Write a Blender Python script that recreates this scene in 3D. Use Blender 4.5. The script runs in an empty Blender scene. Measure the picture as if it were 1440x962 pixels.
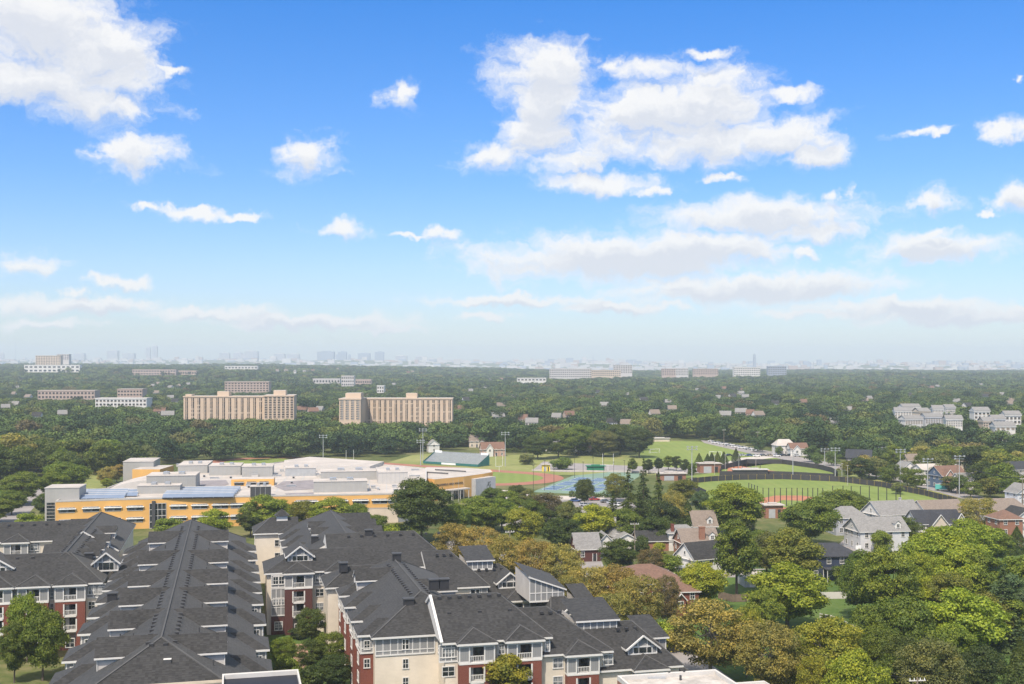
import bpy, math, random
from mathutils import Vector, Matrix, noise as mnoise
R = math.radians
random.seed(11)
sc = bpy.context.scene
COL = sc.collection

# ------------------------------------------------------------------ camera
EYE = 56.0                      # metres above the local ground
FOC = 1600.0                    # focal length in pixels of a 1440 px wide frame
HOR = 512.0                     # row of the eye level
cam_d = bpy.data.cameras.new("camera")
cam_d.sensor_width = 36.0
cam_d.lens = 36.0 * FOC / 1440.0
cam_d.shift_y = (HOR - 481.0) / 1440.0
cam_d.clip_start = 1.0
cam_d.clip_end = 60000.0
cam = bpy.data.objects.new("camera", cam_d)
COL.objects.link(cam)
cam.location = (0, 0, EYE)
cam.rotation_euler = (R(90), 0, 0)
sc.camera = cam

# ------------------------------------------------------------------ light
SUN_EL, SUN_AZ = R(55), R(-158)       # azimuth from +Y, clockwise positive (to the right)
SUN_STRENGTH, SKY_STRENGTH, EXPOSURE = 2.85, 0.15, 0.98
sun_d = bpy.data.lights.new("sun", "SUN")
sun_d.energy = SUN_STRENGTH
sun_d.angle = R(0.9)
sun_d.color = (1.0, 0.92, 0.80)
sun = bpy.data.objects.new("sun", sun_d)
COL.objects.link(sun)
sun_dir = Vector((math.sin(SUN_AZ) * math.cos(SUN_EL), math.cos(SUN_AZ) * math.cos(SUN_EL), math.sin(SUN_EL)))
sun.rotation_euler = sun_dir.to_track_quat('Z', 'Y').to_euler()
sun.location = sun_dir * 500

vs = sc.view_settings
sc.display_settings.display_device = 'sRGB'
vs.view_transform = 'Standard'
vs.look = 'None'
vs.exposure = EXPOSURE
vs.gamma = 1.0
vs.use_curve_mapping = False
sc.render.engine = 'CYCLES'
cy = sc.cycles
cy.use_denoising = True
cy.max_bounces = 4
cy.diffuse_bounces = 2
cy.glossy_bounces = 2
cy.transmission_bounces = 2
cy.volume_bounces = 2
cy.transparent_max_bounces = 6
cy.caustics_reflective = False
cy.caustics_refractive = False
cy.use_adaptive_sampling = True
cy.adaptive_threshold = 0.008
sc.render.use_persistent_data = False

# ------------------------------------------------------------------ node helpers
def nn(nt, t, **kw):
    n = nt.nodes.new(t)
    for k, v in kw.items():
        setattr(n, k, v)
    return n

def mth(nt, op, a, b=None, c=None, clamp=False):
    n = nn(nt, 'ShaderNodeMath', operation=op, use_clamp=clamp)
    for i, x in enumerate((a, b, c)):
        if x is None:
            continue
        if isinstance(x, (int, float)):
            n.inputs[i].default_value = x
        else:
            nt.links.new(x, n.inputs[i])
    return n.outputs[0]

def ramp(nt, fac, stops, interp='LINEAR'):
    n = nn(nt, 'ShaderNodeValToRGB')
    n.color_ramp.interpolation = interp
    el = n.color_ramp.elements
    while len(el) < len(stops):
        el.new(0.5)
    for e, (p, c) in zip(el, stops):
        e.position = p
        e.color = (c[0], c[1], c[2], 1)
    nt.links.new(fac, n.inputs[0])
    return n.outputs[0]

def mixc(nt, fac, a, b, blend='MIX'):
    n = nn(nt, 'ShaderNodeMix', data_type='RGBA', blend_type=blend)
    for s, x in ((n.inputs[0], fac), (n.inputs[6], a), (n.inputs[7], b)):
        if isinstance(x, (int, float)):
            s.default_value = x
        elif isinstance(x, tuple):
            s.default_value = (x[0], x[1], x[2], 1)
        else:
            nt.links.new(x, s)
    return n.outputs[2]

# ------------------------------------------------------------------ sky with clouds (by azimuth and elevation)
# each cloud lobe: azimuth / elevation given as offsets in a 1600 px gnomonic chart (right, up), radii, then weight
LOBES = [
    (60,40,150,60,0.12),(130,70,105,53,0.12),(165,108,75,32),(50,112,120,42),(120,140,95,32),(175,155,45,18),
    (195,216,66,26),(160,205,32,13),(238,102,32,8),(30,10,150,50),
    (770,98,72,44,0.1),(768,140,72,52),(748,183,64,34),(695,218,58,21),(905,97,62,20),(865,86,20,20),
    (905,160,95,48,0.05),(990,150,95,54,0.15),(985,200,105,34,0.1),(1085,190,95,32),(1145,217,46,20),(870,198,95,36),
    (852,258,88,17),(915,266,34,9),(1000,74,36,9),(1105,132,46,12),(815,225,50,18),
    (566,132,31,24),(430,222,48,32),(275,297,80,9),(335,301,26,8),(200,290,24,7),(480,321,36,13),
    (616,327,30,13),(575,330,30,6),(40,373,52,16),(165,395,36,9),(102,411,24,9),(120,429,120,11,0.2),
    (300,440,110,10,0.2),(430,452,130,10,0.2),(60,456,90,7),(530,462,70,6),
    (1080,305,140,23,0.2),(1150,325,82,18),(1180,274,25,10),(1310,282,40,17),(1388,297,14,6),(1428,276,34,19),
    (1300,348,95,23,0.2),(1320,328,56,10),(870,364,165,30,0.4),(985,350,125,22,0.3),(1065,352,70,17),(1050,404,165,18,0.35),
    (955,396,90,10),(1132,357,30,9),(725,422,110,8,0.3),(870,432,75,7,0.3),(680,446,42,7),(1265,432,130,11,0.3),
    (1355,443,140,11,0.3),(1160,441,100,7),(1420,182,38,13),(1300,186,50,6),(1436,110,14,7),(1012,250,22,7),
]

def build_world():
    w = bpy.data.worlds.new("World")
    sc.world = w
    w.use_nodes = True
    nt = w.node_tree
    nt.nodes.clear()
    L = nt.links
    out = nn(nt, 'ShaderNodeOutputWorld')
    bg = nn(nt, 'ShaderNodeBackground')
    bg.inputs[1].default_value = SKY_STRENGTH
    L.new(bg.outputs[0], out.inputs[0])
    sky = nn(nt, 'ShaderNodeTexSky', sky_type='NISHITA')
    sky.sun_disc = False
    sky.sun_elevation = SUN_EL
    sky.sun_rotation = SUN_AZ
    sky.altitude = 100
    sky.air_density = 1.0
    sky.dust_density = 0.6
    sky.ozone_density = 2.5
    # field of cloud lobes as a node group
    g = bpy.data.node_groups.new("cloud_field", 'ShaderNodeTree')
    g.interface.new_socket("P", in_out='INPUT', socket_type='NodeSocketVector')
    g.interface.new_socket("F", in_out='OUTPUT', socket_type='NodeSocketFloat')
    gi, go = nn(g, 'NodeGroupInput'), nn(g, 'NodeGroupOutput')
    cur = None
    for (px, py, rx, ry, *gain) in LOBES:
        az = math.atan((px - 720) / FOC)
        el = math.atan((HOR - py) / FOC * math.cos(az))
        ra, re = rx / FOC * math.cos(az) ** 2, ry / FOC * math.cos(el) ** 2
        a = nn(g, 'ShaderNodeVectorMath', operation='MULTIPLY_ADD')
        g.links.new(gi.outputs[0], a.inputs[0])
        a.inputs[1].default_value = (1 / ra, 1 / re, 0)
        a.inputs[2].default_value = (-az / ra, -el / re, 0)
        ln = nn(g, 'ShaderNodeVectorMath', operation='LENGTH')
        g.links.new(a.outputs[0], ln.inputs[0])
        v_ = mth(g, 'SUBTRACT', ln.outputs['Value'], gain[0]) if gain else ln.outputs['Value']
        cur = v_ if cur is None else mth(g, 'MINIMUM', cur, v_)
    g.links.new(mth(g, 'SUBTRACT', 1.0, cur), go.inputs[0])

    tc = nn(nt, 'ShaderNodeTexCoord')
    sep = nn(nt, 'ShaderNodeSeparateXYZ')
    L.new(tc.outputs['Generated'], sep.inputs[0])
    az = mth(nt, 'ARCTAN2', sep.outputs[0], sep.outputs[1])
    el = mth(nt, 'ARCSINE', sep.outputs[2])
    comb = nn(nt, 'ShaderNodeCombineXYZ')
    L.new(az, comb.inputs[0]); L.new(el, comb.inputs[1])
    P_raw = comb.outputs[0]
    wn = nn(nt, 'ShaderNodeTexNoise', noise_dimensions='2D')
    L.new(P_raw, wn.inputs['Vector'])
    wn.inputs['Scale'].default_value = 34
    wn.inputs['Detail'].default_value = 4
    wn.inputs['Roughness'].default_value = 0.6
    wv = nn(nt, 'ShaderNodeVectorMath', operation='MULTIPLY_ADD')
    L.new(wn.outputs['Color'], wv.inputs[0])
    wv.inputs[1].default_value = (0.050, 0.024, 0); wv.inputs[2].default_value = (-0.025, -0.012, 0)
    wsum = nn(nt, 'ShaderNodeVectorMath', operation='ADD')
    L.new(P_raw, wsum.inputs[0]); L.new(wv.outputs[0], wsum.inputs[1])
    P0 = wsum.outputs[0]

    def density(P):
        fld = nn(nt, 'ShaderNodeGroup', node_tree=g)
        L.new(P, fld.inputs[0])
        st = nn(nt, 'ShaderNodeVectorMath', operation='MULTIPLY')
        L.new(P, st.inputs[0]); st.inputs[1].default_value = (1.0, 2.0, 1)
        n1 = nn(nt, 'ShaderNodeTexNoise', noise_dimensions='2D')
        L.new(st.outputs[0], n1.inputs['Vector'])
        n1.inputs['Scale'].default_value = 17
        n1.inputs['Detail'].default_value = 4
        n1.inputs['Roughness'].default_value = 0.58
        n1.inputs['Distortion'].default_value = 0.25
        n2 = nn(nt, 'ShaderNodeTexNoise', noise_dimensions='2D')
        L.new(st.outputs[0], n2.inputs['Vector'])
        n2.inputs['Scale'].default_value = 60
        n2.inputs['Detail'].default_value = 5
        n2.inputs['Roughness'].default_value = 0.66
        wob = mth(nt, 'ADD', mth(nt, 'MULTIPLY', mth(nt, 'SUBTRACT', n1.outputs[0], 0.5), 1.9), mth(nt, 'MULTIPLY', mth(nt, 'SUBTRACT', n2.outputs[0], 0.5), 0.95))
        f_ = fld.outputs[0]
        F = mth(nt, 'ADD', mth(nt, 'ADD', f_, mth(nt, 'MULTIPLY', mth(nt, 'MAXIMUM', f_, 0.0), 0.35)), wob)
        return F
    F0 = density(P0)
    up = nn(nt, 'ShaderNodeVectorMath', operation='ADD')
    oc = nn(nt, 'ShaderNodeCombineXYZ'); oc.inputs[0].default_value = -0.003
    L.new(mth(nt, 'ADD', mth(nt, 'MULTIPLY', el, 0.05), 0.003), oc.inputs[1])
    L.new(P0, up.inputs[0]); L.new(oc.outputs[0], up.inputs[1])
    F1 = density(up.outputs[0])
    d0 = nn(nt, 'ShaderNodeMapRange', interpolation_type='SMOOTHSTEP')
    L.new(F0, d0.inputs[0]); d0.inputs[1].default_value = -0.35; d0.inputs[2].default_value = 0.95
    d1 = nn(nt, 'ShaderNodeMapRange', interpolation_type='SMOOTHSTEP')
    L.new(F1, d1.inputs[0]); d1.inputs[1].default_value = 0.1; d1.inputs[2].default_value = 1.35
    # light reaching a point of the cloud falls with the cloud that lies above it
    ccol = mixc(nt, d1.outputs[0], (3.42, 3.38, 3.32), (2.62, 2.70, 2.90))
    # the air higher in view is a deeper blue than towards the horizon
    # deeper blue with height inside the clear band; above the frame an added whitening gives neutral fill light
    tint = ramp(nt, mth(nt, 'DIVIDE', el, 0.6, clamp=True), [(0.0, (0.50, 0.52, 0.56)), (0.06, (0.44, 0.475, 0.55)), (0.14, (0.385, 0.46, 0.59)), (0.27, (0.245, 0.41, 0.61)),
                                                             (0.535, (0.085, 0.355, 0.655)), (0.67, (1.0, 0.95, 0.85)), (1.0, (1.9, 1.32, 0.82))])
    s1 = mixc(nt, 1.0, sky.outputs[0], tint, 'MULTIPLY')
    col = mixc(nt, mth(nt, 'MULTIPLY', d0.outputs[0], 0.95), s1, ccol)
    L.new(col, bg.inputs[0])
    w.cycles.sampling_method = 'MANUAL'
    w.cycles.sample_map_resolution = 512
build_world()

# ------------------------------------------------------------------ materials
MATS = {}
def new_mat(name):
    m = bpy.data.materials.new(name)
    m.use_nodes = True
    nt = m.node_tree
    b = nt.nodes['Principled BSDF']
    b.inputs['Specular IOR Level'].default_value = 0.3
    MATS[name] = m
    return m, nt, b

def coords(nt, kind='Object', scale=(1, 1, 1)):
    tc = nn(nt, 'ShaderNodeTexCoord')
    mp = nn(nt, 'ShaderNodeMapping')
    nt.links.new(tc.outputs[kind], mp.inputs[0])
    mp.inputs['Scale'].default_value = scale
    return mp.outputs[0]

def noise(nt, vec, scale, detail=3, rough=0.5):
    n = nn(nt, 'ShaderNodeTexNoise')
    nt.links.new(vec, n.inputs['Vector'])
    n.inputs['Scale'].default_value = scale
    n.inputs['Detail'].default_value = detail
    n.inputs['Roughness'].default_value = rough
    return n.outputs[0]

def plain(name, col, rough=0.7, var=0.18, nscale=0.6, metal=0.0, spec=0.3, dirt=0.0):
    m, nt, b = new_mat(name)
    v = coords(nt)
    n1 = noise(nt, v, nscale, 4, 0.6)
    lo = tuple(c * (1 - var) for c in col)
    hi = tuple(min(1, c * (1 + var)) for c in col)
    c = ramp(nt, n1, [(0.3, lo), (0.7, hi)])
    if dirt:
        n2 = noise(nt, coords(nt, 'Object', (1, 1, 0.25)), 1.7, 5, 0.65)
        msk = nn(nt, 'ShaderNodeMapRange')
        nt.links.new(n2, msk.inputs[0]); msk.inputs[1].default_value = 0.5; msk.inputs[2].default_value = 0.75
        msk.inputs[4].default_value = dirt
        c = mixc(nt, msk.outputs[0], c, tuple(x * 0.45 for x in col))
    nt.links.new(c, b.inputs['Base Color'])
    b.inputs['Roughness'].default_value = rough
    b.inputs['Metallic'].default_value = metal
    b.inputs['Specular IOR Level'].default_value = spec
    return m

def shingle(name, col, streak=0.5):
    m, nt, b = new_mat(name)
    v = coords(nt)
    tc = nn(nt, 'ShaderNodeTexCoord')
    sp = nn(nt, 'ShaderNodeSeparateXYZ')
    nt.links.new(tc.outputs['Object'], sp.inputs[0])
    # courses follow the height on the slope; tabs break along the run
    course = mth(nt, 'FRACT', mth(nt, 'MULTIPLY', sp.outputs[2], 5.2))
    row = mth(nt, 'FLOOR', mth(nt, 'MULTIPLY', sp.outputs[2], 5.2))
    cb = nn(nt, 'ShaderNodeCombineXYZ')
    nt.links.new(mth(nt, 'FLOOR', mth(nt, 'MULTIPLY', sp.outputs[0], 2.4)), cb.inputs[0])
    nt.links.new(mth(nt, 'FLOOR', mth(nt, 'MULTIPLY', sp.outputs[1], 2.4)), cb.inputs[1])
    nt.links.new(row, cb.inputs[2])
    wn = nn(nt, 'ShaderNodeTexWhiteNoise')
    nt.links.new(cb.outputs[0], wn.inputs[0])
    big = noise(nt, v, 0.12, 4, 0.6)
    fine = noise(nt, v, 3.5, 3, 0.7)
    f = mth(nt, 'ADD', mth(nt, 'MULTIPLY', wn.outputs[0], 0.45), mth(nt, 'ADD', mth(nt, 'MULTIPLY', big, 0.55), mth(nt, 'MULTIPLY', fine, 0.4)))
    f = mth(nt, 'SUBTRACT', f, mth(nt, 'MULTIPLY', mth(nt, 'GREATER_THAN', course, 0.82), 0.16))
    c = ramp(nt, f, [(0.25, tuple(x * (1 - streak) for x in col)), (1.0, tuple(x * (1 + streak) for x in col))])
    nt.links.new(c, b.inputs['Base Color'])
    b.inputs['Roughness'].default_value = 0.85
    b.inputs['Sheen Weight'].default_value = 0.10
    b.inputs['Specular IOR Level'].default_value = 0.12
    b.inputs['Sheen Roughness'].default_value = 0.5
    return m

def brick(name, c1, c2, mortar, scale=4.0):
    m, nt, b = new_mat(name)
    tc = nn(nt, 'ShaderNodeTexCoord')
    sp = nn(nt, 'ShaderNodeSeparateXYZ')
    nt.links.new(tc.outputs['Object'], sp.inputs[0])
    cb = nn(nt, 'ShaderNodeCombineXYZ')
    nt.links.new(mth(nt, 'ADD', sp.outputs[0], sp.outputs[1]), cb.inputs[0])
    nt.links.new(sp.outputs[2], cb.inputs[1])
    bt = nn(nt, 'ShaderNodeTexBrick')
    nt.links.new(cb.outputs[0], bt.inputs['Vector'])
    bt.inputs['Color1'].default_value = (*c1, 1)
    bt.inputs['Color2'].default_value = (*c2, 1)
    bt.inputs['Mortar'].default_value = (*mortar, 1)
    bt.inputs['Scale'].default_value = scale
    bt.inputs['Mortar Size'].default_value = 0.012
    n1 = noise(nt, tc.outputs['Object'], 0.5, 4, 0.6)
    c = mixc(nt, mth(nt, 'MULTIPLY', n1, 0.5), bt.outputs[0], tuple(x * 0.6 for x in c1))
    nt.links.new(c, b.inputs['Base Color'])
    b.inputs['Roughness'].default_value = 0.85
    return m

def siding(name, col, step=0.22, vertical=False, var=0.1):
    m, nt, b = new_mat(name)
    tc = nn(nt, 'ShaderNodeTexCoord')
    sp = nn(nt, 'ShaderNodeSeparateXYZ')
    nt.links.new(tc.outputs['Object'], sp.inputs[0])
    ax = mth(nt, 'ADD', sp.outputs[0], sp.outputs[1]) if vertical else sp.outputs[2]
    fr = mth(nt, 'FRACT', mth(nt, 'DIVIDE', ax, step))
    gap = mth(nt, 'GREATER_THAN', fr, 0.88)
    n1 = noise(nt, tc.outputs['Object'], 0.35, 4, 0.6)
    c = ramp(nt, n1, [(0.3, tuple(x * (1 - var) for x in col)), (0.7, tuple(min(1, x * (1 + var)) for x in col))])
    c = mixc(nt, mth(nt, 'MULTIPLY', gap, 0.3), c, tuple(x * 0.45 for x in col))
    nt.links.new(c, b.inputs['Base Color'])
    b.inputs['Roughness'].default_value = 0.6
    return m

def leaf(name):
    # colour of the kind comes from the object's own colour; each leaf spray varies around it
    m, nt, b = new_mat(name)
    oi = nn(nt, 'ShaderNodeObjectInfo')
    ge = nn(nt, 'ShaderNodeNewGeometry')
    r = ge.outputs['Random Per Island']
    var = ramp(nt, r, [(0.0, (0.62, 0.66, 0.6)), (0.5, (0.97, 0.95, 0.9)), (1.0, (1.45, 1.32, 1.0))])
    c = mixc(nt, 1.0, oi.outputs['Color'], var, 'MULTIPLY')
    tc = nn(nt, 'ShaderNodeTexCoord')
    n1 = noise(nt, tc.outputs['Object'], 0.35, 2, 0.5)
    pat = ramp(nt, n1, [(0.35, (0.8, 0.86, 0.9)), (0.68, (1.22, 1.12, 0.85))])
    c = mixc(nt, 1.0, c, pat, 'MULTIPLY')
    nt.links.new(c, b.inputs['Base Color'])
    b.inputs['Roughness'].default_value = 0.55
    b.inputs['Specular IOR Level'].default_value = 0.25
    tr = nn(nt, 'ShaderNodeBsdfTranslucent')
    nt.links.new(mixc(nt, 1.0, c, (1.3, 1.5, 0.5), 'MULTIPLY'), tr.inputs[0])
    mx = nn(nt, 'ShaderNodeMixShader')
    mx.inputs[0].default_value = 0.30
    nt.links.new(b.outputs[0], mx.inputs[1]); nt.links.new(tr.outputs[0], mx.inputs[2])
    nt.links.new(mx.outputs[0], nt.nodes['Material Output'].inputs[0])
    return m

def far_leaf(name):
    m, nt, b = new_mat(name)
    oi = nn(nt, 'ShaderNodeObjectInfo')
    ge = nn(nt, 'ShaderNodeNewGeometry')
    c = ramp(nt, oi.outputs['Random'], [(0.0, (0.024, 0.044, 0.021)), (0.35, (0.050, 0.085, 0.029)), (0.7, (0.090, 0.138, 0.040)),
                                       (0.93, (0.115, 0.145, 0.04)), (1.0, (0.12, 0.098, 0.048))])
    n0 = noise(nt, oi.outputs['Location'], 0.0065, 3, 0.6)
    c = mixc(nt, 1.0, c, ramp(nt, n0, [(0.32, (0.66, 0.74, 0.86)), (0.5, (1.0, 1.0, 1.0)), (0.68, (1.42, 1.28, 1.0))]), 'MULTIPLY')
    var = ramp(nt, ge.outputs['Random Per Island'], [(0.0, (0.74, 0.78, 0.8)), (1.0, (1.28, 1.22, 1.1))])
    c = mixc(nt, 1.0, c, var, 'MULTIPLY')
    nt.links.new(c, b.inputs['Base Color'])
    b.inputs['Roughness'].default_value = 0.7
    b.inputs['Specular IOR Level'].default_value = 0.15
    return m

def glass(name, col=(0.02, 0.025, 0.03), rough=0.08):
    m, nt, b = new_mat(name)
    v = coords(nt)
    n1 = noise(nt, v, 0.9, 2)
    c = ramp(nt, n1, [(0.4, tuple(x * 0.5 for x in col)), (0.65, tuple(x * 2.2 for x in col))])
    nt.links.new(c, b.inputs['Base Color'])
    b.inputs['Roughness'].default_value = rough
    b.inputs['Specular IOR Level'].default_value = 0.6
    return m

def grass(name, c1, c2, c3, scale=0.05, stripes=0.0):
    m, nt, b = new_mat(name)
    tc = nn(nt, 'ShaderNodeTexCoord')
    n1 = noise(nt, tc.outputs['Object'], scale, 6, 0.62)
    n2 = noise(nt, tc.outputs['Object'], scale * 14, 4, 0.6)
    f = mth(nt, 'ADD', mth(nt, 'MULTIPLY', n1, 0.65), mth(nt, 'MULTIPLY', n2, 0.35))
    c = ramp(nt, f, [(0.34, c1), (0.5, c2), (0.66, c3)])
    wear = nn(nt, 'ShaderNodeMapRange')
    nt.links.new(noise(nt, tc.outputs['Object'], scale * 2.6, 6, 0.7), wear.inputs[0]); wear.inputs[1].default_value = 0.56; wear.inputs[2].default_value = 0.74; wear.inputs[4].default_value = 0.5
    c = mixc(nt, wear.outputs[0], c, (c3[0] * 1.25, c3[1] * 0.95, c3[2] * 1.1))
    if stripes:
        w = nn(nt, 'ShaderNodeTexWave')
        nt.links.new(tc.outputs['Object'], w.inputs[0]); w.inputs['Scale'].default_value = stripes
        w.inputs['Distortion'].default_value = 0.4
        c = mixc(nt, mth(nt, 'MULTIPLY', w.outputs[1], 0.14), c, tuple(x * 1.3 for x in c3))
    nt.links.new(c, b.inputs['Base Color'])
    b.inputs['Roughness'].default_value = 0.9
    b.inputs['Specular IOR Level'].default_value = 0.1
    return m

shingle('shingle_dark', (0.035, 0.0343, 0.0343))
shingle('shingle_gray', (0.20, 0.195, 0.19), 0.25)
shingle('shingle_tan', (0.19, 0.155, 0.13), 0.22)
shingle('shingle_brown', (0.16, 0.095, 0.07), 0.25)
shingle('shingle_black', (0.04, 0.042, 0.05), 0.3)
plain('ridge_cap', (0.085, 0.084, 0.084), 0.85)
plain('white_trim', (0.60, 0.585, 0.56), 0.5, 0.05)
plain('roof_white', (0.44, 0.40, 0.365), 0.7, 0.16, 0.12, dirt=0.4)
plain('roof_gravel', (0.42, 0.39, 0.36), 0.9, 0.35, 0.35, dirt=0.5)
plain('roof_dark_gravel', (0.23, 0.21, 0.22), 0.9, 0.2, 0.3)
plain('membrane_black', (0.018, 0.019, 0.028), 0.6, 0.2, 0.3)
brick('brick_red', (0.20, 0.055, 0.035), (0.155, 0.042, 0.03), (0.25, 0.17, 0.14))
brick('brick_dark', (0.10, 0.032, 0.028), (0.075, 0.026, 0.022), (0.14, 0.09, 0.08))
brick('brick_orange', (0.31, 0.14, 0.085), (0.25, 0.11, 0.07), (0.34, 0.26, 0.21))
brick('brick_pink', (0.47, 0.30, 0.23), (0.41, 0.25, 0.19), (0.5, 0.42, 0.36), 1.0)
plain('balcony_brown', (0.22, 0.15, 0.10), 0.8)
plain('school_tan', (0.64, 0.365, 0.115), 0.8, 0.08, 0.15)
plain('tower_tan', (0.53, 0.41, 0.305), 0.8, 0.08, 0.05)
plain('tower_pale', (0.53, 0.43, 0.33), 0.8, 0.08, 0.05)
siding('siding_cream', (0.62, 0.55, 0.455))
siding('siding_white', (0.62, 0.60, 0.565))
siding('siding_gray', (0.33, 0.34, 0.37))
siding('siding_pale_gray', (0.53, 0.53, 0.54))
siding('siding_navy', (0.035, 0.045, 0.075))
siding('siding_blue', (0.09, 0.13, 0.20))
siding('siding_beige', (0.55, 0.47, 0.38))
siding('siding_charcoal', (0.05, 0.048, 0.05))
siding('panel_gray', (0.23, 0.23, 0.23), 0.4, True)
siding('metal_panel', (0.34, 0.335, 0.32), 0.45, True, 0.06)
plain('metal_white', (0.46, 0.44, 0.415), 0.55, 0.06)
plain('metal_gray', (0.36, 0.37, 0.38), 0.5, 0.1)
plain('steel', (0.45, 0.46, 0.47), 0.4, 0.1, metal=0.6)
plain('dark_metal', (0.03, 0.03, 0.033), 0.6, 0.2)
plain('vent_metal', (0.06, 0.06, 0.063), 0.6, 0.2)
glass('window_glass')
glass('window_pale', (0.16, 0.17, 0.18), 0.2)
plain('solar_blue', (0.17, 0.215, 0.30), 0.35, 0.08)
siding('siding_light', (0.50, 0.47, 0.44))
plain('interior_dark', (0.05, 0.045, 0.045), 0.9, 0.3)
plain('bark', (0.11, 0.085, 0.065), 0.95, 0.35, 2.0)
plain('bark_pale', (0.27, 0.23, 0.18), 0.95, 0.3, 2.0)
leaf('leaf'); far_leaf('far_leaf')
plain('asphalt', (0.075, 0.075, 0.08), 0.9, 0.25, 0.25)
plain('asphalt_pale', (0.26, 0.24, 0.235), 0.9, 0.15, 0.2)
plain('concrete', (0.46, 0.42, 0.38), 0.85, 0.12, 0.25, dirt=0.3)
plain('brick_paving', (0.40, 0.25, 0.19), 0.9, 0.15, 0.8)
plain('soil', (0.17, 0.12, 0.08), 0.95, 0.3, 0.3)
plain('clay', (0.36, 0.15, 0.085), 0.95, 0.1, 0.2)
plain('track_red', (0.30, 0.13, 0.09), 0.9, 0.1, 0.1)
plain('court_blue', (0.085, 0.145, 0.235), 0.8, 0.10, 0.1)
plain('court_green', (0.16, 0.235, 0.175), 0.85, 0.12, 0.1)
plain('line_white', (0.75, 0.75, 0.73), 0.7, 0.05)
plain('fence_black', (0.045, 0.042, 0.045), 0.8, 0.2, 0.3)
plain('fence_wood', (0.16, 0.12, 0.09), 0.9, 0.25, 0.8)
plain('stone_pale', (0.52, 0.50, 0.47), 0.8, 0.12, 0.3)
plain('wood_pole', (0.20, 0.165, 0.13), 0.9, 0.2)
plain('bleacher_metal', (0.36, 0.42, 0.47), 0.45, 0.12, 0.5)
plain('bleacher_green', (0.03, 0.14, 0.13), 0.6)
plain('tarp_green', (0.025, 0.17, 0.09), 0.6)
plain('mailbox_teal', (0.10, 0.40, 0.36), 0.5)
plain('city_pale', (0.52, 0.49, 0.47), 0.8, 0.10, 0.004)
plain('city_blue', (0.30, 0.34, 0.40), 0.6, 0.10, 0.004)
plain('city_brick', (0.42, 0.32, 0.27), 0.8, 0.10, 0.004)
plain('yellow_paint', (0.75, 0.55, 0.06), 0.6)
for cn, cc in dict(white=(0.75, 0.75, 0.75), silver=(0.42, 0.43, 0.45), black=(0.015, 0.015, 0.017), red=(0.33, 0.025, 0.02),
                   blue=(0.04, 0.09, 0.24), grey=(0.13, 0.135, 0.145), tan=(0.35, 0.30, 0.22)).items():
    plain('car_' + cn, cc, 0.25, 0.04, spec=0.6)
plain('tyre', (0.02, 0.02, 0.02), 0.9)
grass('ground_mix', (0.040, 0.060, 0.018), (0.085, 0.105, 0.032), (0.19, 0.17, 0.085), 0.03)
grass('field_grass', (0.125, 0.175, 0.045), (0.16, 0.21, 0.055), (0.20, 0.24, 0.07), 0.02, 0.06)
grass('meadow_grass', (0.14, 0.17, 0.055), (0.20, 0.22, 0.075), (0.27, 0.26, 0.11), 0.02)
grass('lawn_grass', (0.045, 0.085, 0.02), (0.075, 0.125, 0.03), (0.11, 0.15, 0.045), 0.05)

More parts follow.
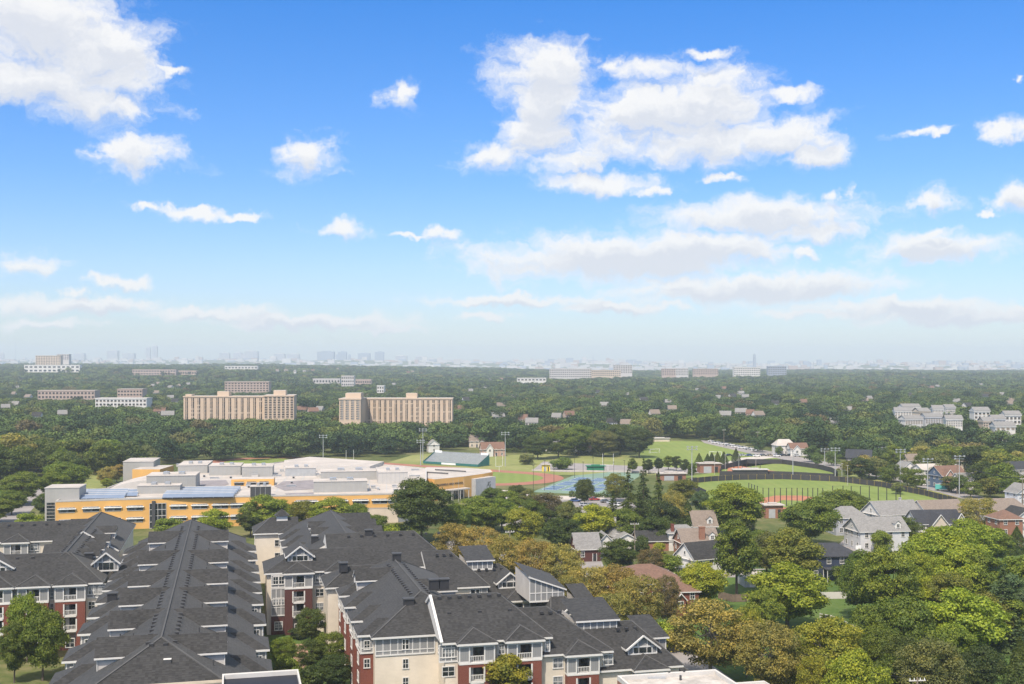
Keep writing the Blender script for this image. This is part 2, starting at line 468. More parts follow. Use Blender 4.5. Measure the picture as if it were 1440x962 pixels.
# ------------------------------------------------------------------ mesh builder
class MB:
    def __init__(self):
        self.v, self.f, self.m, self.names = [], [], [], []
    def mi(self, mat):
        if mat not in self.names:
            self.names.append(mat)
        return self.names.index(mat)
    def face(self, pts, mat):
        n = len(self.v)
        self.v += [tuple(p) for p in pts]
        self.f.append(tuple(range(n, n + len(pts))))
        self.m.append(self.mi(mat))
    def box(self, x0, x1, y0, y1, z0, z1, mat, top=None, skip=''):
        n = len(self.v)
        self.v += [(x0, y0, z0), (x1, y0, z0), (x1, y1, z0), (x0, y1, z0), (x0, y0, z1), (x1, y0, z1), (x1, y1, z1), (x0, y1, z1)]
        i, t = self.mi(mat), self.mi(top or mat)
        for k, fc, mm in (('b', (0, 3, 2, 1), i), ('t', (4, 5, 6, 7), t), ('f', (0, 1, 5, 4), i), ('r', (1, 2, 6, 5), i), ('k', (2, 3, 7, 6), i), ('l', (3, 0, 4, 7), i)):
            if k not in skip:
                self.f.append(tuple(n + q for q in fc)); self.m.append(mm)
    def prism(self, poly, z0, z1, side, top=None):
        a = sum(poly[i][0] * poly[(i + 1) % len(poly)][1] - poly[(i + 1) % len(poly)][0] * poly[i][1] for i in range(len(poly)))
        if a < 0:
            poly = poly[::-1]
        n = len(poly)
        for i in range(n):
            p, q = poly[i], poly[(i + 1) % n]
            self.face([(p[0], p[1], z0), (q[0], q[1], z0), (q[0], q[1], z1), (p[0], p[1], z1)], side)
        self.face([(p[0], p[1], z1) for p in poly], top or side)
        self.face([(p[0], p[1], z0) for p in poly[::-1]], side)
    def tube(self, p0, p1, r0, r1=None, n=6, mat='steel', caps=True):
        r1 = r0 if r1 is None else r1
        p0, p1 = Vector(p0), Vector(p1)
        d = (p1 - p0).normalized()
        u = d.orthogonal().normalized()
        w = d.cross(u)
        b = len(self.v)
        for p, r in ((p0, r0), (p1, r1)):
            for k in range(n):
                a = 2 * math.pi * k / n
                self.v.append(tuple(p + u * (r * math.cos(a)) + w * (r * math.sin(a))))
        i = self.mi(mat)
        for k in range(n):
            self.f.append((b + k, b + (k + 1) % n, b + n + (k + 1) % n, b + n + k)); self.m.append(i)
        if caps:
            self.f.append(tuple(b + n + k for k in range(n))); self.m.append(i)
            self.f.append(tuple(b + k for k in range(n - 1, -1, -1))); self.m.append(i)
    def mesh(self, name, o=(0, 0, 0), smooth=False):
        me = bpy.data.meshes.new(name)
        me.from_pydata([(x - o[0], y - o[1], z - o[2]) for x, y, z in self.v], [], self.f)
        for s in self.names:
            me.materials.append(MATS[s])
        me.polygons.foreach_set('material_index', self.m)
        if smooth:
            me.polygons.foreach_set('use_smooth', [True] * len(self.f))
        me.update()
        return me
    def build(self, name, parent=None, o=(0, 0, 0), loc=None, rz=0.0, smooth=False):
        return link(name, self.mesh(name, o, smooth), parent, loc, rz)

def link(name, data, parent=None, loc=None, rz=0.0):
    ob = bpy.data.objects.new(name, data)
    COL.objects.link(ob)
    if parent is not None:
        ob.parent = parent
    if loc is not None:
        ob.location = loc
    ob.rotation_euler = (0, 0, rz)
    return ob

def tag(o, label, cat, group=None, kind=None):
    o['label'] = label
    o['category'] = cat
    if group:
        o['group'] = group
    if kind:
        o['kind'] = kind
    return o

def thing(name, label, cat, loc=(0, 0, 0), rz=0.0, group=None):
    return tag(link(name, None, None, loc, rz), label, cat, group)

def setting(name, mb, o=(0, 0, 0)):
    ob = mb.build(name, None)
    ob['kind'] = 'structure'
    return ob

def copy_tree(o, parent=None):
    c = o.copy()
    COL.objects.link(c)
    c.parent = parent
    for ch in list(o.children):
        copy_tree(ch, c)
    return c

def G(px, py, z=0.0):
    """point of the plane at height z seen in that direction from the eye"""
    Y = (EYE - z) * FOC / (py - HOR)
    return ((px - 720) / FOC * Y, Y)

def sm(a, b, x):
    t = max(0.0, min(1.0, (x - a) / (b - a)))
    return t * t * (3 - 2 * t)

def terrain(x, y):
    h = 0.0
    f = sm(1300, 2600, y)
    if f > 0:
        h += f * 9 * mnoise.noise((x / 900 + 3.1, y / 700, 0.3)) + f * 5 * mnoise.noise((x / 260, y / 330 + 8, 1.7))
    u = x / max(y, 1)
    ridge = math.exp(-((y - 4700) / 1300) ** 2)
    h += ridge * (10 + 30 * (1 - sm(-0.30, 0.16, u)))
    ridge2 = math.exp(-((y - 3000) / 600) ** 2)
    h += ridge2 * (2 + 14 * sm(0.05, -0.28, u))
    far = sm(7000, 10000, y)
    h += far * (52 + 34 * sm(0.25, -0.25, u) + 16 * mnoise.noise((x / 1500, y / 2500, 5.0)) + 9 * mnoise.noise((x / 420, y / 900, 9.0)))
    return h
# ------------------------------------------------------------------ the ground
def build_ground():
    ys = [-400, -100, 60, 120, 180, 240, 300, 380, 460, 540, 640, 740, 850, 1000, 1150]
    y = 1300.0
    while y < 13200:
        ys.append(y); y *= 1.028
    ys.append(13300)
    us = [-1 + 2 * i / 90 for i in range(91)]
    mb = MB()
    mb.mi('ground_mix')
    for yy in ys:
        half = max(700, yy * 0.9 + 300)
        for u in us:
            x = u * half
            mb.v.append((x, yy, terrain(x, yy)))
    n = len(us)
    for j in range(len(ys) - 1):
        for i in range(n - 1):
            mb.f.append((j * n + i, j * n + i + 1, (j + 1) * n + i + 1, (j + 1) * n + i)); mb.m.append(0)
    ob = mb.build('ground', smooth=True)
    ob['kind'] = 'structure'
build_ground()

def sheet(name, pts, z, mat, world=False):
    mb = MB()
    p = pts if world else [G(*q) for q in pts]
    a = sum(p[i][0] * p[(i + 1) % len(p)][1] - p[(i + 1) % len(p)][0] * p[i][1] for i in range(len(p)))
    if a < 0:
        p = p[::-1]
    mb.face([(q[0], q[1], z) for q in p], mat)
    return setting(name, mb)

sheet('far_field', [(900, 640), (897, 630), (905, 622), (930, 619.5), (985, 621), (1050, 635), (1112, 648), (1090, 652), (1020, 660), (960, 664), (905, 650)], .02, 'field_grass')
sheet('meadow', [(640, 676), (690, 648), (700, 640), (790, 638), (905, 637), (960, 650), (960, 668), (880, 668), (760, 668)], .01, 'meadow_grass')
sheet('hillside_lawn', [(540, 652), (580, 640), (630, 636), (700, 638), (760, 645), (770, 668), (690, 672), (600, 662)], .015, 'meadow_grass')
# stadium: track ring with grass infield
TA, TB = Vector((-118.0, 678.0)), Vector((10.0, 589.0))
TD = (TB - TA).normalized(); TP = Vector((TD.y, -TD.x))      # TP points towards the eye side
def stadium(r, extra=0.0):
    c0, c1 = TA + TP * 36, TB + TP * 36
    pts = []
    for k in range(25):
        a = -math.pi / 2 + math.pi * k / 24
        pts.append(tuple(c1 + TD * (r * math.cos(a)) + TP * (r * math.sin(a))))
    for k in range(25):
        a = math.pi / 2 + math.pi * k / 24
        pts.append(tuple(c0 + TD * (r * math.cos(a)) + TP * (r * math.sin(a))))
    return pts
sheet('running_track', stadium(36), .04, 'track_red', True)
sheet('track_infield', stadium(26), .06, 'field_grass', True)
# tennis courts
CT = [G(748, 692), G(806, 669), G(866, 663), G(905, 666), G(858, 697)]
sheet('court_surround', CT, .03, 'court_green', True)
def courts():
    p00, p10, p01 = Vector(G(755, 689)), Vector(G(812, 670.5)), Vector(G(842, 693))
    e1, e2 = p10 - p00, p01 - p00
    mb, ml = MB(), MB()
    for i in range(3):
        for j in range(3):
            a0, a1, b0, b1 = (i + .07) / 3, (i + .93) / 3, (j + .1) / 3, (j + .9) / 3
            q = [p00 + e1 * a + e2 * b for a, b in ((a0, b0), (a0, b1), (a1, b1), (a1, b0))]
            mb.face([(v.x, v.y, .05) for v in q], 'court_blue')
            for (s0, s1, t0, t1) in ((.05, .95, .05, .07), (.05, .95, .93, .95), (.05, .07, .05, .95), (.93, .95, .05, .95), (.49, .51, .05, .95)):
                q = [p00 + e1 * (a0 + (a1 - a0) * s) + e2 * (b0 + (b1 - b0) * t) for s, t in ((s0, t0), (s0, t1), (s1, t1), (s1, t0))]
                ml.face([(v.x, v.y, .06) for v in q], 'line_white')
    setting('court_surface', mb); setting('court_markings', ml)
courts()
sheet('terrace_slope', [(748, 662), (764, 649), (800, 651), (884, 655), (1010, 660), (1010, 666), (884, 663), (800, 664)], .025, 'asphalt_pale')
# ball fields
F1 = [(962, 680), (985, 674.5), (1040, 671.5), (1100, 670.5), (1180, 673.5), (1240, 681), (1300, 693), (1345, 706), (1330, 722), (1230, 730), (1100, 730), (1010, 712)]
F2 = [(1010, 668), (1013, 656), (1050, 647.5), (1100, 649), (1150, 655), (1175, 662), (1176, 670), (1100, 671), (1060, 671)]
sheet('ball_field', F1, .02, 'field_grass')
sheet('upper_ball_field', F2, .02, 'field_grass')
sheet('infield_clay', [(1066, 702), (1090, 697), (1126, 697), (1150, 700), (1190, 712), (1170, 722), (1100, 716), (1070, 712)], .05, 'clay')
sheet('infield_grass', [(1082, 711), (1100, 703.5), (1145, 705), (1165, 714), (1120, 716)], .07, 'field_grass')
sheet('upper_clay', [(1022, 665), (1024, 657.5), (1042, 655.5), (1068, 660), (1100, 664), (1092, 667), (1050, 668)], .05, 'clay')
sheet('field_verge', [(960, 671), (1005, 664.5), (1065, 668), (1062, 672), (1000, 675)], .03, 'field_grass')
sheet('right_verge', [(1176, 671), (1200, 668), (1260, 680), (1320, 692), (1350, 703), (1300, 694), (1240, 683)], .03, 'meadow_grass')
sheet('service_path', [(1040, 644), (1100, 639), (1112, 641.5), (1050, 648), (1020, 657), (1005, 662), (1000, 658), (1015, 652)], .035, 'concrete')
# roads, car parks
sheet('left_road', [(-10, 745), (20, 745), (60, 700), (66, 688), (56, 686), (38, 700), (0, 730)], .03, 'asphalt_pale')
sheet('left_verge', [(-10, 728), (36, 700), (54, 686), (62, 682), (50, 676), (-10, 690)], .012, 'lawn_grass')
sheet('left_yard', [(40, 676), (110, 690), (160, 684), (150, 668), (90, 668)], .011, 'meadow_grass')
sheet('school_car_park', [(690, 738), (700, 700), (760, 704), (800, 700), (880, 700), (900, 716), (860, 730), (760, 745)], .03, 'asphalt_pale')
sheet('school_path', [(690, 702), (690, 688), (720, 690), (760, 697), (850, 698), (850, 702), (760, 703), (720, 706)], .035, 'concrete')
sheet('cross_street', [(1050, 634.5), (1125, 652), (1180, 660), (1260, 676), (1340, 698), (1440, 722), (1440, 714), (1350, 690), (1260, 669), (1180, 653), (1110, 640), (1060, 632)], .04, 'asphalt_pale')
sheet('field_car_park', [(985, 618.8), (1012, 621), (1062, 630.5), (1125, 643), (1112, 647), (1050, 637), (990, 623)], .045, 'asphalt_pale')
sheet('residential_street', [(1150, 790), (1195, 752), (1225, 745), (1240, 775), (1225, 800), (1180, 812)], .03, 'asphalt_pale')
sheet('front_street', [(805, 800), (1005, 800), (1180, 800), (1180, 812), (1000, 812), (805, 812)], .025, 'asphalt_pale')
sheet('alley', [(820, 766), (838, 766), (850, 800), (815, 800)], .032, 'asphalt_pale')
sheet('diagonal_street', [(620, 770), (700, 800), (800, 850), (900, 900), (980, 962), (1040, 962), (920, 880), (800, 815), (700, 772), (640, 752)], .02, 'asphalt_pale')
sheet('back_lawn', [(1030, 870), (1040, 805), (1085, 800), (1210, 838), (1215, 885), (1150, 900)], .03, 'lawn_grass')
sheet('house_lawns', [(960, 800), (1040, 780), (1200, 770), (1340, 790), (1440, 760), (1440, 980), (1000, 980), (900, 900)], .008, 'lawn_grass')
# courtyard between the apartment blocks
sheet('courtyard_lawn', [(378, 900), (395, 868), (440, 868), (480, 900), (520, 990), (385, 990)], .02, 'lawn_grass')
sheet('courtyard_path', [(418, 990), (424, 945), (418, 930), (398, 915), (400, 906), (432, 906), (434, 925), (432, 940), (446, 990)], .04, 'brick_paving')
sheet('pool_terrace', [(376, 838), (388, 815), (392, 818), (392, 845), (384, 850)], .03, 'concrete')

# ------------------------------------------------------------------ haze: the air itself, one closed box round the eye and everything built
def build_haze():
    mb = MB()
    mb.box(-13500, 13500, -900, 13700, -40, 250, 'haze_air')
    return mb
m_ = bpy.data.materials.new('haze_air'); m_.use_nodes = True
nt_ = m_.node_tree; nt_.nodes.clear()
o_ = nn(nt_, 'ShaderNodeOutputMaterial'); pv_ = nn(nt_, 'ShaderNodeVolumePrincipled')
pv_.inputs['Color'].default_value = (0.71, 0.81, 0.93, 1)
pv_.inputs['Density'].default_value = HAZE_DENSITY = 0.00012
pv_.inputs['Anisotropy'].default_value = 0.0
nt_.links.new(pv_.outputs[0], o_.inputs['Volume'])
MATS['haze_air'] = m_
hz = build_haze().build('haze')
hz['kind'] = 'stuff'
hz['label'] = 'pale summer haze thickening over the plain towards the far skyline'
# ------------------------------------------------------------------ apartment complex, built in its own street grid
TH = R(13.87)
cS, sS = math.cos(TH), math.sin(TH)
def A2W(b, a):
    return (cS * b - sS * a, sS * b + cS * a)
def b_at(px, a):
    """position along a facade whose plane lies at depth a of the grid"""
    k = (px - 720) / FOC
    Y = a / (cS - sS * k)
    return cS * k * Y + sS * Y
ZE = 12.8
class Bld:
    """one building: an empty at its base plus local coordinates of the grid"""
    def __init__(self, name, label, cat, b0, a0, group=None):
        self.o = (b0, a0, 0)
        x, y = A2W(b0, a0)
        self.t = thing(name, label, cat, (x, y, 0), TH, group)
    def part(self, mb, name, parent=None):
        return mb.build(name, parent or self.t, self.o)
    def put(self, mesh, name, loc, rz=0.0, parent=None):
        return link(name, mesh, parent or self.t, (loc[0] - self.o[0], loc[1] - self.o[1], loc[2]), rz)

def caps(B, segs, r=0.13, parent=None):
    mb = MB()
    for p, q in segs:
        mb.tube((p[0], p[1], p[2] + .03), (q[0], q[1], q[2] + .03), r, r, 4, 'ridge_cap')
    B.part(mb, 'ridge_cap', parent)

def fascia_ring(mb, pts, z, h=0.32):
    n = len(pts)
    for i in range(n):
        p, q = pts[i], pts[(i + 1) % n]
        mb.face([(p[0], p[1], z - h), (q[0], q[1], z - h), (q[0], q[1], z), (p[0], p[1], z)], 'white_trim')
    mb.face([(p[0], p[1], z - h) for p in pts[::-1]], 'white_trim')

def wing(B, x0, x1, y0, y1, zr, h0, h1, axis='x', ze=ZE, mat='siding_cream', over=0.6, gable='siding_white', roof='shingle_dark', parent=None, z0=0.0, nocap=False):
    rm = MB()
    E = [(x0, y0, ze), (x1, y0, ze), (x1, y1, ze), (x0, y1, ze)]
    if axis == 'x':
        ym = (y0 + y1) / 2
        A, C = (x0 + h0, ym, zr), (x1 - h1, ym, zr)
        rm.face([E[0], E[1], C, A], roof); rm.face([E[2], E[3], A, C], roof)
        rm.face([E[1], E[2], C], roof if h1 else gable); rm.face([E[3], E[0], A], roof if h0 else gable)
        segs = [(A, C)] + ([(E[0], A), (E[3], A)] if h0 else []) + ([(E[1], C), (E[2], C)] if h1 else [])
    else:
        xm = (x0 + x1) / 2
        A, C = (xm, y0 + h0, zr), (xm, y1 - h1, zr)
        rm.face([E[1], E[2], C, A], roof); rm.face([E[3], E[0], A, C], roof)
        rm.face([E[0], E[1], A], roof if h0 else gable); rm.face([E[2], E[3], C], roof if h1 else gable)
        segs = [(A, C)] + ([(E[0], A), (E[1], A)] if h0 else []) + ([(E[2], C), (E[3], C)] if h1 else [])
    fascia_ring(rm, [(p[0], p[1]) for p in E], ze)
    r = B.part(rm, 'roof', parent)
    wm = MB()
    wm.box(x0 + over, x1 - over, y0 + over, y1 - over, z0, ze - .33, mat)
    B.part(wm, 'wall', parent)
    if not nocap:
        caps(B, segs)
    return A, C

_win = {}
def window_mesh(w, h, pale=False, bars=(1, 1), trim=True):
    key = (round(w, 2), round(h, 2), pale, bars, trim)
    if key in _win:
        return _win[key]
    mb = MB()
    t = 0.11
    if trim:
        mb.box(-w / 2 - t, w / 2 + t, -.09, .03, h, h + t * 1.3, 'white_trim')
        mb.box(-w / 2 - t * 1.4, w / 2 + t * 1.4, -.13, .03, -t * 1.2, 0, 'white_trim')
        mb.box(-w / 2 - t, -w / 2, -.09, .03, 0, h, 'white_trim')
        mb.box(w / 2, w / 2 + t, -.09, .03, 0, h, 'white_trim')
    mb.face([(-w / 2, -.02, 0), (w / 2, -.02, 0), (w / 2, -.02, h), (-w / 2, -.02, h)], 'window_pale' if pale else 'window_glass')
    for i in range(1, bars[0] + 1):
        x = -w / 2 + w * i / (bars[0] + 1)
        mb.box(x - .035, x + .035, -.05, -.021, 0, h, 'white_trim')
    for i in range(1, bars[1] + 1):
        z = h * i / (bars[1] + 1)
        mb.box(-w / 2, w / 2, -.047, -.0215, z - .03, z + .03, 'white_trim')
    _win[key] = mb.mesh('window')
    return _win[key]
FACE = {'f': 0.0, 'r': math.pi / 2, 'b': math.pi, 'l': -math.pi / 2}
def win(B, x, y, z, w=1.7, h=1.5, side='f', pale=False, bars=(1, 1), parent=None, trim=True):
    return B.put(window_mesh(w, h, pale, bars, trim), 'window', (x, y, z), FACE[side], parent)

def panels(mb, x0, x1, y, z0, z1, step=1.3, rail=0.7):
    """board panels between white battens on a wall that faces the street"""
    mb.box(x0, x1, y - .05, y, z0, z1, 'panel_gray')
    n = max(1, round((x1 - x0) / step))
    for i in range(n + 1):
        x = x0 + (x1 - x0) * i / n
        mb.box(x - .07, x + .07, y - .10, y - .051, z0 + .01, z1 - .01, 'white_trim')
    mb.box(x0, x1, y - .12, y - .052, z1 - .16, z1 + .02, 'white_trim')
    mb.box(x0, x1, y - .14, y - .0525, z0 - .02, z0 + .2, 'white_trim')
    if rail:
        mb.box(x0, x1, y - .115, y - .053, z0 + rail, z0 + rail + .13, 'white_trim')

def panels_x(mb, y0, y1, x, z0, z1, sgn, step=1.3, rail=0.7):
    a, b = (x, x + .05 * sgn) if sgn > 0 else (x + .05 * sgn, x)
    mb.box(a, b, y0, y1, z0, z1, 'panel_gray')
    def strip(o0, o1, ya, yb, za, zb):
        u, v = x + o0 * sgn, x + o1 * sgn
        mb.box(min(u, v), max(u, v), ya, yb, za, zb, 'white_trim')
    n = max(1, round((y1 - y0) / step))
    for i in range(n + 1):
        y = y0 + (y1 - y0) * i / n
        strip(.051, .10, y - .07, y + .07, z0 + .01, z1 - .01)
    strip(.052, .12, y0, y1, z1 - .16, z1 + .02)
    strip(.0525, .14, y0, y1, z0 - .02, z0 + .2)
    if rail:
        strip(.053, .115, y0, y1, z0 + rail, z0 + rail + .13)

ST = 2.95
def pavilion(B, xc, W, yf, proj=1.5, mat='brick_red', ze=ZE, roofback=6.5):
    """brick bay that steps forward: three floors of balconies under a white panelled top floor and a hip roof"""
    y0 = yf - proj
    x0, x1 = xc - W / 2, xc + W / 2
    zt = ze - .33
    ow = W * .42
    mb = MB()
    ft = zt - 2.75                                  # floor of the top storey
    for s in (-1, 1):                               # brick piers
        a, b = (x0, xc - ow / 2) if s < 0 else (xc + ow / 2, x1)
        mb.box(a, b, y0, yf + .2, 0, ft - .25, mat)
    zs = [ft - ST * k for k in (3, 2, 1)]
    mb.box(xc - ow / 2, xc + ow / 2, y0 + .02, yf + .2, 0, zs[0] + .2, mat)
    for z in zs[1:]:
        mb.box(xc - ow / 2, xc + ow / 2, y0 + .03, yf + .1, z - .35, z + .0, 'white_trim')
    mb.box(xc - ow / 2, xc + ow / 2, y0 + .02, yf + .1, ft - .75, ft - .25, mat)
    mb.box(x0 - .06, x1 + .06, y0 - .06, yf + .21, ft - .25, ft, 'white_trim')
    # top storey
    sw = (W - ow * 1.05) / 2
    for s in (-1, 1):
        a, b = (x0, x0 + sw) if s < 0 else (x1 - sw, x1)
        mb.box(a, b, y0 + .05, yf + .2, ft, zt, 'panel_gray')
        for xx in (a, b):
            mb.box(xx - .1, xx + .1, y0 - .03, y0 + .08, ft + .002, zt, 'white_trim')
        mb.box(a + .1, b - .1, y0 - .02, y0 + .05, zt - .35, zt - .001, 'white_trim')
        mb.box(a + .1, b - .1, y0 - .02, y0 + .05, ft + .003, ft + .25, 'white_trim')
    mb.box(x0 + sw, x1 - sw, y0 + .06, yf + .1, zt - .35, zt - .002, 'white_trim')
    p = B.part(mb, 'pavilion')
    for k, z in enumerate(zs + [ft]):               # balconies
        if k == 0:
            B.put(window_mesh(1.5, 1.6, False, (1, 1)), 'window', (xc, y0 + .02, max(.6, z - 1.9)), 0, p)
            continue
        w_ = ow if k < 3 else W - 2 * sw
        bm = MB()
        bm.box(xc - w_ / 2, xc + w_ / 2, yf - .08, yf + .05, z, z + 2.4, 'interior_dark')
        bm.box(xc - w_ / 2 + .12, xc - w_ / 2 + w_ * .36, yf - .12, yf - .081, z + .02, z + 2.2, 'siding_white')
        bm.box(xc + .0, xc + w_ / 2 - .15, yf - .14, yf - .0815, z + .05, z + 2.05, 'window_glass')
        bm.box(xc - w_ / 2, xc + w_ / 2, y0 + .08, y0 + .15, z + .95, z + 1.05, 'white_trim')
        for i in range(9):
            xx = xc - w_ / 2 + w_ * (i + .5) / 9
            bm.box(xx - .035, xx + .035, y0 + .09, y0 + .14, z + .05, z + .95, 'white_trim')
        bm.box(xc - w_ / 2, xc + w_ / 2, y0 + .05, y0 + .16, z - .02, z + .08, 'white_trim')
        if k < 3:
            for s in (-1, 1):
                bm.box(xc + s * (w_ / 2 + .0) - .13, xc + s * (w_ / 2 + .0) + .13, y0 - .06, y0 + .02, z - .1, z + 2.25, 'white_trim')
        B.part(bm, 'balcony', p)
    rm = MB()
    rx0, rx1, ry = x0 - .5, x1 + .5, y0 - .5
    hw = (rx1 - rx0) / 2
    zr = ze + hw * .52
    A, C = (xc, ry + hw, zr), (xc, yf + roofback, zr)
    z_ = ze + .02
    rm.face([(rx0, ry, z_), (rx1, ry, z_), A], 'shingle_dark')
    rm.face([(rx1, ry, z_), (rx1, C[1], z_), C, A], 'shingle_dark')
    rm.face([(rx0, C[1], z_), (rx0, ry, z_), A, C], 'shingle_dark')
    for (p_, q_) in (((rx0, yf), (rx0, ry)), ((rx0, ry), (rx1, ry)), ((rx1, ry), (rx1, yf))):
        rm.face([(p_[0], p_[1], ze - .32), (q_[0], q_[1], ze - .32), (q_[0], q_[1], z_), (p_[0], p_[1], z_)], 'white_trim')
    rm.face([(rx0, yf, ze - .325), (rx1, yf, ze - .325), (rx1, ry, ze - .325), (rx0, ry, ze - .325)], 'white_trim')
    B.part(rm, 'pavilion_roof', p)
    cm = MB()
    for q_ in ((rx0, ry, z_), (rx1, ry, z_)):
        cm.tube(q_, A, .12, .12, 4, 'ridge_cap')
    B.part(cm, 'ridge_cap', p)

def facade_gap(B, x0, x1, y, ze=ZE, cols=1, pale=True):
    """cream wall between pavilions with a panelled top floor"""
    mb = MB()
    zt = ze - .36
    panels(mb, x0, x1, y, zt - 2.75, zt, 1.1)
    p = B.part(mb, 'panel_band')
    for c in range(cols):
        x = x0 + (x1 - x0) * (c + .5) / cols
        w = min(1.9, (x1 - x0) / cols * .62)
        win(B, x, y - .06, zt - 1.95, w, 1.35, pale=True, parent=p)
        for k in (1, 2, 3):
            win(B, x, y, zt - 1.95 - ST * k, w, 1.4, pale=(k % 2 == 0))

def side_bay(B, x_in, x_out, y0, y1, sgn, mat='siding_white', ze=ZE, inner=4.5):
    """bay on a long side, sgn = +1 when it looks to the right"""
    ym = (y0 + y1) / 2
    hw = (y1 - y0) / 2
    z_ = ze + .015
    zr = ze + hw * .5
    p = MB()
    xo = x_out - .55 * sgn
    a, b = min(x_in, xo), max(x_in, xo)
    zt = ze - .33
    p.box(a, b, y0 + .5, y1 - .5, 0, zt - 2.8, mat)
    p.box(a - .03, b + .03, y0 + .47, y1 - .47, zt - 2.8, zt, 'siding_white')
    panels(p, a + .1, b - .05, y0 + .47, zt - 2.7, zt - .02, 1.3, 0.8)
    panels_x(p, y0 + .6, y1 - .6, xo + .03 * sgn, zt - 2.7, zt - .02, sgn, 1.5, 0.8)
    o = B.part(p, 'bay')
    rm = MB()
    A, C = (x_out - hw * sgn, ym, zr), (x_in - inner * sgn, ym, zr)
    E0, E1, I0, I1 = (x_out, y0, z_), (x_out, y1, z_), (x_in - inner * sgn, y0, z_), (x_in - inner * sgn, y1, z_)
    fs = [[I0, E0, A, C], [E1, I1, C, A], [E0, E1, A]]
    for f in fs:
        rm.face(f if sgn > 0 else f[::-1], 'shingle_dark')
    for p_, q_ in (((x_in, y0), (x_out, y0)), ((x_out, y0), (x_out, y1)), ((x_out, y1), (x_in, y1))):
        rm.face([(p_[0], p_[1], ze - .32), (q_[0], q_[1], ze - .32), (q_[0], q_[1], z_), (p_[0], p_[1], z_)], 'white_trim')
    rm.face([(x_in, y0, ze - .325), (x_out, y0, ze - .325), (x_out, y1, ze - .325), (x_in, y1, ze - .325)], 'white_trim')
    B.part(rm, 'bay_roof', o)
    for z in (zt - 2.0, zt - 2.0 - ST):
        win(B, (a + b) / 2, y0 + (.42 if z > 10 else .5), z, min(1.0, (b - a) * .4), 1.3, parent=o)
    win(B, xo + .09 * sgn, ym, zt - 2.0, 1.8, 1.4, 'r' if sgn > 0 else 'l', parent=o)
    for k in (1, 2, 3):
        win(B, xo, ym, zt - 2.0 - ST * k, 1.8, 1.5, 'r' if sgn > 0 else 'l', parent=o)

def side_dormer(B, x_in, x_g, yr, zr, ze, hw, sgn, slope_at):
    """gable dormer whose ridge runs out sideways from the main ridge"""
    rm = MB()
    w = hw
    a, c = (x_in, yr, zr), (x_g, yr, zr)
    for s in (-1, 1):
        e0, e1 = (x_in, yr + s * w, ze), (x_g, yr + s * w, ze)
        f = [a, c, e1, e0]
        rm.face(f if s * sgn < 0 else f[::-1], 'shingle_dark')
        xa, xb = sorted((x_in, x_g))
        rm.box(xa, xb, yr + s * w - .06, yr + s * w + .06, ze - .24, ze - .005, 'white_trim')
    d = MB()
    zb = slope_at(x_g) - .3
    xa = x_g - .35 * sgn
    n = 8
    for s in (-1, 1):                              # cheek walls
        y = yr + s * (w - .45)
        y2 = y - s * .12
        ya, yb = min(y, y2), max(y, y2)
        d.box(min(x_in, xa), max(x_in, xa), ya, yb, zb, ze - .02, 'siding_light')
    g = [(xa, yr - w + .45, zb), (xa, yr + w - .45, zb), (xa, yr + w - .45, ze - .02), (xa, yr, zr - .25), (xa, yr - w + .45, ze - .02)]
    d.face(g if sgn > 0 else g[::-1], 'siding_white')
    for s in (-1, 1):                              # corner board and rake board
        d.box(xa - .06, xa + .06, yr + s * (w - .45) - .12, yr + s * (w - .45) + .12, zb, ze, 'white_trim')
        p0, p1 = Vector((x_g - .12 * sgn, yr + s * w, ze - .22)), Vector((x_g - .12 * sgn, yr, zr - .22))
        d.tube(p0, p1, .12, .12, 4, 'white_trim')
    o = B.part(d, 'dormer')
    B.part(rm, 'dormer_roof', o)

def gable_dormer(B, xc, yf, zb, w, hw_, rise, depth, panelled=True):
    """street-facing gable dormer with white battens and three small windows"""
    d = MB()
    x0, x1 = xc - w / 2, xc + w / 2
    z1, zr = zb + hw_, zb + hw_ + rise
    d.face([(x0, yf, zb), (x1, yf, zb), (x1, yf, z1), (xc, yf, zr), (x0, yf, z1)], 'panel_gray')
    d.box(x0, x0 + .1, yf + .01, yf + depth, zb, z1, 'siding_white')
    d.box(x1 - .1, x1, yf + .01, yf + depth, zb, z1, 'siding_white')
    n = 6
    for i in range(n + 1):
        x = x0 + w * i / n
        zt = z1 + rise * (1 - abs(x - xc) / (w / 2)) - .1
        if i in (0, 1, 2, 4, 5, 6):
            d.box(x - .09, x + .09, yf - .08, yf - .005, zb, max(z1, zt), 'white_trim')
    d.box(x0, x1, yf - .09, yf - .006, zb - .02, zb + .26, 'white_trim')
    d.box(x0, x1, yf - .095, yf - .007, z1 - .12, z1 + .1, 'white_trim')
    o = B.part(d, 'dormer')
    r = MB()
    ov = .55
    e = ov * rise / (w / 2)
    for s in (-1, 1):
        a, b_ = (xc, yf - ov, zr + .12), (xc, yf + depth, zr + .12)
        c, dd = (xc + s * (w / 2 + ov), yf + depth, z1 - e + .12), (xc + s * (w / 2 + ov), yf - ov, z1 - e + .12)
        r.face([a, b_, c, dd] if s < 0 else [a, dd, c, b_], 'shingle_dark')
        r.tube((xc, yf - ov, zr + .0), (xc + s * (w / 2 + ov), yf - ov, z1 - e + .0), .17, .17, 4, 'white_trim')
        r.box(min(c[0], c[0] + .0) - .06, c[0] + .06, yf - ov, yf + depth, c[2] - .28, c[2] - .02, 'white_trim')
    B.part(r, 'dormer_roof', o)
    for i, ww in ((-1, .75), (0, 1.15), (1, .75)):
        win(B, xc + i * w * .235, yf - .1, zb + .38, ww, hw_ - .55, bars=(0, 0), parent=o, trim=False)

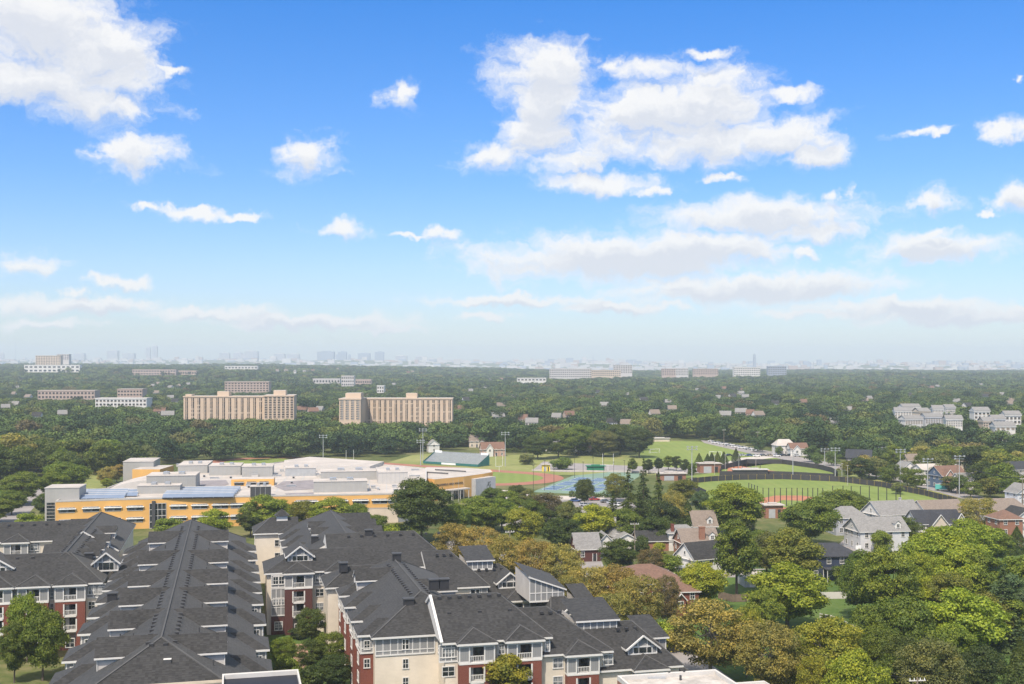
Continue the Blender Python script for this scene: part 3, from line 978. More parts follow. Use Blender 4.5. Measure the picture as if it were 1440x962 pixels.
def clerestory(B, x0, x1, yf, z0, z1, depth, rise, right_drop=0.0):
    """long street-facing dormer: a row of pale panels under one roof slope"""
    d = MB()
    n = max(3, round((x1 - x0) / 1.15))
    zr_ = z1 - right_drop
    d.face([(x0, yf, z0), (x1, yf, z0), (x1, yf, zr_), (x0, yf, z1)], 'panel_gray')
    d.face([(x1, yf, z0), (x1, yf + depth, z0), (x1, yf + depth, zr_), (x1, yf, zr_)], 'siding_light')
    d.face([(x0, yf + depth, z0), (x0, yf, z0), (x0, yf, z1), (x0, yf + depth, z1)], 'siding_light')
    for i in range(n + 1):
        x = x0 + (x1 - x0) * i / n
        d.box(x - .08, x + .08, yf - .07, yf - .004, z0, z1 - right_drop * i / n, 'white_trim')
    d.box(x0 - .1, x1 + .1, yf - .09, yf - .005, z0 - .05, z0 + .28, 'white_trim')
    if right_drop:
        d.box(x0, x1, yf - .08, yf - .0045, z0 + (zr_ - z0) * .72, z0 + (zr_ - z0) * .72 + .16, 'white_trim')
    o = B.part(d, 'dormer')
    r = MB()
    e0, e1 = (x0 - .4, yf - .5, z1 + .05), (x1 + .5, yf - .5, zr_ + .05)
    r.face([e0, e1, (x1 + .5, yf + depth, zr_ + rise), (x0 - .4, yf + depth, z1 + rise)], 'shingle_dark')
    r.face([(e0[0], e0[1], e0[2] - .3), (e1[0], e1[1], e1[2] - .3), e1, e0], 'white_trim')
    r.face([(e1[0], e1[1], e1[2] - .3), (e1[0], yf + depth, zr_ + rise - .3), (e1[0], yf + depth, zr_ + rise), e1], 'white_trim')
    B.part(r, 'dormer_roof', o)

_vm = MB(); _vm.box(-.3, .3, -.2, .2, -.15, .26, 'dark_metal', 'vent_metal'); VENT = _vm.mesh('roof_vent')
_pm = MB(); _pm.tube((0, 0, -.2), (0, 0, .75), .09, .09, 6, 'vent_metal'); PIPE = _pm.mesh('vent_pipe')
_bm = MB(); _bm.box(-.8, .8, -.6, .6, -.6, 1.1, 'dark_metal'); _bm.box(-.95, .95, -.75, .75, 1.1, 1.3, 'vent_metal'); STACK = _bm.mesh('chimney_box')

# ---------- the long bar in the middle-left
def bar():
    B = Bld('apartment_building', 'long dark-roofed apartment bar with rows of dormers on both sides of one ridge', 'building', -9.1, 220, 'apartment blocks of the dark-roofed complex')
    xr, zr = -9.1, 19.2
    xl, xx = -21.8, 3.6
    k = (zr - ZE) / (xx - xr)
    ya, yb, yf, ye = 160.0, 279.5, 152.0, 290.0
    r = MB()
    A, C = (xr, ya, zr), (xr, yb, zr)
    d = ya - yf
    zf = zr - k * d
    r.face([(xx, yf, ZE), (xx, ye, ZE), C, A, (xr + d, yf, zf)], 'shingle_dark')
    r.face([(xl, ye, ZE), (xl, yf, ZE), (xr - d, yf, zf), A, C], 'shingle_dark')
    r.face([(xr - d, yf, zf), (xr + d, yf, zf), A], 'shingle_dark')
    r.face([(xx, ye, ZE), (xl, ye, ZE), C], 'shingle_dark')
    fascia_ring(r, [(xl, yf), (xx, yf), (xx, ye), (xl, ye)], ZE - .002)
    r.box(xr - d - .1, xr + d + .1, yf - .15, yf - .01, zf - .35, zf, 'siding_beige')
    r.face([(xl, yf, ZE), (xx, yf, ZE), (xr + d, yf, zf), (xr - d, yf, zf)], 'siding_cream')
    B.part(r, 'roof')
    w = MB(); w.box(xl + .6, xx - .6, yf + .3, ye - .6, 0, ZE - .33, 'siding_cream')
    B.part(w, 'wall')
    caps(B, [(A, C), (A, (xr - d, yf, zf)), (A, (xr + d, yf, zf)), (C, (xx, ye, ZE)), (C, (xl, ye, ZE))], .13)
    slope = lambda x: zr - k * abs(x - xr)
    ridges = [G(0, p, 18.9)[1] for p in (748, 773.8, 801, 825, 854, 889.4)]
    ridges = [263.0, 235.5, 213.2, 196.7, 179.6, 162.6]
    for s in (1, -1):
        for y in ridges:
            side_dormer(B, xr, xr + s * 8.6, y + (0 if s > 0 else .8), 18.9, 16.85, 3.25, s, slope)
        ys = [162, 176.1, 193.4, 209.8, 220.6, 231.3, 242.4, 257.4, 269.7] if s > 0 else [162, 176, 193.2, 205.5, 217.4, 229.4, 239.5, 250.1, 261, 272.2]
        for i, y in enumerate(ys):
            nx = ys[i + 1] if i + 1 < len(ys) else y + 14
            side_bay(B, (xx - .6) if s > 0 else (xl + .6), xr + s * 14.8, y, y + min(7.8, nx - y - 1.6), s)
    n = 0
    for s in (1, -1):
        for i in range(46):
            y = 160.5 + i * 2.5
            B.put(VENT, 'roof_vent', (xr + s * 1.75, y, slope(xr + 1.75)), 0)
    for s, off, ys in ((1, 4.6, (166, 172, 184, 189, 205, 223, 229, 246, 254)), (-1, 4.4, (170, 176, 187, 204, 222, 243, 251)), (1, 6.8, (157, 190, 207)), (-1, 6.6, (175, 191, 208))):
        for y in ys:
            B.put(PIPE, 'vent_pipe', (xr + s * off, y, slope(xr + off)), 0)
    B.put(STACK, 'chimney_box', (-20.6, 214.5, slope(-20.6) + .5), 0)
    hm = MB(); hm.box(-.5, .5, -.35, .5, -.3, .35, 'vent_metal', 'white_trim'); HM = hm.mesh('roof_hatch')
    B.put(HM, 'roof_hatch', (xr + 1.0, 155.6, zr - k * 4.4), 0)
    for s in (-1, 1):
        B.put(VENT, 'roof_vent', (xr + s * .9 - .3, 158.6, zr - k * 1.4), 0)
bar()

# ---------- the block on the left
def left_block():
    B = Bld('apartment_building', 'dark-roofed apartment block at the left edge with white gabled dormers and brick balcony bays', 'building', -32, 262, 'apartment blocks of the dark-roofed complex')
    wing(B, -80, -24.6, 237.9, 256.5, 17.5, 8, 7.2)                  # wing along the court
    wing(B, -40.5, -24.9, 240.5, 322, 17.6, 6.8, 10, 'y')            # spine
    wing(B, -84, -33, 297.3, 311.5, 16.6, 6, 0)                      # rear wing
    yf = 238.5
    for px in (98.5, 46.5, -5, -58):
        pavilion(B, b_at(px, yf - 1.5), 5.5, yf)
    for px0, px1, c in ((122, 150, 2), (70, 76, 1), (18, 24, 1)):
        facade_gap(B, b_at(px0, yf), b_at(px1, yf), yf, cols=c)
    gable_dormer(B, b_at(-8, 243), 242.6, 14.35, 6.6, 1.5, 2.1, 6)
    gable_dormer(B, b_at(150, 247), 246.0, 13.6, 4.6, 1.9, 1.9, 5)
    for px in (22, ):
        pavilion(B, b_at(px, 296.3), 5.4, 297.9)
    facade_gap(B, b_at(40, 298), b_at(56, 298), 297.9, cols=1)
    slope = lambda x: 17.6 - .615 * abs(x + 32.7)
    for y in (255.5, 265.0, 276.0, 290.0):
        side_dormer(B, -32.7, -26.8, y, 17.0, 15.6, 2.6, 1, slope)
    for y in (249, 262, 275.5, 289, 303):
        side_dormer(B, -32.7, -39.0, y, 17.2, 15.6, 3.4, -1, slope)
    for i in range(16):
        for s in (1, -1):
            B.put(VENT, 'roof_vent', (-32.7 + s * 1.5, 252 + i * 2.2, slope(-31.2)), 0)
    for i in range(9):
        B.put(VENT, 'roof_vent', (-62 + i * 2.9, 245.9, 16.9), 0)
        B.put(VENT, 'roof_vent', (-62 + i * 2.9, 303.0, 16.05), 0)
    B.put(STACK, 'chimney_box', (-28.9, 252.5, 15.2), 0)
    m = MB()                                                         # parapet of the fire wall across the right slope
    m.tube((-32.7, 275, 17.75), (-25.0, 275, 13.1), .2, .2, 4, 'white_trim')
    m.tube((-32.7, 275, 17.75), (-33.2, 275, 17.4), .2, .2, 4, 'white_trim')
    B.part(m, 'fire_wall')
left_block()

# ---------- the large block right of the court
def right_block():
    B = Bld('apartment_building', 'large stepped apartment block right of the court with a cream end wall facing the street', 'building', 36, 205, 'apartment blocks of the dark-roofed complex')
    # rear part round the court
    wing(B, 6.6, 27, 240, 254, 16.3, 7.2, 0)
    wing(B, 20, 46.6, 240.2, 264, 18.7, 0, 7)
    wing(B, 13, 36.4, 252, 303.6, 18.6, 0, 10, 'y')
    wing(B, 5.4, 17, 296.8, 309, 15.9, 4.5, 0)
    # left front part
    wing(B, 21.5, 40.9, 179.5, 232, 17.6, 11, 8, 'y')
    wing(B, 17.6, 31, 221.8, 233.5, 15.8, 5.2, 0)
    wing(B, 31.7, 49.5, 173.4, 194.6, 18.0, 0, 6.6)
    # the street front steps down the slope, one storey at a time
    wing(B, 46.0, 59.6, 173.2, 194.4, 15.3, 0, 8.3, ze=10.05)
    wing(B, 56.0, 71.5, 173.0, 194.2, 12.2, 0, 5.2, ze=7.0)
    wing(B, 66.0, 74.5, 173.4, 193.0, 8.7, 0, 4.0, ze=3.9, mat='brick_red')
    wing(B, 40, 52.6, 232.0, 255.4, 15.5, 0, 6.6, ze=9.6)
    wing(B, 49, 64.4, 231.5, 254.2, 12.2, 0, 7.4, ze=6.6)
    wing(B, 60, 72.5, 211.5, 233, 9.0, 3, 7.0, ze=3.6)
    # court facade of the rear part
    yf = 240.6
    pavilion(B, b_at(420, yf - 1.5), 5.6, yf, mat='brick_dark')
    pavilion(B, b_at(478, yf - 1.5), 5.4, yf, mat='brick_dark')
    facade_gap(B, b_at(441, yf), b_at(458, yf), yf, cols=1)
    m = MB()
    x0, x1 = b_at(381.5, yf - .5), b_at(402, yf - .5)
    m.box(x0, x1, yf - .5, yf + .3, 0, 3.9, 'brick_dark'); m.box(x0, x1, yf - .5, yf + .3, 3.9, 12.4, 'siding_white')
    panels(m, x0, x1, yf - .5, 3.9, 9.6, 1.1, 0); panels(m, x0, x1, yf - .5, 9.7, 12.4, 1.3, .7)
    for z in (5.6, 7.3):
        m.box(x0, x1, yf - .62, yf - .56, z, z + .14, 'white_trim')
    o = B.part(m, 'bay')
    for i in (0, 1):
        win(B, x0 + (x1 - x0) * (.3 + .4 * i), yf - .57, 10.5, .95, 1.5, parent=o)
        win(B, x0 + (x1 - x0) * (.3 + .4 * i), yf - .57, 6.2, .95, 1.3, pale=True, parent=o)
    win(B, (x0 + x1) / 2, yf - .5, 1.0, 1.5, 1.6, pale=True, parent=o, bars=(1, 2))
    gable_dormer(B, b_at(421, 246), 243.5, 14.3, 5.0, 1.4, 1.9, 6)
    for y in (272, 283, 294):
        slope = lambda x: 18.6 - .495 * abs(x - 24.7)
    for y in (271.0, 281.5):
        side_dormer(B, 24.7, 18.2, y, 17.6, 16.2, 2.1, -1, lambda x: 18.6 - .495 * abs(x - 24.7))
    for y in (263, 274, 285, 296):
        side_bay(B, 13.6, 11.6, y, y + 8, -1)
    for y in (268, 280, 292):
        side_dormer(B, 24.7, 34.5, y, 18.0, 16.2, 3.5, 1, lambda x: 18.6 - .495 * abs(x - 24.7))
    # cream gable wall with the small cupola
    for z in (9.4, 6.1):
        win(B, b_at(392, 297.4), 297.4, z, 1.9, 1.5)
        win(B, 6.0, 303, z, 1.2, 1.5, 'l')
    c = MB()
    xc, yc = 12.9, 303
    c.box(xc - 1.4, xc + 1.4, yc - 1.4, yc + 1.4, 14.5, 16.5, 'white_trim')
    o = B.part(c, 'cupola')
    c = MB()
    P_ = [(xc - 1.9, yc - 1.9, 16.5), (xc + 1.9, yc - 1.9, 16.5), (xc + 1.9, yc + 1.9, 16.5), (xc - 1.9, yc + 1.9, 16.5)]
    for i in range(4):
        c.face([P_[i], P_[(i + 1) % 4], (xc, yc, 18.2)], 'shingle_dark')
    c.face(P_[::-1], 'white_trim')
    B.part(c, 'cupola_roof', o)
    # brick bays along the court side of the front part
    for y in (181.6, 192.0, 203.4, 213.4):
        side_bay(B, 22.1, 19.5, y, y + 7.2, -1, 'brick_red', inner=4)
    # white end wall
    yw = 180.1
    m = MB()
    x0, x1 = 22.2, 31.68
    panels(m, x0, x1, yw, ZE - .36 - 2.75, ZE - .36, 1.2)
    o = B.part(m, 'panel_band')
    win(B, 27.0, yw - .06, ZE - 2.2, .95, 1.5, parent=o)
    for k in (1, 2, 3):
        win(B, 27.0, yw, ZE - 2.3 - ST * k, .8, 1.4)
    m = MB()                                                          # side panels of the step
    panels_x(m, 174.1, 180.0, 32.3, ZE - .36 - 2.75, ZE - .36, -1, 1.3)
    B.part(m, 'panel_band')
    m = MB()                                                          # white rake of the gable wall
    m.tube((31.65, 173.4, ZE), (31.65, 184, 18.05), .3, .3, 4, 'white_trim')
    m.tube((31.65, 184, 18.05), (31.65, 194.6, ZE), .3, .3, 4, 'white_trim')
    B.part(m, 'rake_board')
    # street fronts
    yf = 174.0
    for px in (671, 738):
        pavilion(B, b_at(px, yf - 1.5), 5.5, yf)
    facade_gap(B, b_at(617.5, yf), b_at(643.5, yf), yf, cols=1)
    facade_gap(B, b_at(699, yf), b_at(711, yf), yf, cols=1)
    facade_gap(B, b_at(766, yf), b_at(773, yf), yf, cols=1)
    yf = 173.8
    pavilion(B, b_at(820.5, yf - 1.5), 5.2, yf, ze=10.05)
    for px0, px1 in ((775, 794), (848, 862)):
        x = (b_at(px0, yf) + b_at(px1, yf)) / 2
        for k in (0, 1, 2):
            win(B, x, yf, 10.05 - 2.3 - ST * k, 1.5, 1.5, pale=True)
    yf = 173.6
    pavilion(B, b_at(916, yf - 1.5), 5.2, yf, ze=7.0)
    # upper fronts that show over the lower roofs
    m = MB(); yf = 232.6
    panels(m, b_at(661, yf), b_at(685, yf), yf, 9.6 - 3.1, 9.6 - .36, 1.3, 0); o = B.part(m, 'panel_band')
    win(B, b_at(668, yf), yf - .06, 9.6 - 2.6, 1.8, 1.9, parent=o)
    yf = 232.1
    pavilion(B, b_at(729, yf - 1.5), 5.0, yf, ze=6.6)
    facade_gap(B, b_at(752, yf), b_at(764, yf), yf, cols=1, ze=6.6)
    # dormers on the street slopes
    gable_dormer(B, b_at(717, 235), 235.0, 8.35, 5.0, 1.4, 1.95, 6)
    gable_dormer(B, b_at(801, 216), 215.5, 5.3, 4.4, 1.2, 1.7, 6)
    gable_dormer(B, b_at(903.5, 176), 176.0, 8.35, 4.9, 1.35, 1.85, 6)
    clerestory(B, b_at(656, 242), b_at(691, 242), 241.0, 11.4, 13.5, 9, 1.8)
    clerestory(B, b_at(738, 226), b_at(785, 226), 222.0, 7.9, 13.2, 12, 1.0, 2.9)
    clerestory(B, b_at(810, 183), b_at(865, 183), 182.3, 11.2, 13.0, 9, 1.9)
    clerestory(B, b_at(906, 184), b_at(933, 184), 183.0, 7.0, 9.3, 9, 1.9)
    clerestory(B, b_at(812, 222), b_at(832, 222), 222.5, 6.0, 8.2, 7, 1.6)
    # vents and stacks
    for (x0, x1, y, z, n) in ((33, 43, 183.2, 17.75, 7), (25, 45, 250.6, 18.2, 8), (43, 46, 241.5, 14.9, 3), (52, 57, 240.5, 11.5, 4), (50, 53, 182.0, 14.7, 3), (34, 44, 179.8, 15.9, 3), (63, 66, 181, 11.5, 3)):
        for i in range(n):
            B.put(VENT, 'roof_vent', (x0 + (x1 - x0) * i / max(1, n - 1), y, z), 0)
    for i in range(16):
        B.put(VENT, 'roof_vent', (31.2 - 1.5, 192 + i * 1.9, 16.85), 0)
        B.put(VENT, 'roof_vent', (31.2 + 1.5, 192 + i * 1.9, 16.85), 0)
    for p in ((28.6, 187.5, 15.9), (36.0, 195.2, 17.4), (34.2, 195.2, 17.4), (21.5, 226, 15.6), (31.6, 222.5, 17.6), (29.5, 251.5, 18.2), (18.5, 262, 15.6)):
        B.put(STACK, 'chimney_box', p, 0)
    side_dormer(B, 31.2, 22.6, 216.5, 17.2, 15.4, 3.0, -1, lambda x: 17.6 - .495 * abs(x - 31.2))
    side_dormer(B, 31.2, 39.5, 203.5, 17.2, 15.4, 3.0, 1, lambda x: 17.6 - .495 * abs(x - 31.2))
right_block()

# ---------- flat roofs at the bottom edge
def flat_building(name, label, poly, z, mat, top, coping='stone_pale', group=None):
    cx = sum(p[0] for p in poly) / len(poly); cy_ = sum(p[1] for p in poly) / len(poly)
    t = thing(name, label, 'building', (cx, cy_, 0), 0, group)
    o = (cx, cy_, 0)
    m = MB(); m.prism(poly, 0, z, mat, mat); m.build('wall', t, o)
    c = Vector((cx, cy_))
    inn = [tuple(c + (Vector(p) - c) * .955) for p in poly]
    m = MB(); m.face([(p[0], p[1], z + .05) for p in (inn if (inn[1][0]-inn[0][0])*(inn[2][1]-inn[0][1])-(inn[2][0]-inn[0][0])*(inn[1][1]-inn[0][1])>0 else inn[::-1])], top); m.build('roof', t, o)
    m = MB()
    for i in range(len(poly)):
        p, q, p2, q2 = poly[i], poly[(i + 1) % len(poly)], inn[i], inn[(i + 1) % len(poly)]
        m.face([(p[0], p[1], z + .6), (q[0], q[1], z + .6), (q2[0], q2[1], z + .6), (p2[0], p2[1], z + .6)], coping)
        m.face([(p2[0], p2[1], z), (q2[0], q2[1], z), (q2[0], q2[1], z + .6), (p2[0], p2[1], z + .6)], coping)
        m.face([(p[0], p[1], z), (q[0], q[1], z), (q[0], q[1], z + .6), (p[0], p[1], z + .6)], coping)
    m.build('parapet', t, o)
    return t, o
p_ = [A2W(-1.1, 150.8), A2W(8.5, 150.8), A2W(8.5, 124), A2W(-1.1, 124)]
flat_building('flat_roofed_building', 'flat black roof edged with a white parapet in front of the long apartment bar', p_, 15.6, 'siding_white', 'membrane_black')
def gravel_block():
    q = [G(868, 950, 14.6), G(1006, 941, 14.6)]
    d = (Vector(q[1]) - Vector(q[0])).normalized()
    n = Vector((d.y, -d.x))
    p = [q[0], q[1], tuple(Vector(q[1]) + n * 26), tuple(Vector(q[0]) + n * 26)]
    t, o = flat_building('flat_roofed_building', 'flat pale gravel roof stained with rust at the bottom edge beside the olive trees', p, 14.0, 'brick_orange', 'roof_gravel')
    m = MB()
    for k, (px, py) in enumerate(((941, 950), (962, 949), (957, 955))):
        x, y = G(px, py, 14.2)
        m2 = MB(); m2.tube((x, y, 14.0), (x, y, 14.7), .16, .16, 8, 'vent_metal'); m2.build('vent_pipe', t, o)
    x, y = G(918, 951, 14.3)
    m2 = MB(); m2.box(x - 1.7, x + 1.7, y - .4, y + .4, 14.06, 14.35, 'metal_gray'); m2.build('roof_hatch', t, o)
    q = [G(1036, 951, 12.6), G(1058, 949, 12.6)]
    q[1] = tuple(Vector(q[0]) + d * 3.2)
    p2 = [tuple(Vector(p[1]) + d * .4 + n * 2.0), tuple(Vector(p[1]) + d * 6.2 + n * 2.0), tuple(Vector(p[1]) + d * 6.2 + n * 26), tuple(Vector(p[1]) + d * .4 + n * 26)]
    flat_building('flat_roofed_building', 'lower flat pinkish roof stepping down right of the gravel roof', p2, 12.6, 'brick_orange', 'concrete')
gravel_block()
# ------------------------------------------------------------------ the school
def ccw(p):
    a = sum(p[i][0] * p[(i + 1) % len(p)][1] - p[(i + 1) % len(p)][0] * p[i][1] for i in range(len(p)))
    return p if a > 0 else p[::-1]

def school():
    ZR = 10.0
    cx, cy_ = -80.0, 450.0
    t = thing('school_building', 'long low school with orange walls, white flat roofs, grey plant rooms and blue solar panels', 'school', (cx, cy_, 0))
    o = (cx, cy_, 0)
    front = [(78, 706), (150, 703.5), (250, 701), (344, 699), (400, 698), (480, 696.5), (560, 695), (600, 690)]
    back = [(600, 660), (560, 656), (480, 650), (435, 646.5), (400, 650), (350, 657), (280, 662), (215, 668), (170, 680), (150, 688), (100, 695)]
    P = ccw([G(x, y, ZR) for x, y in front + back])
    m = MB(); m.prism(P, 0, ZR, 'school_tan', 'school_tan'); m.build('wall', t, o)
    c = Vector((sum(p[0] for p in P) / len(P), sum(p[1] for p in P) / len(P)))
    inn = [tuple(c + (Vector(p) - c) * .992) for p in P]
    m = MB(); m.face([(p[0], p[1], ZR + .06) for p in inn], 'roof_white'); m.build('roof', t, o)
    m = MB()
    for i in range(len(P)):
        p, q, p2, q2 = P[i], P[(i + 1) % len(P)], inn[i], inn[(i + 1) % len(P)]
        m.face([(p[0], p[1], ZR + .5), (q[0], q[1], ZR + .5), (q2[0], q2[1], ZR + .5), (p2[0], p2[1], ZR + .5)], 'metal_white')
        m.face([(p[0], p[1], ZR - .2), (q[0], q[1], ZR - .2), (q[0], q[1], ZR + .5), (p[0], p[1], ZR + .5)], 'metal_white')
        m.face([(q2[0], q2[1], ZR), (p2[0], p2[1], ZR), (p2[0], p2[1], ZR + .5), (q2[0], q2[1], ZR + .5)], 'metal_white')
    m.build('parapet', t, o)
    # lowest storey, pale stone, a little proud of the orange wall
    F = [Vector(G(x, y, ZR)) for x, y in front]
    def on_front(px):
        k = (px - 720) / FOC
        for i in range(len(F) - 1):
            a, b = F[i], F[i + 1]
            den = (b.x - a.x) - k * (b.y - a.y)
            s = (k * a.y - a.x) / den
            if -1e-6 <= s <= 1.000001:
                return a + (b - a) * s, math.atan2(b.y - a.y, b.x - a.x)
        return F[-1], 0.0
    m = MB()
    for i in range(4, len(F) - 1):
        a, b = F[i], F[i + 1]
        n = Vector(((b - a).y, -(b - a).x)).normalized() * .06
        m.face([(a.x + n.x, a.y + n.y, 0), (b.x + n.x, b.y + n.y, 0), (b.x + n.x, b.y + n.y, 5.0), (a.x + n.x, a.y + n.y, 5.0)], 'metal_gray' if i == 6 else 'siding_beige')
        m.face([(a.x + n.x * 2, a.y + n.y * 2, 5.05), (b.x + n.x * 2, b.y + n.y * 2, 5.05), (b.x + n.x * 2, b.y + n.y * 2, 5.4), (a.x + n.x * 2, a.y + n.y * 2, 5.4)], 'roof_white')
    m.build('base_course', t, o)
    def school_window(w, h, n, canopy=True):
        b = MB()
        b.box(-w / 2, w / 2, -.06, .02, 0, h, 'window_glass')
        b.box(-w / 2, w / 2, -.12, -.061, -.14, .0, 'metal_white'); b.box(-w / 2, w / 2, -.12, -.061, h, h + .14, 'metal_white')
        for i in range(n + 1):
            x = -w / 2 + w * i / n
            b.box(x - .06, x + .06, -.115, -.0615, .001, h - .001, 'dark_metal')
        b.box(-w / 2, -w / 2 + w * .62, -.09, -.0605, .05, h - .05, 'window_pale')
        if canopy:
            b.box(-w / 2 - .4, w / 2 + .4, -.6, -.05, h * .66, h * .66 + .3, 'line_white')
        return b.mesh('window')
    W1, W2 = school_window(5.0, 1.55, 5), school_window(4.0, 1.6, 4)
    def put(mesh, name, px, z, rz=None):
        p, a = on_front(px)
        link(name, mesh, t, (p.x - cx, p.y - cy_, z), a)
    for px in (94, 128, 159, 190, 251, 281, 310, 335):
        put(W1, 'window', px, 6.35)
    for px in (94, 128, 159, 190, 251, 281, 310, 335):
        put(W1, 'window', px, 2.4)
    for px in (424, 438, 463, 480, 507, 534, 556):
        put(W1 if px > 500 else W2, 'window', px, 6.9)
    m = MB()                                                      # stair window with its dark pier
    m.box(-2.7, 2.7, -.08, .02, 0, 8.6, 'window_glass')
    for i in range(5):
        m.box(-2.7 + i * 1.35 - .07, -2.7 + i * 1.35 + .07, -.16, -.081, 0, 8.6, 'metal_white')
    for i in range(5):
        m.box(-2.7, 2.7, -.15, -.0815, i * 2.1, i * 2.1 + .2, 'metal_white')
    m.box(-1.9, -.8, -.9, -.0, 0, 9.4, 'vent_metal')
    put(m.mesh('stair_window'), 'stair_window', 222, 0)
    m = MB()                                                      # ground floor annex at the left end
    # grey entrance tower
    ang = 0.16
    def roofbox(name, x0, x1, yt, yb, depth, mat, zb=ZR, top='roof_white', extra=None):
        Y = (EYE - zb) * FOC / (yb - HOR)
        a, b = (x0 - 720) / FOC * Y, (x1 - 720) / FOC * Y
        h = (yb - yt) * Y / FOC
        w = (b - a) * .985
        b_ = MB(); b_.box(0, w, 0, depth, 0, h, mat, top)
        b_.box(-.15, w + .15, -.15, depth + .15, h + .01, h + .25, 'metal_white', top)
        if extra:
            extra(b_, w, depth, h)
        return link(name, b_.mesh(name), t, (a - cx, Y - cy_, zb), ang)
    def strip(b_, w, d, h):
        b_.box(.6, 3.2, -.06, -.0, .5, h * .66, 'window_glass')
        for i in range(8):
            b_.box(.5, 3.3, -.1, -.0605, .5 + i * h * .08, .62 + i * h * .08, 'metal_white')
    roofbox('entrance_tower', 63, 110, 687, 746, 11, 'metal_panel', 0, 'roof_white', strip)
    roofbox('rear_tower', 173, 215, 650, 691, 20, 'metal_panel', 0)
    def louvres(b_, w, d, h):
        n = int(w / 1.5)
        for i in range(1, n):
            b_.box(i * w / n - .05, i * w / n + .05, -.05, -.0, .1, h - .1, 'metal_gray')
        for s in (.3, .62):
            b_.box(w * s, w * s + min(3, w * .12), d * .3, d * .3 + 3, h + .26, h + 1.1, 'steel')
    for (x0, x1, yt, yb, d, mat) in ((206, 274, 670, 690, 14, 'metal_panel'), (193, 252, 684, 695, 7, 'metal_panel'), (250, 291, 655, 666, 22, 'metal_panel'), (294, 338, 656, 669, 14, 'metal_panel'),
                                     (340, 383, 657, 671, 14, 'metal_panel'), (401, 444, 659, 670, 9, 'metal_gray'), (451, 531, 664, 676, 11, 'metal_panel'), (441, 517, 678, 693, 9, 'metal_panel'), (532, 574, 665, 681, 22, 'metal_white'),
                                     (352, 380, 685, 699, 5, 'vent_metal')):
        roofbox('plant_room', x0, x1, yt, yb, d, mat, extra=louvres)
    # set-back orange storey with windows
    Y = 46 * FOC / (684 - HOR)
    a, b = (325 - 720) / FOC * Y, (384 - 720) / FOC * Y
    m = MB(); m.box(0, b - a, 0, 9, 0, 2.6, 'school_tan', 'roof_white')
    for i in range(3):
        m.box(1.2 + i * 4.6, 4.6 + i * 4.6, -.06, 0, .3, 1.7, 'window_glass'); m.box(1.0 + i * 4.6, 4.8 + i * 4.6, -.4, -.0605, 1.3, 1.5, 'metal_white')
    link('upper_storey', m.mesh('upper_storey'), t, (a - cx, Y - cy_, ZR), ang)
    Y = 46 * FOC / (662 - HOR)
    m = MB(); m.box((186 - 720) / FOC * Y, (225 - 720) / FOC * Y, Y, Y + 20, 0, 10.6, 'school_tan', 'roof_white'); m.build('upper_storey', t, o)
    # barrel roof of the hall on the left and gym roof
    def barrel(x0, x1, yb, rise, depth, name='barrel_roof'):
        Y = 46 * FOC / (yb - HOR)
        a, b = (x0 - 720) / FOC * Y, (x1 - 720) / FOC * Y
        w = b - a
        b_ = MB(); n = 14
        pr = [(w * i / n, rise * math.sin(math.pi * (i / n) * .5) ** .9) for i in range(n + 1)]
        for i in range(n):
            (xa, za), (xb, zb) = pr[i], pr[i + 1]
            b_.face([(xa, 0, za), (xb, 0, zb), (xb, depth, zb), (xa, depth, za)], 'roof_white')
        b_.face([(p[0], 0, p[1]) for p in pr] + [(w, 0, 0)], 'metal_white')
        b_.face([(w, 0, 0), (w, depth, 0), (w, depth, rise), (w, 0, rise)], 'metal_white')
        link(name, b_.mesh(name), t, (a - cx, Y - cy_, ZR), ang)
    barrel(150, 206, 689.5, 3.4, 20)
    q = [G(x, y, ZR) for x, y in ((398, 660), (400, 652), (436, 647), (540, 654), (520, 661))]
    m = MB(); m.prism([tuple(v) for v in q], ZR, ZR + 1.6, 'metal_white', 'roof_white'); m.build('gym_roof', t, o)
    for pts in ([(386, 684), (398, 677), (441, 675), (441, 688), (400, 690)], [(270, 685), (282, 676), (318, 675), (322, 681), (300, 690)], [(400, 694), (441, 692.5), (441, 696), (404, 696.5)]):
        q = ccw([G(x, y, ZR + .1) for x, y in pts])
        m = MB(); m.face([(v[0], v[1], ZR + .12) for v in q], 'roof_dark_gravel'); m.build('gravel_roof', t, o)
    # small plant on the roofs: hoods, curbs, ducts
    rr = random.Random(4)
    um = []
    for (w_, d_, h_, mt_) in ((1.6, 1.6, 1.0, 'metal_gray'), (2.6, 1.4, 1.2, 'metal_white'), (.8, .8, .7, 'vent_metal'), (3.4, .7, .6, 'steel')):
        b_ = MB(); b_.box(-w_ / 2, w_ / 2, -d_ / 2, d_ / 2, 0, h_, mt_); b_.box(-w_ / 2 - .1, w_ / 2 + .1, -d_ / 2 - .1, d_ / 2 + .1, h_ + .005, h_ + .12, 'metal_gray')
        um.append(b_.mesh('roof_unit'))
    for k in range(60):
        px, py = rr.uniform(215, 585), rr.uniform(654, 694)
        x, y = G(px, py, ZR)
        link('roof_unit', um[rr.randrange(4)], t, (x - cx, y - cy_, ZR + .06), rr.choice((.16, .16, 1.7)))
    b_ = MB()
    for k in range(16):                                            # seams of the roofing
        x0, y0 = G(180 + k * 26, 692, ZR); x1, y1 = G(235 + k * 22, 662, ZR)
        d_ = Vector((x1 - x0, y1 - y0)).normalized(); n_ = Vector((d_.y, -d_.x)) * .14
        b_.face([(x0 - n_.x, y0 - n_.y, ZR + .075), (x0 + n_.x, y0 + n_.y, ZR + .075), (x1 + n_.x, y1 + n_.y, ZR + .075), (x1 - n_.x, y1 - n_.y, ZR + .075)], 'metal_gray')
    b_.build('roof_seam', t, o)
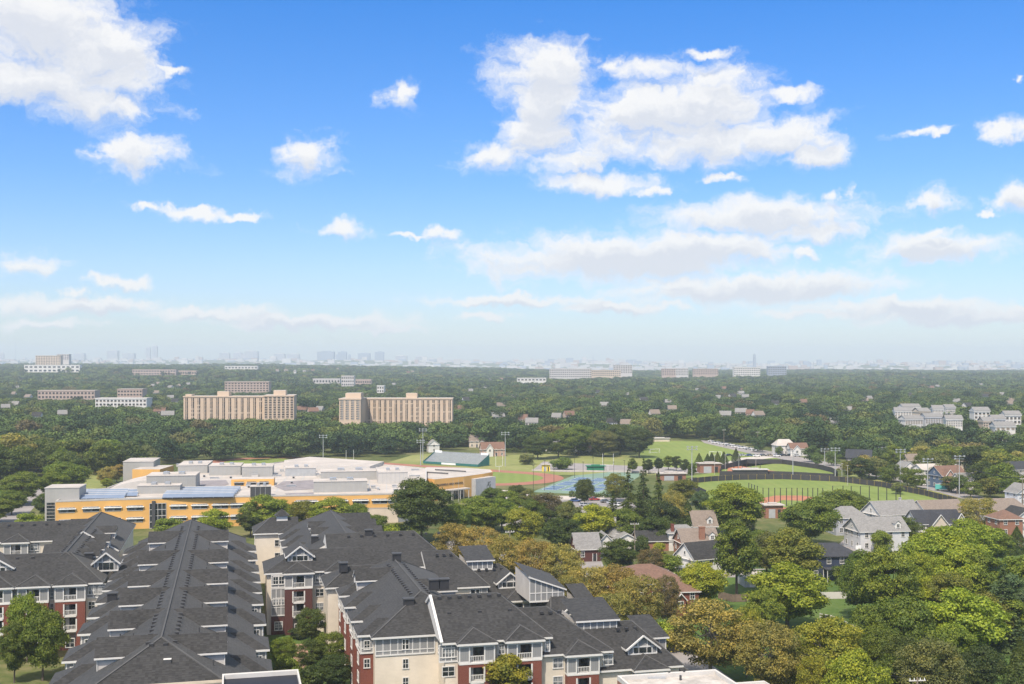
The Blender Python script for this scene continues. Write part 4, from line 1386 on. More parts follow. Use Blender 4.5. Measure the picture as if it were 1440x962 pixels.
    # solar arrays: tilted rows
    def solar(x0, x1, y0, y1, rows):
        for i in range(rows):
            py = y1 + (y0 - y1) * i / max(1, rows - 1)
            Y = (EYE - ZR - 1) * FOC / (py - HOR)
            sh = (rows - 1 - i) * -1.5
            a, b = (x0 + i * 2.2 - 720) / FOC * Y, (x1 + i * 2.2 - 720) / FOC * Y
            b_ = MB(); w = b - a
            b_.face([(0, 0, .35), (w, 0, .35), (w, 2.7, 1.5), (0, 2.7, 1.5)], 'solar_blue')
            b_.face([(0, 2.71, 1.48), (w, 2.71, 1.48), (w, .01, .3), (0, .01, .3)], 'metal_gray')
            b_.face([(0, -.01, -.05), (w, -.01, -.05), (w, -.01, .36), (0, -.01, .36)], 'dark_metal'); b_.face([(0, 2.4, 1.38), (w, 2.4, 1.38), (w, 2.72, 1.53), (0, 2.72, 1.53)], 'metal_gray')
            n = int(w / 3)
            for k in range(n + 1):
                x = w * k / max(1, n)
                b_.box(x - .06, x + .06, 2.5, 2.62, 0, 1.38, 'steel')
                b_.box(x - .05, x + .05, -.02, .02, .0, .36, 'steel')
            link('solar_panel', b_.mesh('solar_panel'), t, (a - cx, Y - cy_, ZR + .06), .13)
    solar(108, 172, 691, 699, 4)
    solar(228, 326, 688, 697.5, 5)
    solar(176, 192, 691, 695, 2)
    # drum-like wing with the name on it at the right end
    ZB = 8.7
    E = ccw([G(x, y, ZB) for x, y in ((574, 668), (592, 672), (611, 674.5), (652, 670.5), (680, 666.5), (693, 664), (690, 660.5), (655, 658), (600, 657))])
    m = MB(); m.prism(E, 0, ZB, 'school_tan', 'school_tan'); m.build('wall', t, o)
    c = Vector((sum(p[0] for p in E) / len(E), sum(p[1] for p in E) / len(E)))
    inn = [tuple(c + (Vector(p) - c) * .985) for p in E]
    m = MB(); m.face([(p[0], p[1], ZB + .08) for p in inn], 'roof_white')
    for (xa, ya, xb, yb) in ((590, 665, 630, 667.5), (612, 662, 655, 664.5)):
        p, q = G(xa, ya, ZB), G(xb, yb, ZB)
        m.tube((p[0], p[1], ZB + .5), (q[0], q[1], ZB + .5), .35, .35, 4, 'vent_metal')
    m.build('roof', t, o)
    p0, p1 = Vector(G(611, 674.5, ZB)), Vector(G(652, 670.5, ZB))
    d = (p1 - p0).normalized()
    rz = math.atan2(d.y, d.x)
    nrm = Vector((d.y, -d.x))
    fc = bpy.data.curves.new('sign_lettering', 'FONT')
    fc.body = "WAKEFIELD HIGH SCHOOL"
    fc.size = 1.15
    fc.extrude = .06
    fc.space_character = 1.05
    fc.materials.append(MATS['vent_metal'])
    s = p0 + d * 1.3 + nrm * .1
    tmp = bpy.data.objects.new('lettering', fc)
    COL.objects.link(tmp)
    bpy.context.view_layer.update()
    sm_ = bpy.data.meshes.new_from_object(tmp.evaluated_get(bpy.context.evaluated_depsgraph_get()))
    bpy.data.objects.remove(tmp)
    so = link('sign_lettering', sm_, t, (s.x - cx, s.y - cy_, 5.9))
    so.rotation_euler = (math.pi / 2, 0, rz)
    # grey porch box and glazed entrance
    q0, q1 = Vector(G(660, 671, 8.0)), Vector(G(688, 667.5, 8.0))
    dd = (q1 - q0); rz2 = math.atan2(dd.y, dd.x); L = dd.length
    m = MB(); m.box(0, L, -3.5, 3, 0, 7.4, 'metal_gray', 'roof_white'); m.box(L * .55, L * .75, -3.6, -3.5, 2.6, 5.6, 'window_pale')
    link('porch', m.mesh('porch'), t, (q0.x - cx, q0.y - cy_, 0), rz2)
    m = MB(); m.box(0, 15, -.1, .1, .2, 3.6, 'window_glass'); m.box(-.5, 15.5, -3.2, 0, 3.8, 4.3, 'roof_white')
    for i in range(7):
        m.box(i * 2.4 - .1, i * 2.4 + .1, -.2, -.101, .2, 3.6, 'metal_white')
    for i in range(4):
        m.tube((i * 4.8 + .3, -3.0, 0), (i * 4.8 + .3, -3.0, 3.8), .18, .18, 8, 'metal_white')
    s = p0 + d * 1.5 + nrm * .3
    link('entrance_glazing', m.mesh('entrance_glazing'), t, (s.x - cx, s.y - cy_, 0), rz)
    for k in range(3):
        f = p0 + d * (2 + k * 3.0) + nrm * 9
        m = MB(); m.tube((0, 0, 0), (0, 0, 9), .09, .05, 6, 'metal_white')
        fp = m.build('flagpole', None, loc=(f.x, f.y, 0))
        tag(fp, 'thin white flagpole before the school entrance', 'flagpole', 'flagpoles before the school entrance')
school()

# ------------------------------------------------------------------ sports ground
def bleachers():
    c = TA + (TB - TA) * 0.62 - TP * 6
    rz = math.atan2(TD.y, TD.x)
    t = thing('bleachers', 'tall silver and blue grandstand beside the red running track', 'grandstand', (c.x, c.y, 0), rz)
    Lh, rows = 19.0, 12
    m = MB()
    for r in range(rows):
        z = .8 + r * .42
        m.box(-Lh, Lh, 2 + r * .85, 2 + r * .85 + .5, z + .25, z + .32, 'bleacher_metal')
        m.box(-Lh, Lh, 2 + r * .85 + .5, 2 + r * .85 + .85, z - .02, z + .05, 'steel')
        m.box(-Lh, Lh, 2 + r * .85 + .84, 2 + r * .85 + .86, z, z + .42, 'metal_gray')
    m.build('seating', t)
    m = MB(); m.box(-Lh - .2, Lh + .2, 1.6, 1.75, .2, 1.4, 'bleacher_green')
    for s in (-1, 1):
        m.face([(s * (Lh + .25), 1.7, .2), (s * (Lh + .25), 2 + rows * .85, .2), (s * (Lh + .25), 2 + rows * .85, 6.4), (s * (Lh + .25), 1.7, 1.5)], 'bleacher_green')
    m.build('skirt', t)
    m = MB()
    for i in range(13):
        x = -Lh + i * Lh / 6
        m.tube((x, 2.1 + rows * .85, 0), (x, 2.1 + rows * .85, 6.6), .08, .08, 5, 'dark_metal')
    m.box(-Lh, Lh, 2.05 + rows * .85, 2.1 + rows * .85, 5.6, 6.5, 'steel')
    for x in (-Lh + 2.5, Lh - 3):
        m.box(x - 2.5, x + 2.5, 1.95 + rows * .85, 2.04 + rows * .85, 5.7, 6.9, 'line_white')
    m.build('railing', t)
    m = MB(); m.box(-6, 4, 1.45, 1.58, .25, 1.25, 'line_white'); m.build('banner', t)
bleachers()

def mast(px, yt, yb, label, heads=6, name='floodlight_mast'):
    x, y = G(px, yb)
    h = (yb - yt) * y / FOC
    t = thing(name, label, 'floodlight', (x, y, 0), 0, 'floodlight masts of the sports ground')
    m = MB(); m.tube((0, 0, 0), (0, 0, h), .24, .14, 8, 'metal_gray'); m.build('pole', t)
    m = MB()
    m.box(-2.2, 2.2, -.1, .1, h - .25, h - .1, 'steel'); m.box(-2.2, 2.2, -.1, .1, h - 1.35, h - 1.2, 'steel')
    m.build('crossarm', t)
    lm = MB(); lm.box(-.3, .3, -.55, .1, -.3, .3, 'metal_gray', 'steel'); lm.box(-.26, .26, -.58, -.551, -.26, .26, 'window_pale')
    me = lm.mesh('lamp_head')
    for i in range(heads):
        link('lamp_head', me, t, (-1.9 + (i % 3) * 1.9, -.15, h - .1 - (i // 3) * 1.1))
mast(591.5, 619, 655, 'shorter pair member of two close floodlight masts left of the grandstand')
mast(594.7, 603, 648, 'taller pair member of two close floodlight masts left of the grandstand')
mast(710.5, 608, 656, 'floodlight mast on the grass slope right of the grandstand')
mast(454.5, 612, 655, 'faint floodlight mast rising behind the highest white school roof')
mast(973, 628, 697, 'tall floodlight mast at the left corner of the big ball field by the spruces')
mast(1159.7, 631, 657, 'floodlight mast just behind the far curve of the upper ball field fence', 4)
mast(1174.5, 630, 674, 'floodlight mast at the right tip of the upper ball field')
mast(1240, 629, 652, 'floodlight mast in front of the dark trees past the angular dark house', 4)
mast(1266, 632, 684, 'tall floodlight mast at the bend of the black outfield fence')
mast(1304.5, 645, 697, 'floodlight mast on the outfield before the long white house', 4)
mast(1349, 641, 699, 'floodlight mast at the right end of the black outfield fence', 4)
mast(1115, 634, 672, 'slender floodlight mast between the two ball fields', 2)

def slim_post(px, yt, yb, label, group, mat='dark_metal', name='lamp_post', cat='lamp post', arm=True):
    x, y = G(px, yb)
    h = (yb - yt) * y / FOC
    m = MB(); m.tube((0, 0, 0), (0, 0, h), .1, .07, 6, mat)
    if arm:
        m.box(-.5, .5, -.18, .18, h, h + .16, mat)
    tag(m.build(name, None, loc=(x, y, 0)), label, cat, group)
for px, yt, yb in ((766, 648, 690), (779, 645, 689), (808, 641, 672), (834, 643, 690), (849, 641, 672), (863, 650, 688), (878, 648, 668), (820, 650, 694), (750, 655, 692)):
    slim_post(px, yt, yb, 'thin dark lamp post around the blue tennis courts', 'lamp posts around the tennis courts')
for px, yt, yb in ((1005, 640, 668), (1020, 640, 664), (1039, 638, 668), (1063, 640, 664), (1184, 652, 676), (1192, 655, 683), (1384, 702, 714)):
    slim_post(px, yt, yb, 'thin pale lamp post by the ball fields', 'pale posts by the ball fields', 'metal_white')

def fence_line(name, label, pts, h, mat='fence_black', cap=None, cat='fence', step=4.0, group=None):
    p = [Vector(G(*q)) for q in pts]
    c = sum(p, Vector((0, 0))) / len(p)
    t = thing(name, label, cat, (c.x, c.y, 0), 0, group)
    m, ps = MB(), MB()
    for a, b in zip(p, p[1:]):
        d = b - a
        n = Vector((d.y, -d.x)).normalized() * .04
        q = [a - n - c, b - n - c, b + n - c, a + n - c]
        m.face([(q[0].x, q[0].y, .08), (q[1].x, q[1].y, .08), (q[1].x, q[1].y, h), (q[0].x, q[0].y, h)], mat)
        m.face([(q[2].x, q[2].y, .08), (q[3].x, q[3].y, .08), (q[3].x, q[3].y, h), (q[2].x, q[2].y, h)], mat)
        m.face([(v.x, v.y, h) for v in q], cap or mat)
        k = max(1, int(d.length / step))
        for i in range(k):
            v = a + d * (i / k) - c
            ps.tube((v.x, v.y, 0), (v.x, v.y, h + .12), .06, .06, 5, cap or mat)
    m.build('fence_panel', t); o = ps.build('fence_posts', t)
fence_line('outfield_fence', 'long black padded fence curving round the back of the big ball field', [(960, 688), (972, 680), (1000, 677), (1040, 675), (1100, 674), (1180, 677.5), (1240, 685), (1300, 697), (1346, 709)], 2.5, cap='yellow_paint')
fence_line('side_fence', 'short black fence running down to the spruces beside the big ball field', [(958, 683), (975, 689), (993, 698)], 2.6)
fence_line('outfield_fence', 'black fence looping round the upper ball field', [(1072, 670), (1012, 670), (1014, 661), (1050, 652), (1100, 652.5), (1150, 659.5), (1170, 664.5), (1178, 670), (1172, 674), (1120, 671), (1072, 669.5)], 2.6)

def backstop(label, xs, yt, yb, name='backstop_fence'):
    xs_ = list(xs)
    p = [Vector(G(x, yb(x))) for x in xs_]
    c = sum(p, Vector((0, 0))) / len(p)
    t = thing(name, label, 'ball fence', (c.x, c.y, 0))
    for x, v in zip(xs_, p):
        h = (yb(x) - yt(x)) * v.y / FOC
        m = MB(); m.tube((v.x - c.x, v.y - c.y, 0), (v.x - c.x, v.y - c.y, h), .17, .15, 6, 'dark_metal'); m.build('post', t)
    m = MB()
    for (xa, a), (xb, b) in zip(list(zip(xs_, p)), list(zip(xs_, p))[1:]):
        ha, hb = (yb(xa) - yt(xa)) * a.y / FOC, (yb(xb) - yt(xb)) * b.y / FOC
        for f in (.98, .5):
            m.tube((a.x - c.x, a.y - c.y, ha * f), (b.x - c.x, b.y - c.y, hb * f), .03, .03, 4, 'dark_metal')
    m.build('cable', t)
backstop('row of tall black net posts before the red clay of the big ball field', (1053, 1057, 1061, 1065, 1073, 1081, 1089.5, 1097.5, 1106, 1113.5, 1121, 1128.5, 1136, 1143, 1150, 1157), lambda x: 679 + min(7, (x - 1053) * .35), lambda x: 699 + min(13, (x - 1053) * .65) - max(0, (x - 1121) * .15))
backstop('row of tall dark net posts along the right half of the big ball field', (1171, 1185.5, 1197, 1210, 1222.5, 1235, 1247, 1260, 1266), lambda x: 683 + (x - 1171) * .012, lambda x: 703.5)
backstop('short row of dark net posts round the clay of the upper ball field', (1032, 1038, 1044, 1050, 1056, 1063, 1069), lambda x: 652, lambda x: 661)

def small_building(name, label, px, yb, w, d, h, mat, roof, rot=0.1, door=True, cat='pavilion', over=.6):
    x, y = G(px, yb)
    t = thing(name, label, cat, (x, y, 0), rot)
    m = MB(); m.box(-w / 2, w / 2, 0, d, 0, h, mat); m.build('wall', t)
    m = MB(); m.box(-w / 2 - over, w / 2 + over, -over, d + over, h + .01, h + .35, roof)
    m.box(-w / 4, w / 4, d * .3, d * .7, h + .36, h + .9, roof); m.build('roof', t)
    if door:
        m = MB(); m.box(-w * .32, w * .05, -.06, -.001, .1, h * .72, 'metal_gray'); m.build('shutter', t)
        m = MB(); m.box(w * .2, w * .36, -.06, -.001, .1, h * .7, 'dark_metal'); m.build('door', t)
small_building('field_pavilion', 'small tan brick pavilion with white roof between the two ball fields', 999, 665, 11, 6, 4.6, 'brick_orange', 'roof_white')
small_building('field_pavilion', 'low tan brick hut with white roof at the left corner of the green verge', 946, 676, 13, 7, 3.2, 'brick_orange', 'roof_white')
small_building('field_pavilion', 'tan brick scorer hut with white roof below the black net posts', 1089, 729, 6.5, 5, 4.6, 'brick_orange', 'roof_white')
small_building('dugout', 'long dugout with pale roof and dark front by the upper ball field', 1056, 670, 17, 4, 3.2, 'fence_black', 'metal_white', .02, False, 'dugout')
small_building('storage_shed', 'small yellow hut at the end of the red running track', 768, 663, 4, 3, 3.4, 'yellow_paint', 'roof_white', .1, True, 'shed')
small_building('storage_shed', 'dark green covered shelter on the terrace behind the tennis courts', 838, 663, 9, 3, 2.6, 'tarp_green', 'tarp_green', .05, False, 'shed')

def goal(px, yb, label, w=7.3, h=2.4, football=False, rot=0.0):
    x, y = G(px, yb)
    m = MB()
    if football:
        m.tube((0, 0, 0), (0, 0, 3), .09, .09, 6, 'line_white'); m.tube((-2.8, 0, 3), (2.8, 0, 3), .09, .09, 6, 'line_white')
        for s in (-1, 1):
            m.tube((s * 2.8, 0, 3), (s * 2.8, 0, 9), .08, .08, 6, 'line_white')
    else:
        for s in (-1, 1):
            m.tube((s * w / 2, 0, 0), (s * w / 2, 0, h), .1, .1, 6, 'line_white'); m.tube((s * w / 2, 0, h), (s * w / 2, 1.6, 0), .06, .06, 5, 'line_white')
        m.tube((-w / 2, 0, h), (w / 2, 0, h), .1, .1, 6, 'line_white'); m.tube((-w / 2, 1.6, .1), (w / 2, 1.6, .1), .06, .06, 5, 'line_white')
    tag(m.build('goal', None, loc=(x, y, 0), rz=rot), label, 'goal')
goal(921, 637, 'white football goal on the left part of the far green field', rot=.5)
goal(1006, 641, 'white football goal at the near right corner of the far green field', rot=-.2)
goal(855, 662, 'white goal posts with tall uprights behind the tennis courts', football=True)
goal(702, 664, 'white goal posts with tall uprights at the end of the track infield', football=True, rot=.9)
goal(492, 656, 'white goal posts behind the school roof at the far end of the infield', football=True, rot=.9)
small_building('dugout', 'low pale bench shelter at the far edge of the far green field', 928, 621, 14, 3, 2.2, 'siding_beige', 'metal_white', 0, False, 'dugout')
# ------------------------------------------------------------------ houses
HOUSE_BOX = []          # (px0, px1, py_top, py_base, Y): keeps planted trees from standing in front of them
def house(label, px, pt, zr, w, d, ze, rot, wall, roof, hip=0.0, floors=2, chimney=None, dormers=(), gables=(), porch=None, name='house', cat='house', front=True, left=True, right=True, group=None, trim='white_trim', keep=True):
    """house whose ridge (along its own x) passes the direction (px, pt) at height zr"""
    x, y = G(px, pt, zr)
    t = thing(name, label, cat, (x, y, 0), rot, group)
    hw, hd = w / 2, d / 2
    if keep:
        HOUSE_BOX.append((px - hw * FOC / y - 3, px + hw * FOC / y + 3, pt, HOR + (EYE - ze * .35) * FOC / (y - hd), y))
    m = MB(); m.box(-hw, hw, -hd, hd, 0, ze, wall)
    if not hip:
        for s in (-1, 1):
            f = [(s * hw, -hd, ze), (s * hw, hd, ze), (s * hw, 0, zr - .25)]
            m.face(f if s > 0 else f[::-1], wall)
    m.build('wall', t)
    ov, th = .45, .22
    k = (zr - ze) / hd
    m = MB()
    ex, ey, zl = hw + ov, hd + ov, ze - ov * k
    R0, R1 = (-(hw + ov) + hip, 0, zr), (hw + ov - hip, 0, zr)
    E = [(-ex, -ey, zl), (ex, -ey, zl), (ex, ey, zl), (-ex, ey, zl)]
    m.face([E[0], E[1], R1, R0], roof); m.face([E[2], E[3], R0, R1], roof)
    lo = [(p[0], p[1], p[2] - th) for p in E]
    if hip:
        m.face([E[1], E[2], R1], roof); m.face([E[3], E[0], R0], roof)
        for i in range(4):
            m.face([lo[i], lo[(i + 1) % 4], E[(i + 1) % 4], E[i]], trim)
    else:
        for s, Rp, a, b in ((-1, R0, 3, 0), (1, R1, 1, 2)):
            Rl = (Rp[0], 0, zr - th)
            m.face([lo[a], Rl, Rp, E[a]], trim); m.face([Rl, lo[b], E[b], Rp], trim)
        for i in (0, 2):
            m.face([lo[i], lo[i + 1], E[i + 1], E[i]], trim)
    m.face(lo[::-1], trim)
    m.build('roof', t)
    sto = ze / floors
    for f in range(floors):
        z = f * sto + sto * .36
        if front:
            n = max(2, int(w / 3.2))
            for i in range(n):
                if f == 0 and i == n // 2:
                    dm = MB(); dm.box(-.5, .5, -.08, .02, 0, 2.1, 'dark_metal'); dm.box(-.65, -.5, -.1, .02, 0, 2.2, 'white_trim'); dm.box(.5, .65, -.1, .02, 0, 2.2, 'white_trim')
                    link('door', dm.mesh('door'), t, (-hw + w * (i + .5) / n, -hd, .1)); continue
                link('window', window_mesh(.95, 1.35), t, (-hw + w * (i + .5) / n, -hd, z))
        for flag, s, key in ((left, -1, 'l'), (right, 1, 'r')):
            if flag:
                n = max(1, int(d / 3.6))
                for i in range(n):
                    link('window', window_mesh(.9, 1.3), t, (s * hw, -hd + d * (i + .5) / n, z), FACE[key])
    if left and not hip and zr - ze > 2.2:
        link('window', window_mesh(.6, .8, bars=(0, 0)), t, (-hw, 0, ze + .5), FACE['l'])
    if chimney:
        cx_, cy2, cw, ch, cm = chimney
        m = MB(); m.box(cx_ - cw / 2, cx_ + cw / 2, cy2 - .45, cy2 + .45, ze * .5, ch, cm); m.box(cx_ - cw / 2 - .1, cx_ + cw / 2 + .1, cy2 - .55, cy2 + .55, ch + .005, ch + .18, cm)
        m.build('chimney', t)
    for xd in dormers:
        zb = ze + .4
        yb = -hd + .4 / k
        m = MB()
        m.face([(xd - .9, yb, zb), (xd + .9, yb, zb), (xd + .9, yb, zb + 1.4), (xd, yb, zb + 2.2), (xd - .9, yb, zb + 1.4)], 'siding_white')
        for s in (-1, 1):
            f = [(xd + s * .9, yb, zb), (xd + s * .9, yb + 2.6, zb), (xd + s * .9, yb + 2.6, zb + 1.4), (xd + s * .9, yb, zb + 1.4)]
            m.face(f if s > 0 else f[::-1], 'siding_white')
        dd = m.build('dormer', t)
        m = MB()
        for s in (-1, 1):
            f = [(xd, yb - .2, zb + 2.35), (xd, yb + 3.4, zb + 2.35), (xd + s * 1.1, yb + 3.4, zb + 1.4), (xd + s * 1.1, yb - .2, zb + 1.4)]
            m.face(f if s < 0 else f[::-1], roof)
        m.build('dormer_roof', dd)
        link('window', window_mesh(.8, 1.0), dd, (xd, yb, zb + .25))
    for (xg, gw, proj, gz, gr, gm) in gables:
        m = MB()
        y0 = -hd - proj
        m.box(xg - gw / 2, xg + gw / 2, y0, -hd + .1, 0, gz, gm)
        m.face([(xg - gw / 2, y0, gz), (xg + gw / 2, y0, gz), (xg, y0, gr - .2)], gm)
        g = m.build('gable_wing', t)
        m = MB()
        kk = (gr - gz) / (gw / 2)
        for s in (-1, 1):
            a = (xg, y0 - .35, gr); b = (xg, -hd + 4.5, gr); c = (xg + s * (gw / 2 + .4), -hd + 4.5, gz - .4 * kk); dn = (xg + s * (gw / 2 + .4), y0 - .35, gz - .4 * kk)
            f = [a, b, c, dn]
            m.face(f if s < 0 else f[::-1], roof)
            m.tube((a[0], a[1], a[2] - .1), (dn[0], dn[1], dn[2] - .1), .14, .14, 4, trim)
        m.build('gable_roof', g)
        link('window', window_mesh(1.1, 1.2), g, (xg, y0, max(.8, gz - 1.9)))
        if gz < 4:
            m = MB(); m.box(xg - gw * .36, xg + gw * .36, y0 - .05, y0 - .005, .05, 2.3, 'siding_white'); m.build('garage_door', g)
    if porch:
        x0, x1, y0, y1, z, pm = porch
        m = MB(); m.box(x0, x1, y0, y1, z, z + .2, pm)
        for (a, b) in ((x0 + .2, y0 + .2), (x1 - .2, y0 + .2), (x0 + .2, y1 - .2), (x1 - .2, y1 - .2)):
            m.tube((a, b, 0), (a, b, z), .1, .1, 6, 'white_trim')
        m.build('porch', t)
    return t

house('white farmhouse with black roof and tall gable beside the lime-green tree', 986, 761, 8.8, 10.5, 9, 5.2, .46, 'siding_white', 'shingle_dark', porch=(-9.5, -5.4, -4, 2.5, 2.9, 'metal_gray'))
house('brick cottage with taupe roof, broad brick chimney and white dormer behind the white farmhouse', 979, 742.5, 7.6, 11, 9, 4.2, .16, 'brick_orange', 'shingle_tan', floors=1, chimney=(.6, -3.4, 1.7, 8.2, 'brick_orange'), dormers=(3.6,))
house('white flat-fronted house with grey roof left of the brick cottage', 957, 737.5, 7.4, 9, 7, 5.6, .12, 'siding_white', 'shingle_gray', hip=3, chimney=(-3.3, -2.8, .9, 7.8, 'brick_red'))
house('orange brick ranch house with black roof and small windows', 921, 745.5, 5.7, 12, 8, 3.3, .12, 'brick_orange', 'shingle_dark', floors=1)
house('small white gabled garage left of the brick ranch house', 879, 748, 5.0, 6, 8, 2.9, .12 - math.pi / 2, 'siding_white', 'shingle_gray', floors=1, name='garage', cat='garage')
house('dark brown cottage with grey roof and steep gable by the parked car', 823, 748.5, 7.8, 7, 7.5, 4.0, .2, 'brick_dark', 'shingle_gray', floors=1)
house('white gabled cottage half hidden right of the dark brown cottage', 849, 748, 7.2, 7, 6, 4.0, .12 - math.pi / 2, 'siding_white', 'shingle_gray', floors=1)
house('black gabled house with tan roof beneath the big round tree', 987, 717.5, 9.0, 7.5, 8.5, 4.8, .12, 'siding_charcoal', 'shingle_tan', dormers=(1.5,))
house('pale grey roofed house with a thin chimney among the dark trees', 869, 736, 6.8, 6.5, 7, 4.0, .3, 'siding_beige', 'shingle_gray', hip=2.4, chimney=(-1, 0, .5, 8.6, 'stone_pale'))
house('brick apartment house with a wide red-brown hipped roof behind the olive trees', 905, 793, 7.4, 17, 17, 4.4, .2, 'brick_red', 'shingle_brown', hip=7, floors=2, name='brick_house')
house('dark red brick house with white gabled entrance below the white farmhouse', 956, 818, 6.8, 6, 9, 5.6, .15, 'brick_red', 'shingle_brown', hip=2.5, gables=((-1.5, 2.2, 1.2, 4.2, 5.4, 'brick_red'),), name='brick_house')
house('modern navy house with black hipped roof and lower porch roof', 1163, 763, 8.9, 14, 11, 6.4, .12, 'siding_navy', 'shingle_black', hip=5, trim='dark_metal', porch=(-3.5, 7.4, -8.6, -5.52, 3.2, 'shingle_black'))
house('grey hip-roofed house left of the pale grey house', 1190, 711.5, 9.0, 11, 10, 6.0, .1, 'siding_gray', 'shingle_gray', hip=4)
house('large white gabled house with grey roof below the ball field', 1254, 703.5, 10.0, 16, 11, 6.2, .28, 'siding_white', 'shingle_gray', chimney=(3.2, 0.0, .5, 10.6, 'metal_white'))
house('pale grey house with white garage gable and small dormer', 1232, 726.5, 9.6, 15.5, 11, 6.2, .16, 'siding_pale_gray', 'shingle_gray', gables=((-1.0, 5.5, 2.2, 3.2, 6.0, 'siding_white'),), dormers=(4.6,))
house('white gabled house with long tan roof left of the olive tree', 1318, 702.5, 10.0, 15, 11, 6.4, .24, 'siding_white', 'shingle_tan')
house('beige house with black roof and two white-edged front gables', 1312, 716.5, 9.6, 15, 9.5, 6.0, .12, 'siding_white', 'shingle_black', gables=((-1.2, 6, 2.4, 5.4, 9.0, 'siding_beige'), (6.0, 4.4, 1.6, 5.8, 9.2, 'siding_beige')))
house('tall brick townhouse with brown hipped roof and white windows', 1412, 716.5, 11.0, 7.5, 8, 8.8, .12, 'brick_orange', 'shingle_brown', hip=4, floors=3, name='townhouse')
house('white gabled townhouse cut by the right edge of the view', 1434, 712.5, 11.5, 9, 10, 8.0, .12 - math.pi / 2, 'siding_white', 'shingle_dark', floors=3, name='townhouse')
house('tan-roofed house behind the olive tree at the right edge', 1411, 700.5, 9.5, 13, 10, 6.2, .1, 'siding_white', 'shingle_tan', hip=3)
# across the ball fields
house('brick and navy gabled house across the street from the outfield', 1331, 654.5, 10, 13, 11, 6.2, .3, 'siding_blue', 'shingle_brown', gables=((-3.6, 5, 1.4, 5.8, 8.8, 'brick_pink'),))
house('white house with grey gable and red door right of the navy house', 1356, 664.5, 7.6, 9, 8, 4.4, .3, 'siding_white', 'shingle_gray', floors=1, gables=((1.5, 4.2, 1.4, 3.4, 6.4, 'siding_white'),))
house('long white house with flat pitched roof behind the outfield fence', 1305, 652, 8.6, 12, 9, 6.4, .25, 'siding_white', 'roof_white')
house('white gabled house wedged between dark trees right of the field', 1273, 648.5, 9, 8, 8, 5.8, .2 - math.pi / 2, 'siding_white', 'shingle_gray')
house('angular charcoal house with steep split roof behind the field trees', 1208, 632, 9.5, 13, 10, 5.6, -.35, 'siding_charcoal', 'shingle_black', gables=((2.2, 6, 1.5, 4.8, 7.6, 'brick_pink'),), trim='dark_metal')
house('pale yellow two-storey house at the end of the parked cars', 1102, 617.5, 9.5, 12, 9, 6.2, .1, 'siding_white', 'roof_white', hip=3)
house('white house with brown roof right of the pale yellow house', 1121, 622.5, 8.0, 11, 8, 5.0, .1, 'siding_white', 'shingle_brown', gables=((-2, 5, 1.5, 4.2, 6.8, 'siding_white'),))
house('beige gabled house with dark roof high at the right edge', 1426, 648.5, 9.0, 11, 9, 5.6, .3, 'siding_beige', 'shingle_black')
house('small white house with pale roof below the beige gabled house', 1430, 664.5, 7.2, 8, 8, 4.4, .3, 'siding_white', 'shingle_gray', floors=1)
house('pale grey gabled house at the right edge above the olive tree', 1436, 679.5, 8.4, 8, 9, 5.2, .2 - math.pi / 2, 'siding_pale_gray', 'shingle_gray')
house('tan stucco house with a square tower between the trees right of the masts', 1347, 640.5, 9.5, 7, 7, 7.0, .1, 'siding_beige', 'shingle_tan', hip=2.5)
house('beige house glimpsed between dark trees past the tall outfield mast', 1283, 638, 9, 8, 8, 6.0, .1, 'siding_beige', 'shingle_tan')
# behind the grandstand
house('brown-roofed brick house with a white gable behind the grandstand', 692, 621.5, 8.5, 14, 9, 4.6, .2, 'brick_pink', 'shingle_brown', gables=((-2.4, 4, 1.2, 5, 7.8, 'siding_white'),))
house('house with taupe roof peeping over the bushes behind the grandstand', 670, 611, 8.5, 10, 9, 4.6, .1, 'siding_beige', 'shingle_tan')
house('white gabled house in the trees left of the grandstand', 609, 618, 8.0, 6, 7, 5.2, -1.3, 'siding_white', 'shingle_gray')
house('white house behind the thick trees above the tennis courts', 776, 617, 8.5, 10, 8, 5.4, .1, 'siding_white', 'shingle_gray')
house('beige house with a red door low in the trees left of the far field', 820, 624, 6.5, 9, 7, 4.0, .1, 'siding_beige', 'shingle_brown')

def shed(label, px, yb, w, d, h, mat, roof, rot=.1, name='garage', cat='garage'):
    x, y = G(px, yb)
    t = thing(name, label, cat, (x, y, 0), rot)
    m = MB(); m.box(-w / 2, w / 2, 0, d, 0, h, mat); m.build('wall', t)
    m = MB(); m.box(-w / 2 - .3, w / 2 + .3, -.3, d + .3, h + .01, h + .25, roof); m.build('roof', t)
    m = MB(); m.box(-w * .3, w * .3, -.05, -.004, .05, h * .8, 'white_trim'); m.build('garage_door', t)
    HOUSE_BOX.append((px - 12, px + 12, yb - 10, yb - 2, y))
shed('low garage with pale flat roof in the back yard beside the green lawn', 1064, 826, 6, 6.5, 2.5, 'siding_gray', 'roof_white')
fence_line('garden_wall', 'straight white garden wall across the back lawn below the navy house', [(1150, 843), (1198, 842)], 1.7, 'stone_pale', cat='wall', step=50)
fence_line('garden_wall', 'white stone garden wall curving down beside the yellow-green tree', [(1153, 869), (1170, 872), (1190, 881), (1208, 889)], 1.0, 'stone_pale', cat='wall', step=50)
fence_line('wooden_fence', 'brown board fence below the white farmhouse trunk tree', [(1010, 842), (1030, 847), (1062, 846)], 1.8, 'fence_wood', cat='fence', step=2.4)
fence_line('retaining_wall', 'pale concrete retaining wall along the terrace above the tennis courts', [(748, 662.5), (806, 663.5), (884, 664.5), (960, 667)], .9, 'concrete', cat='wall', step=60)

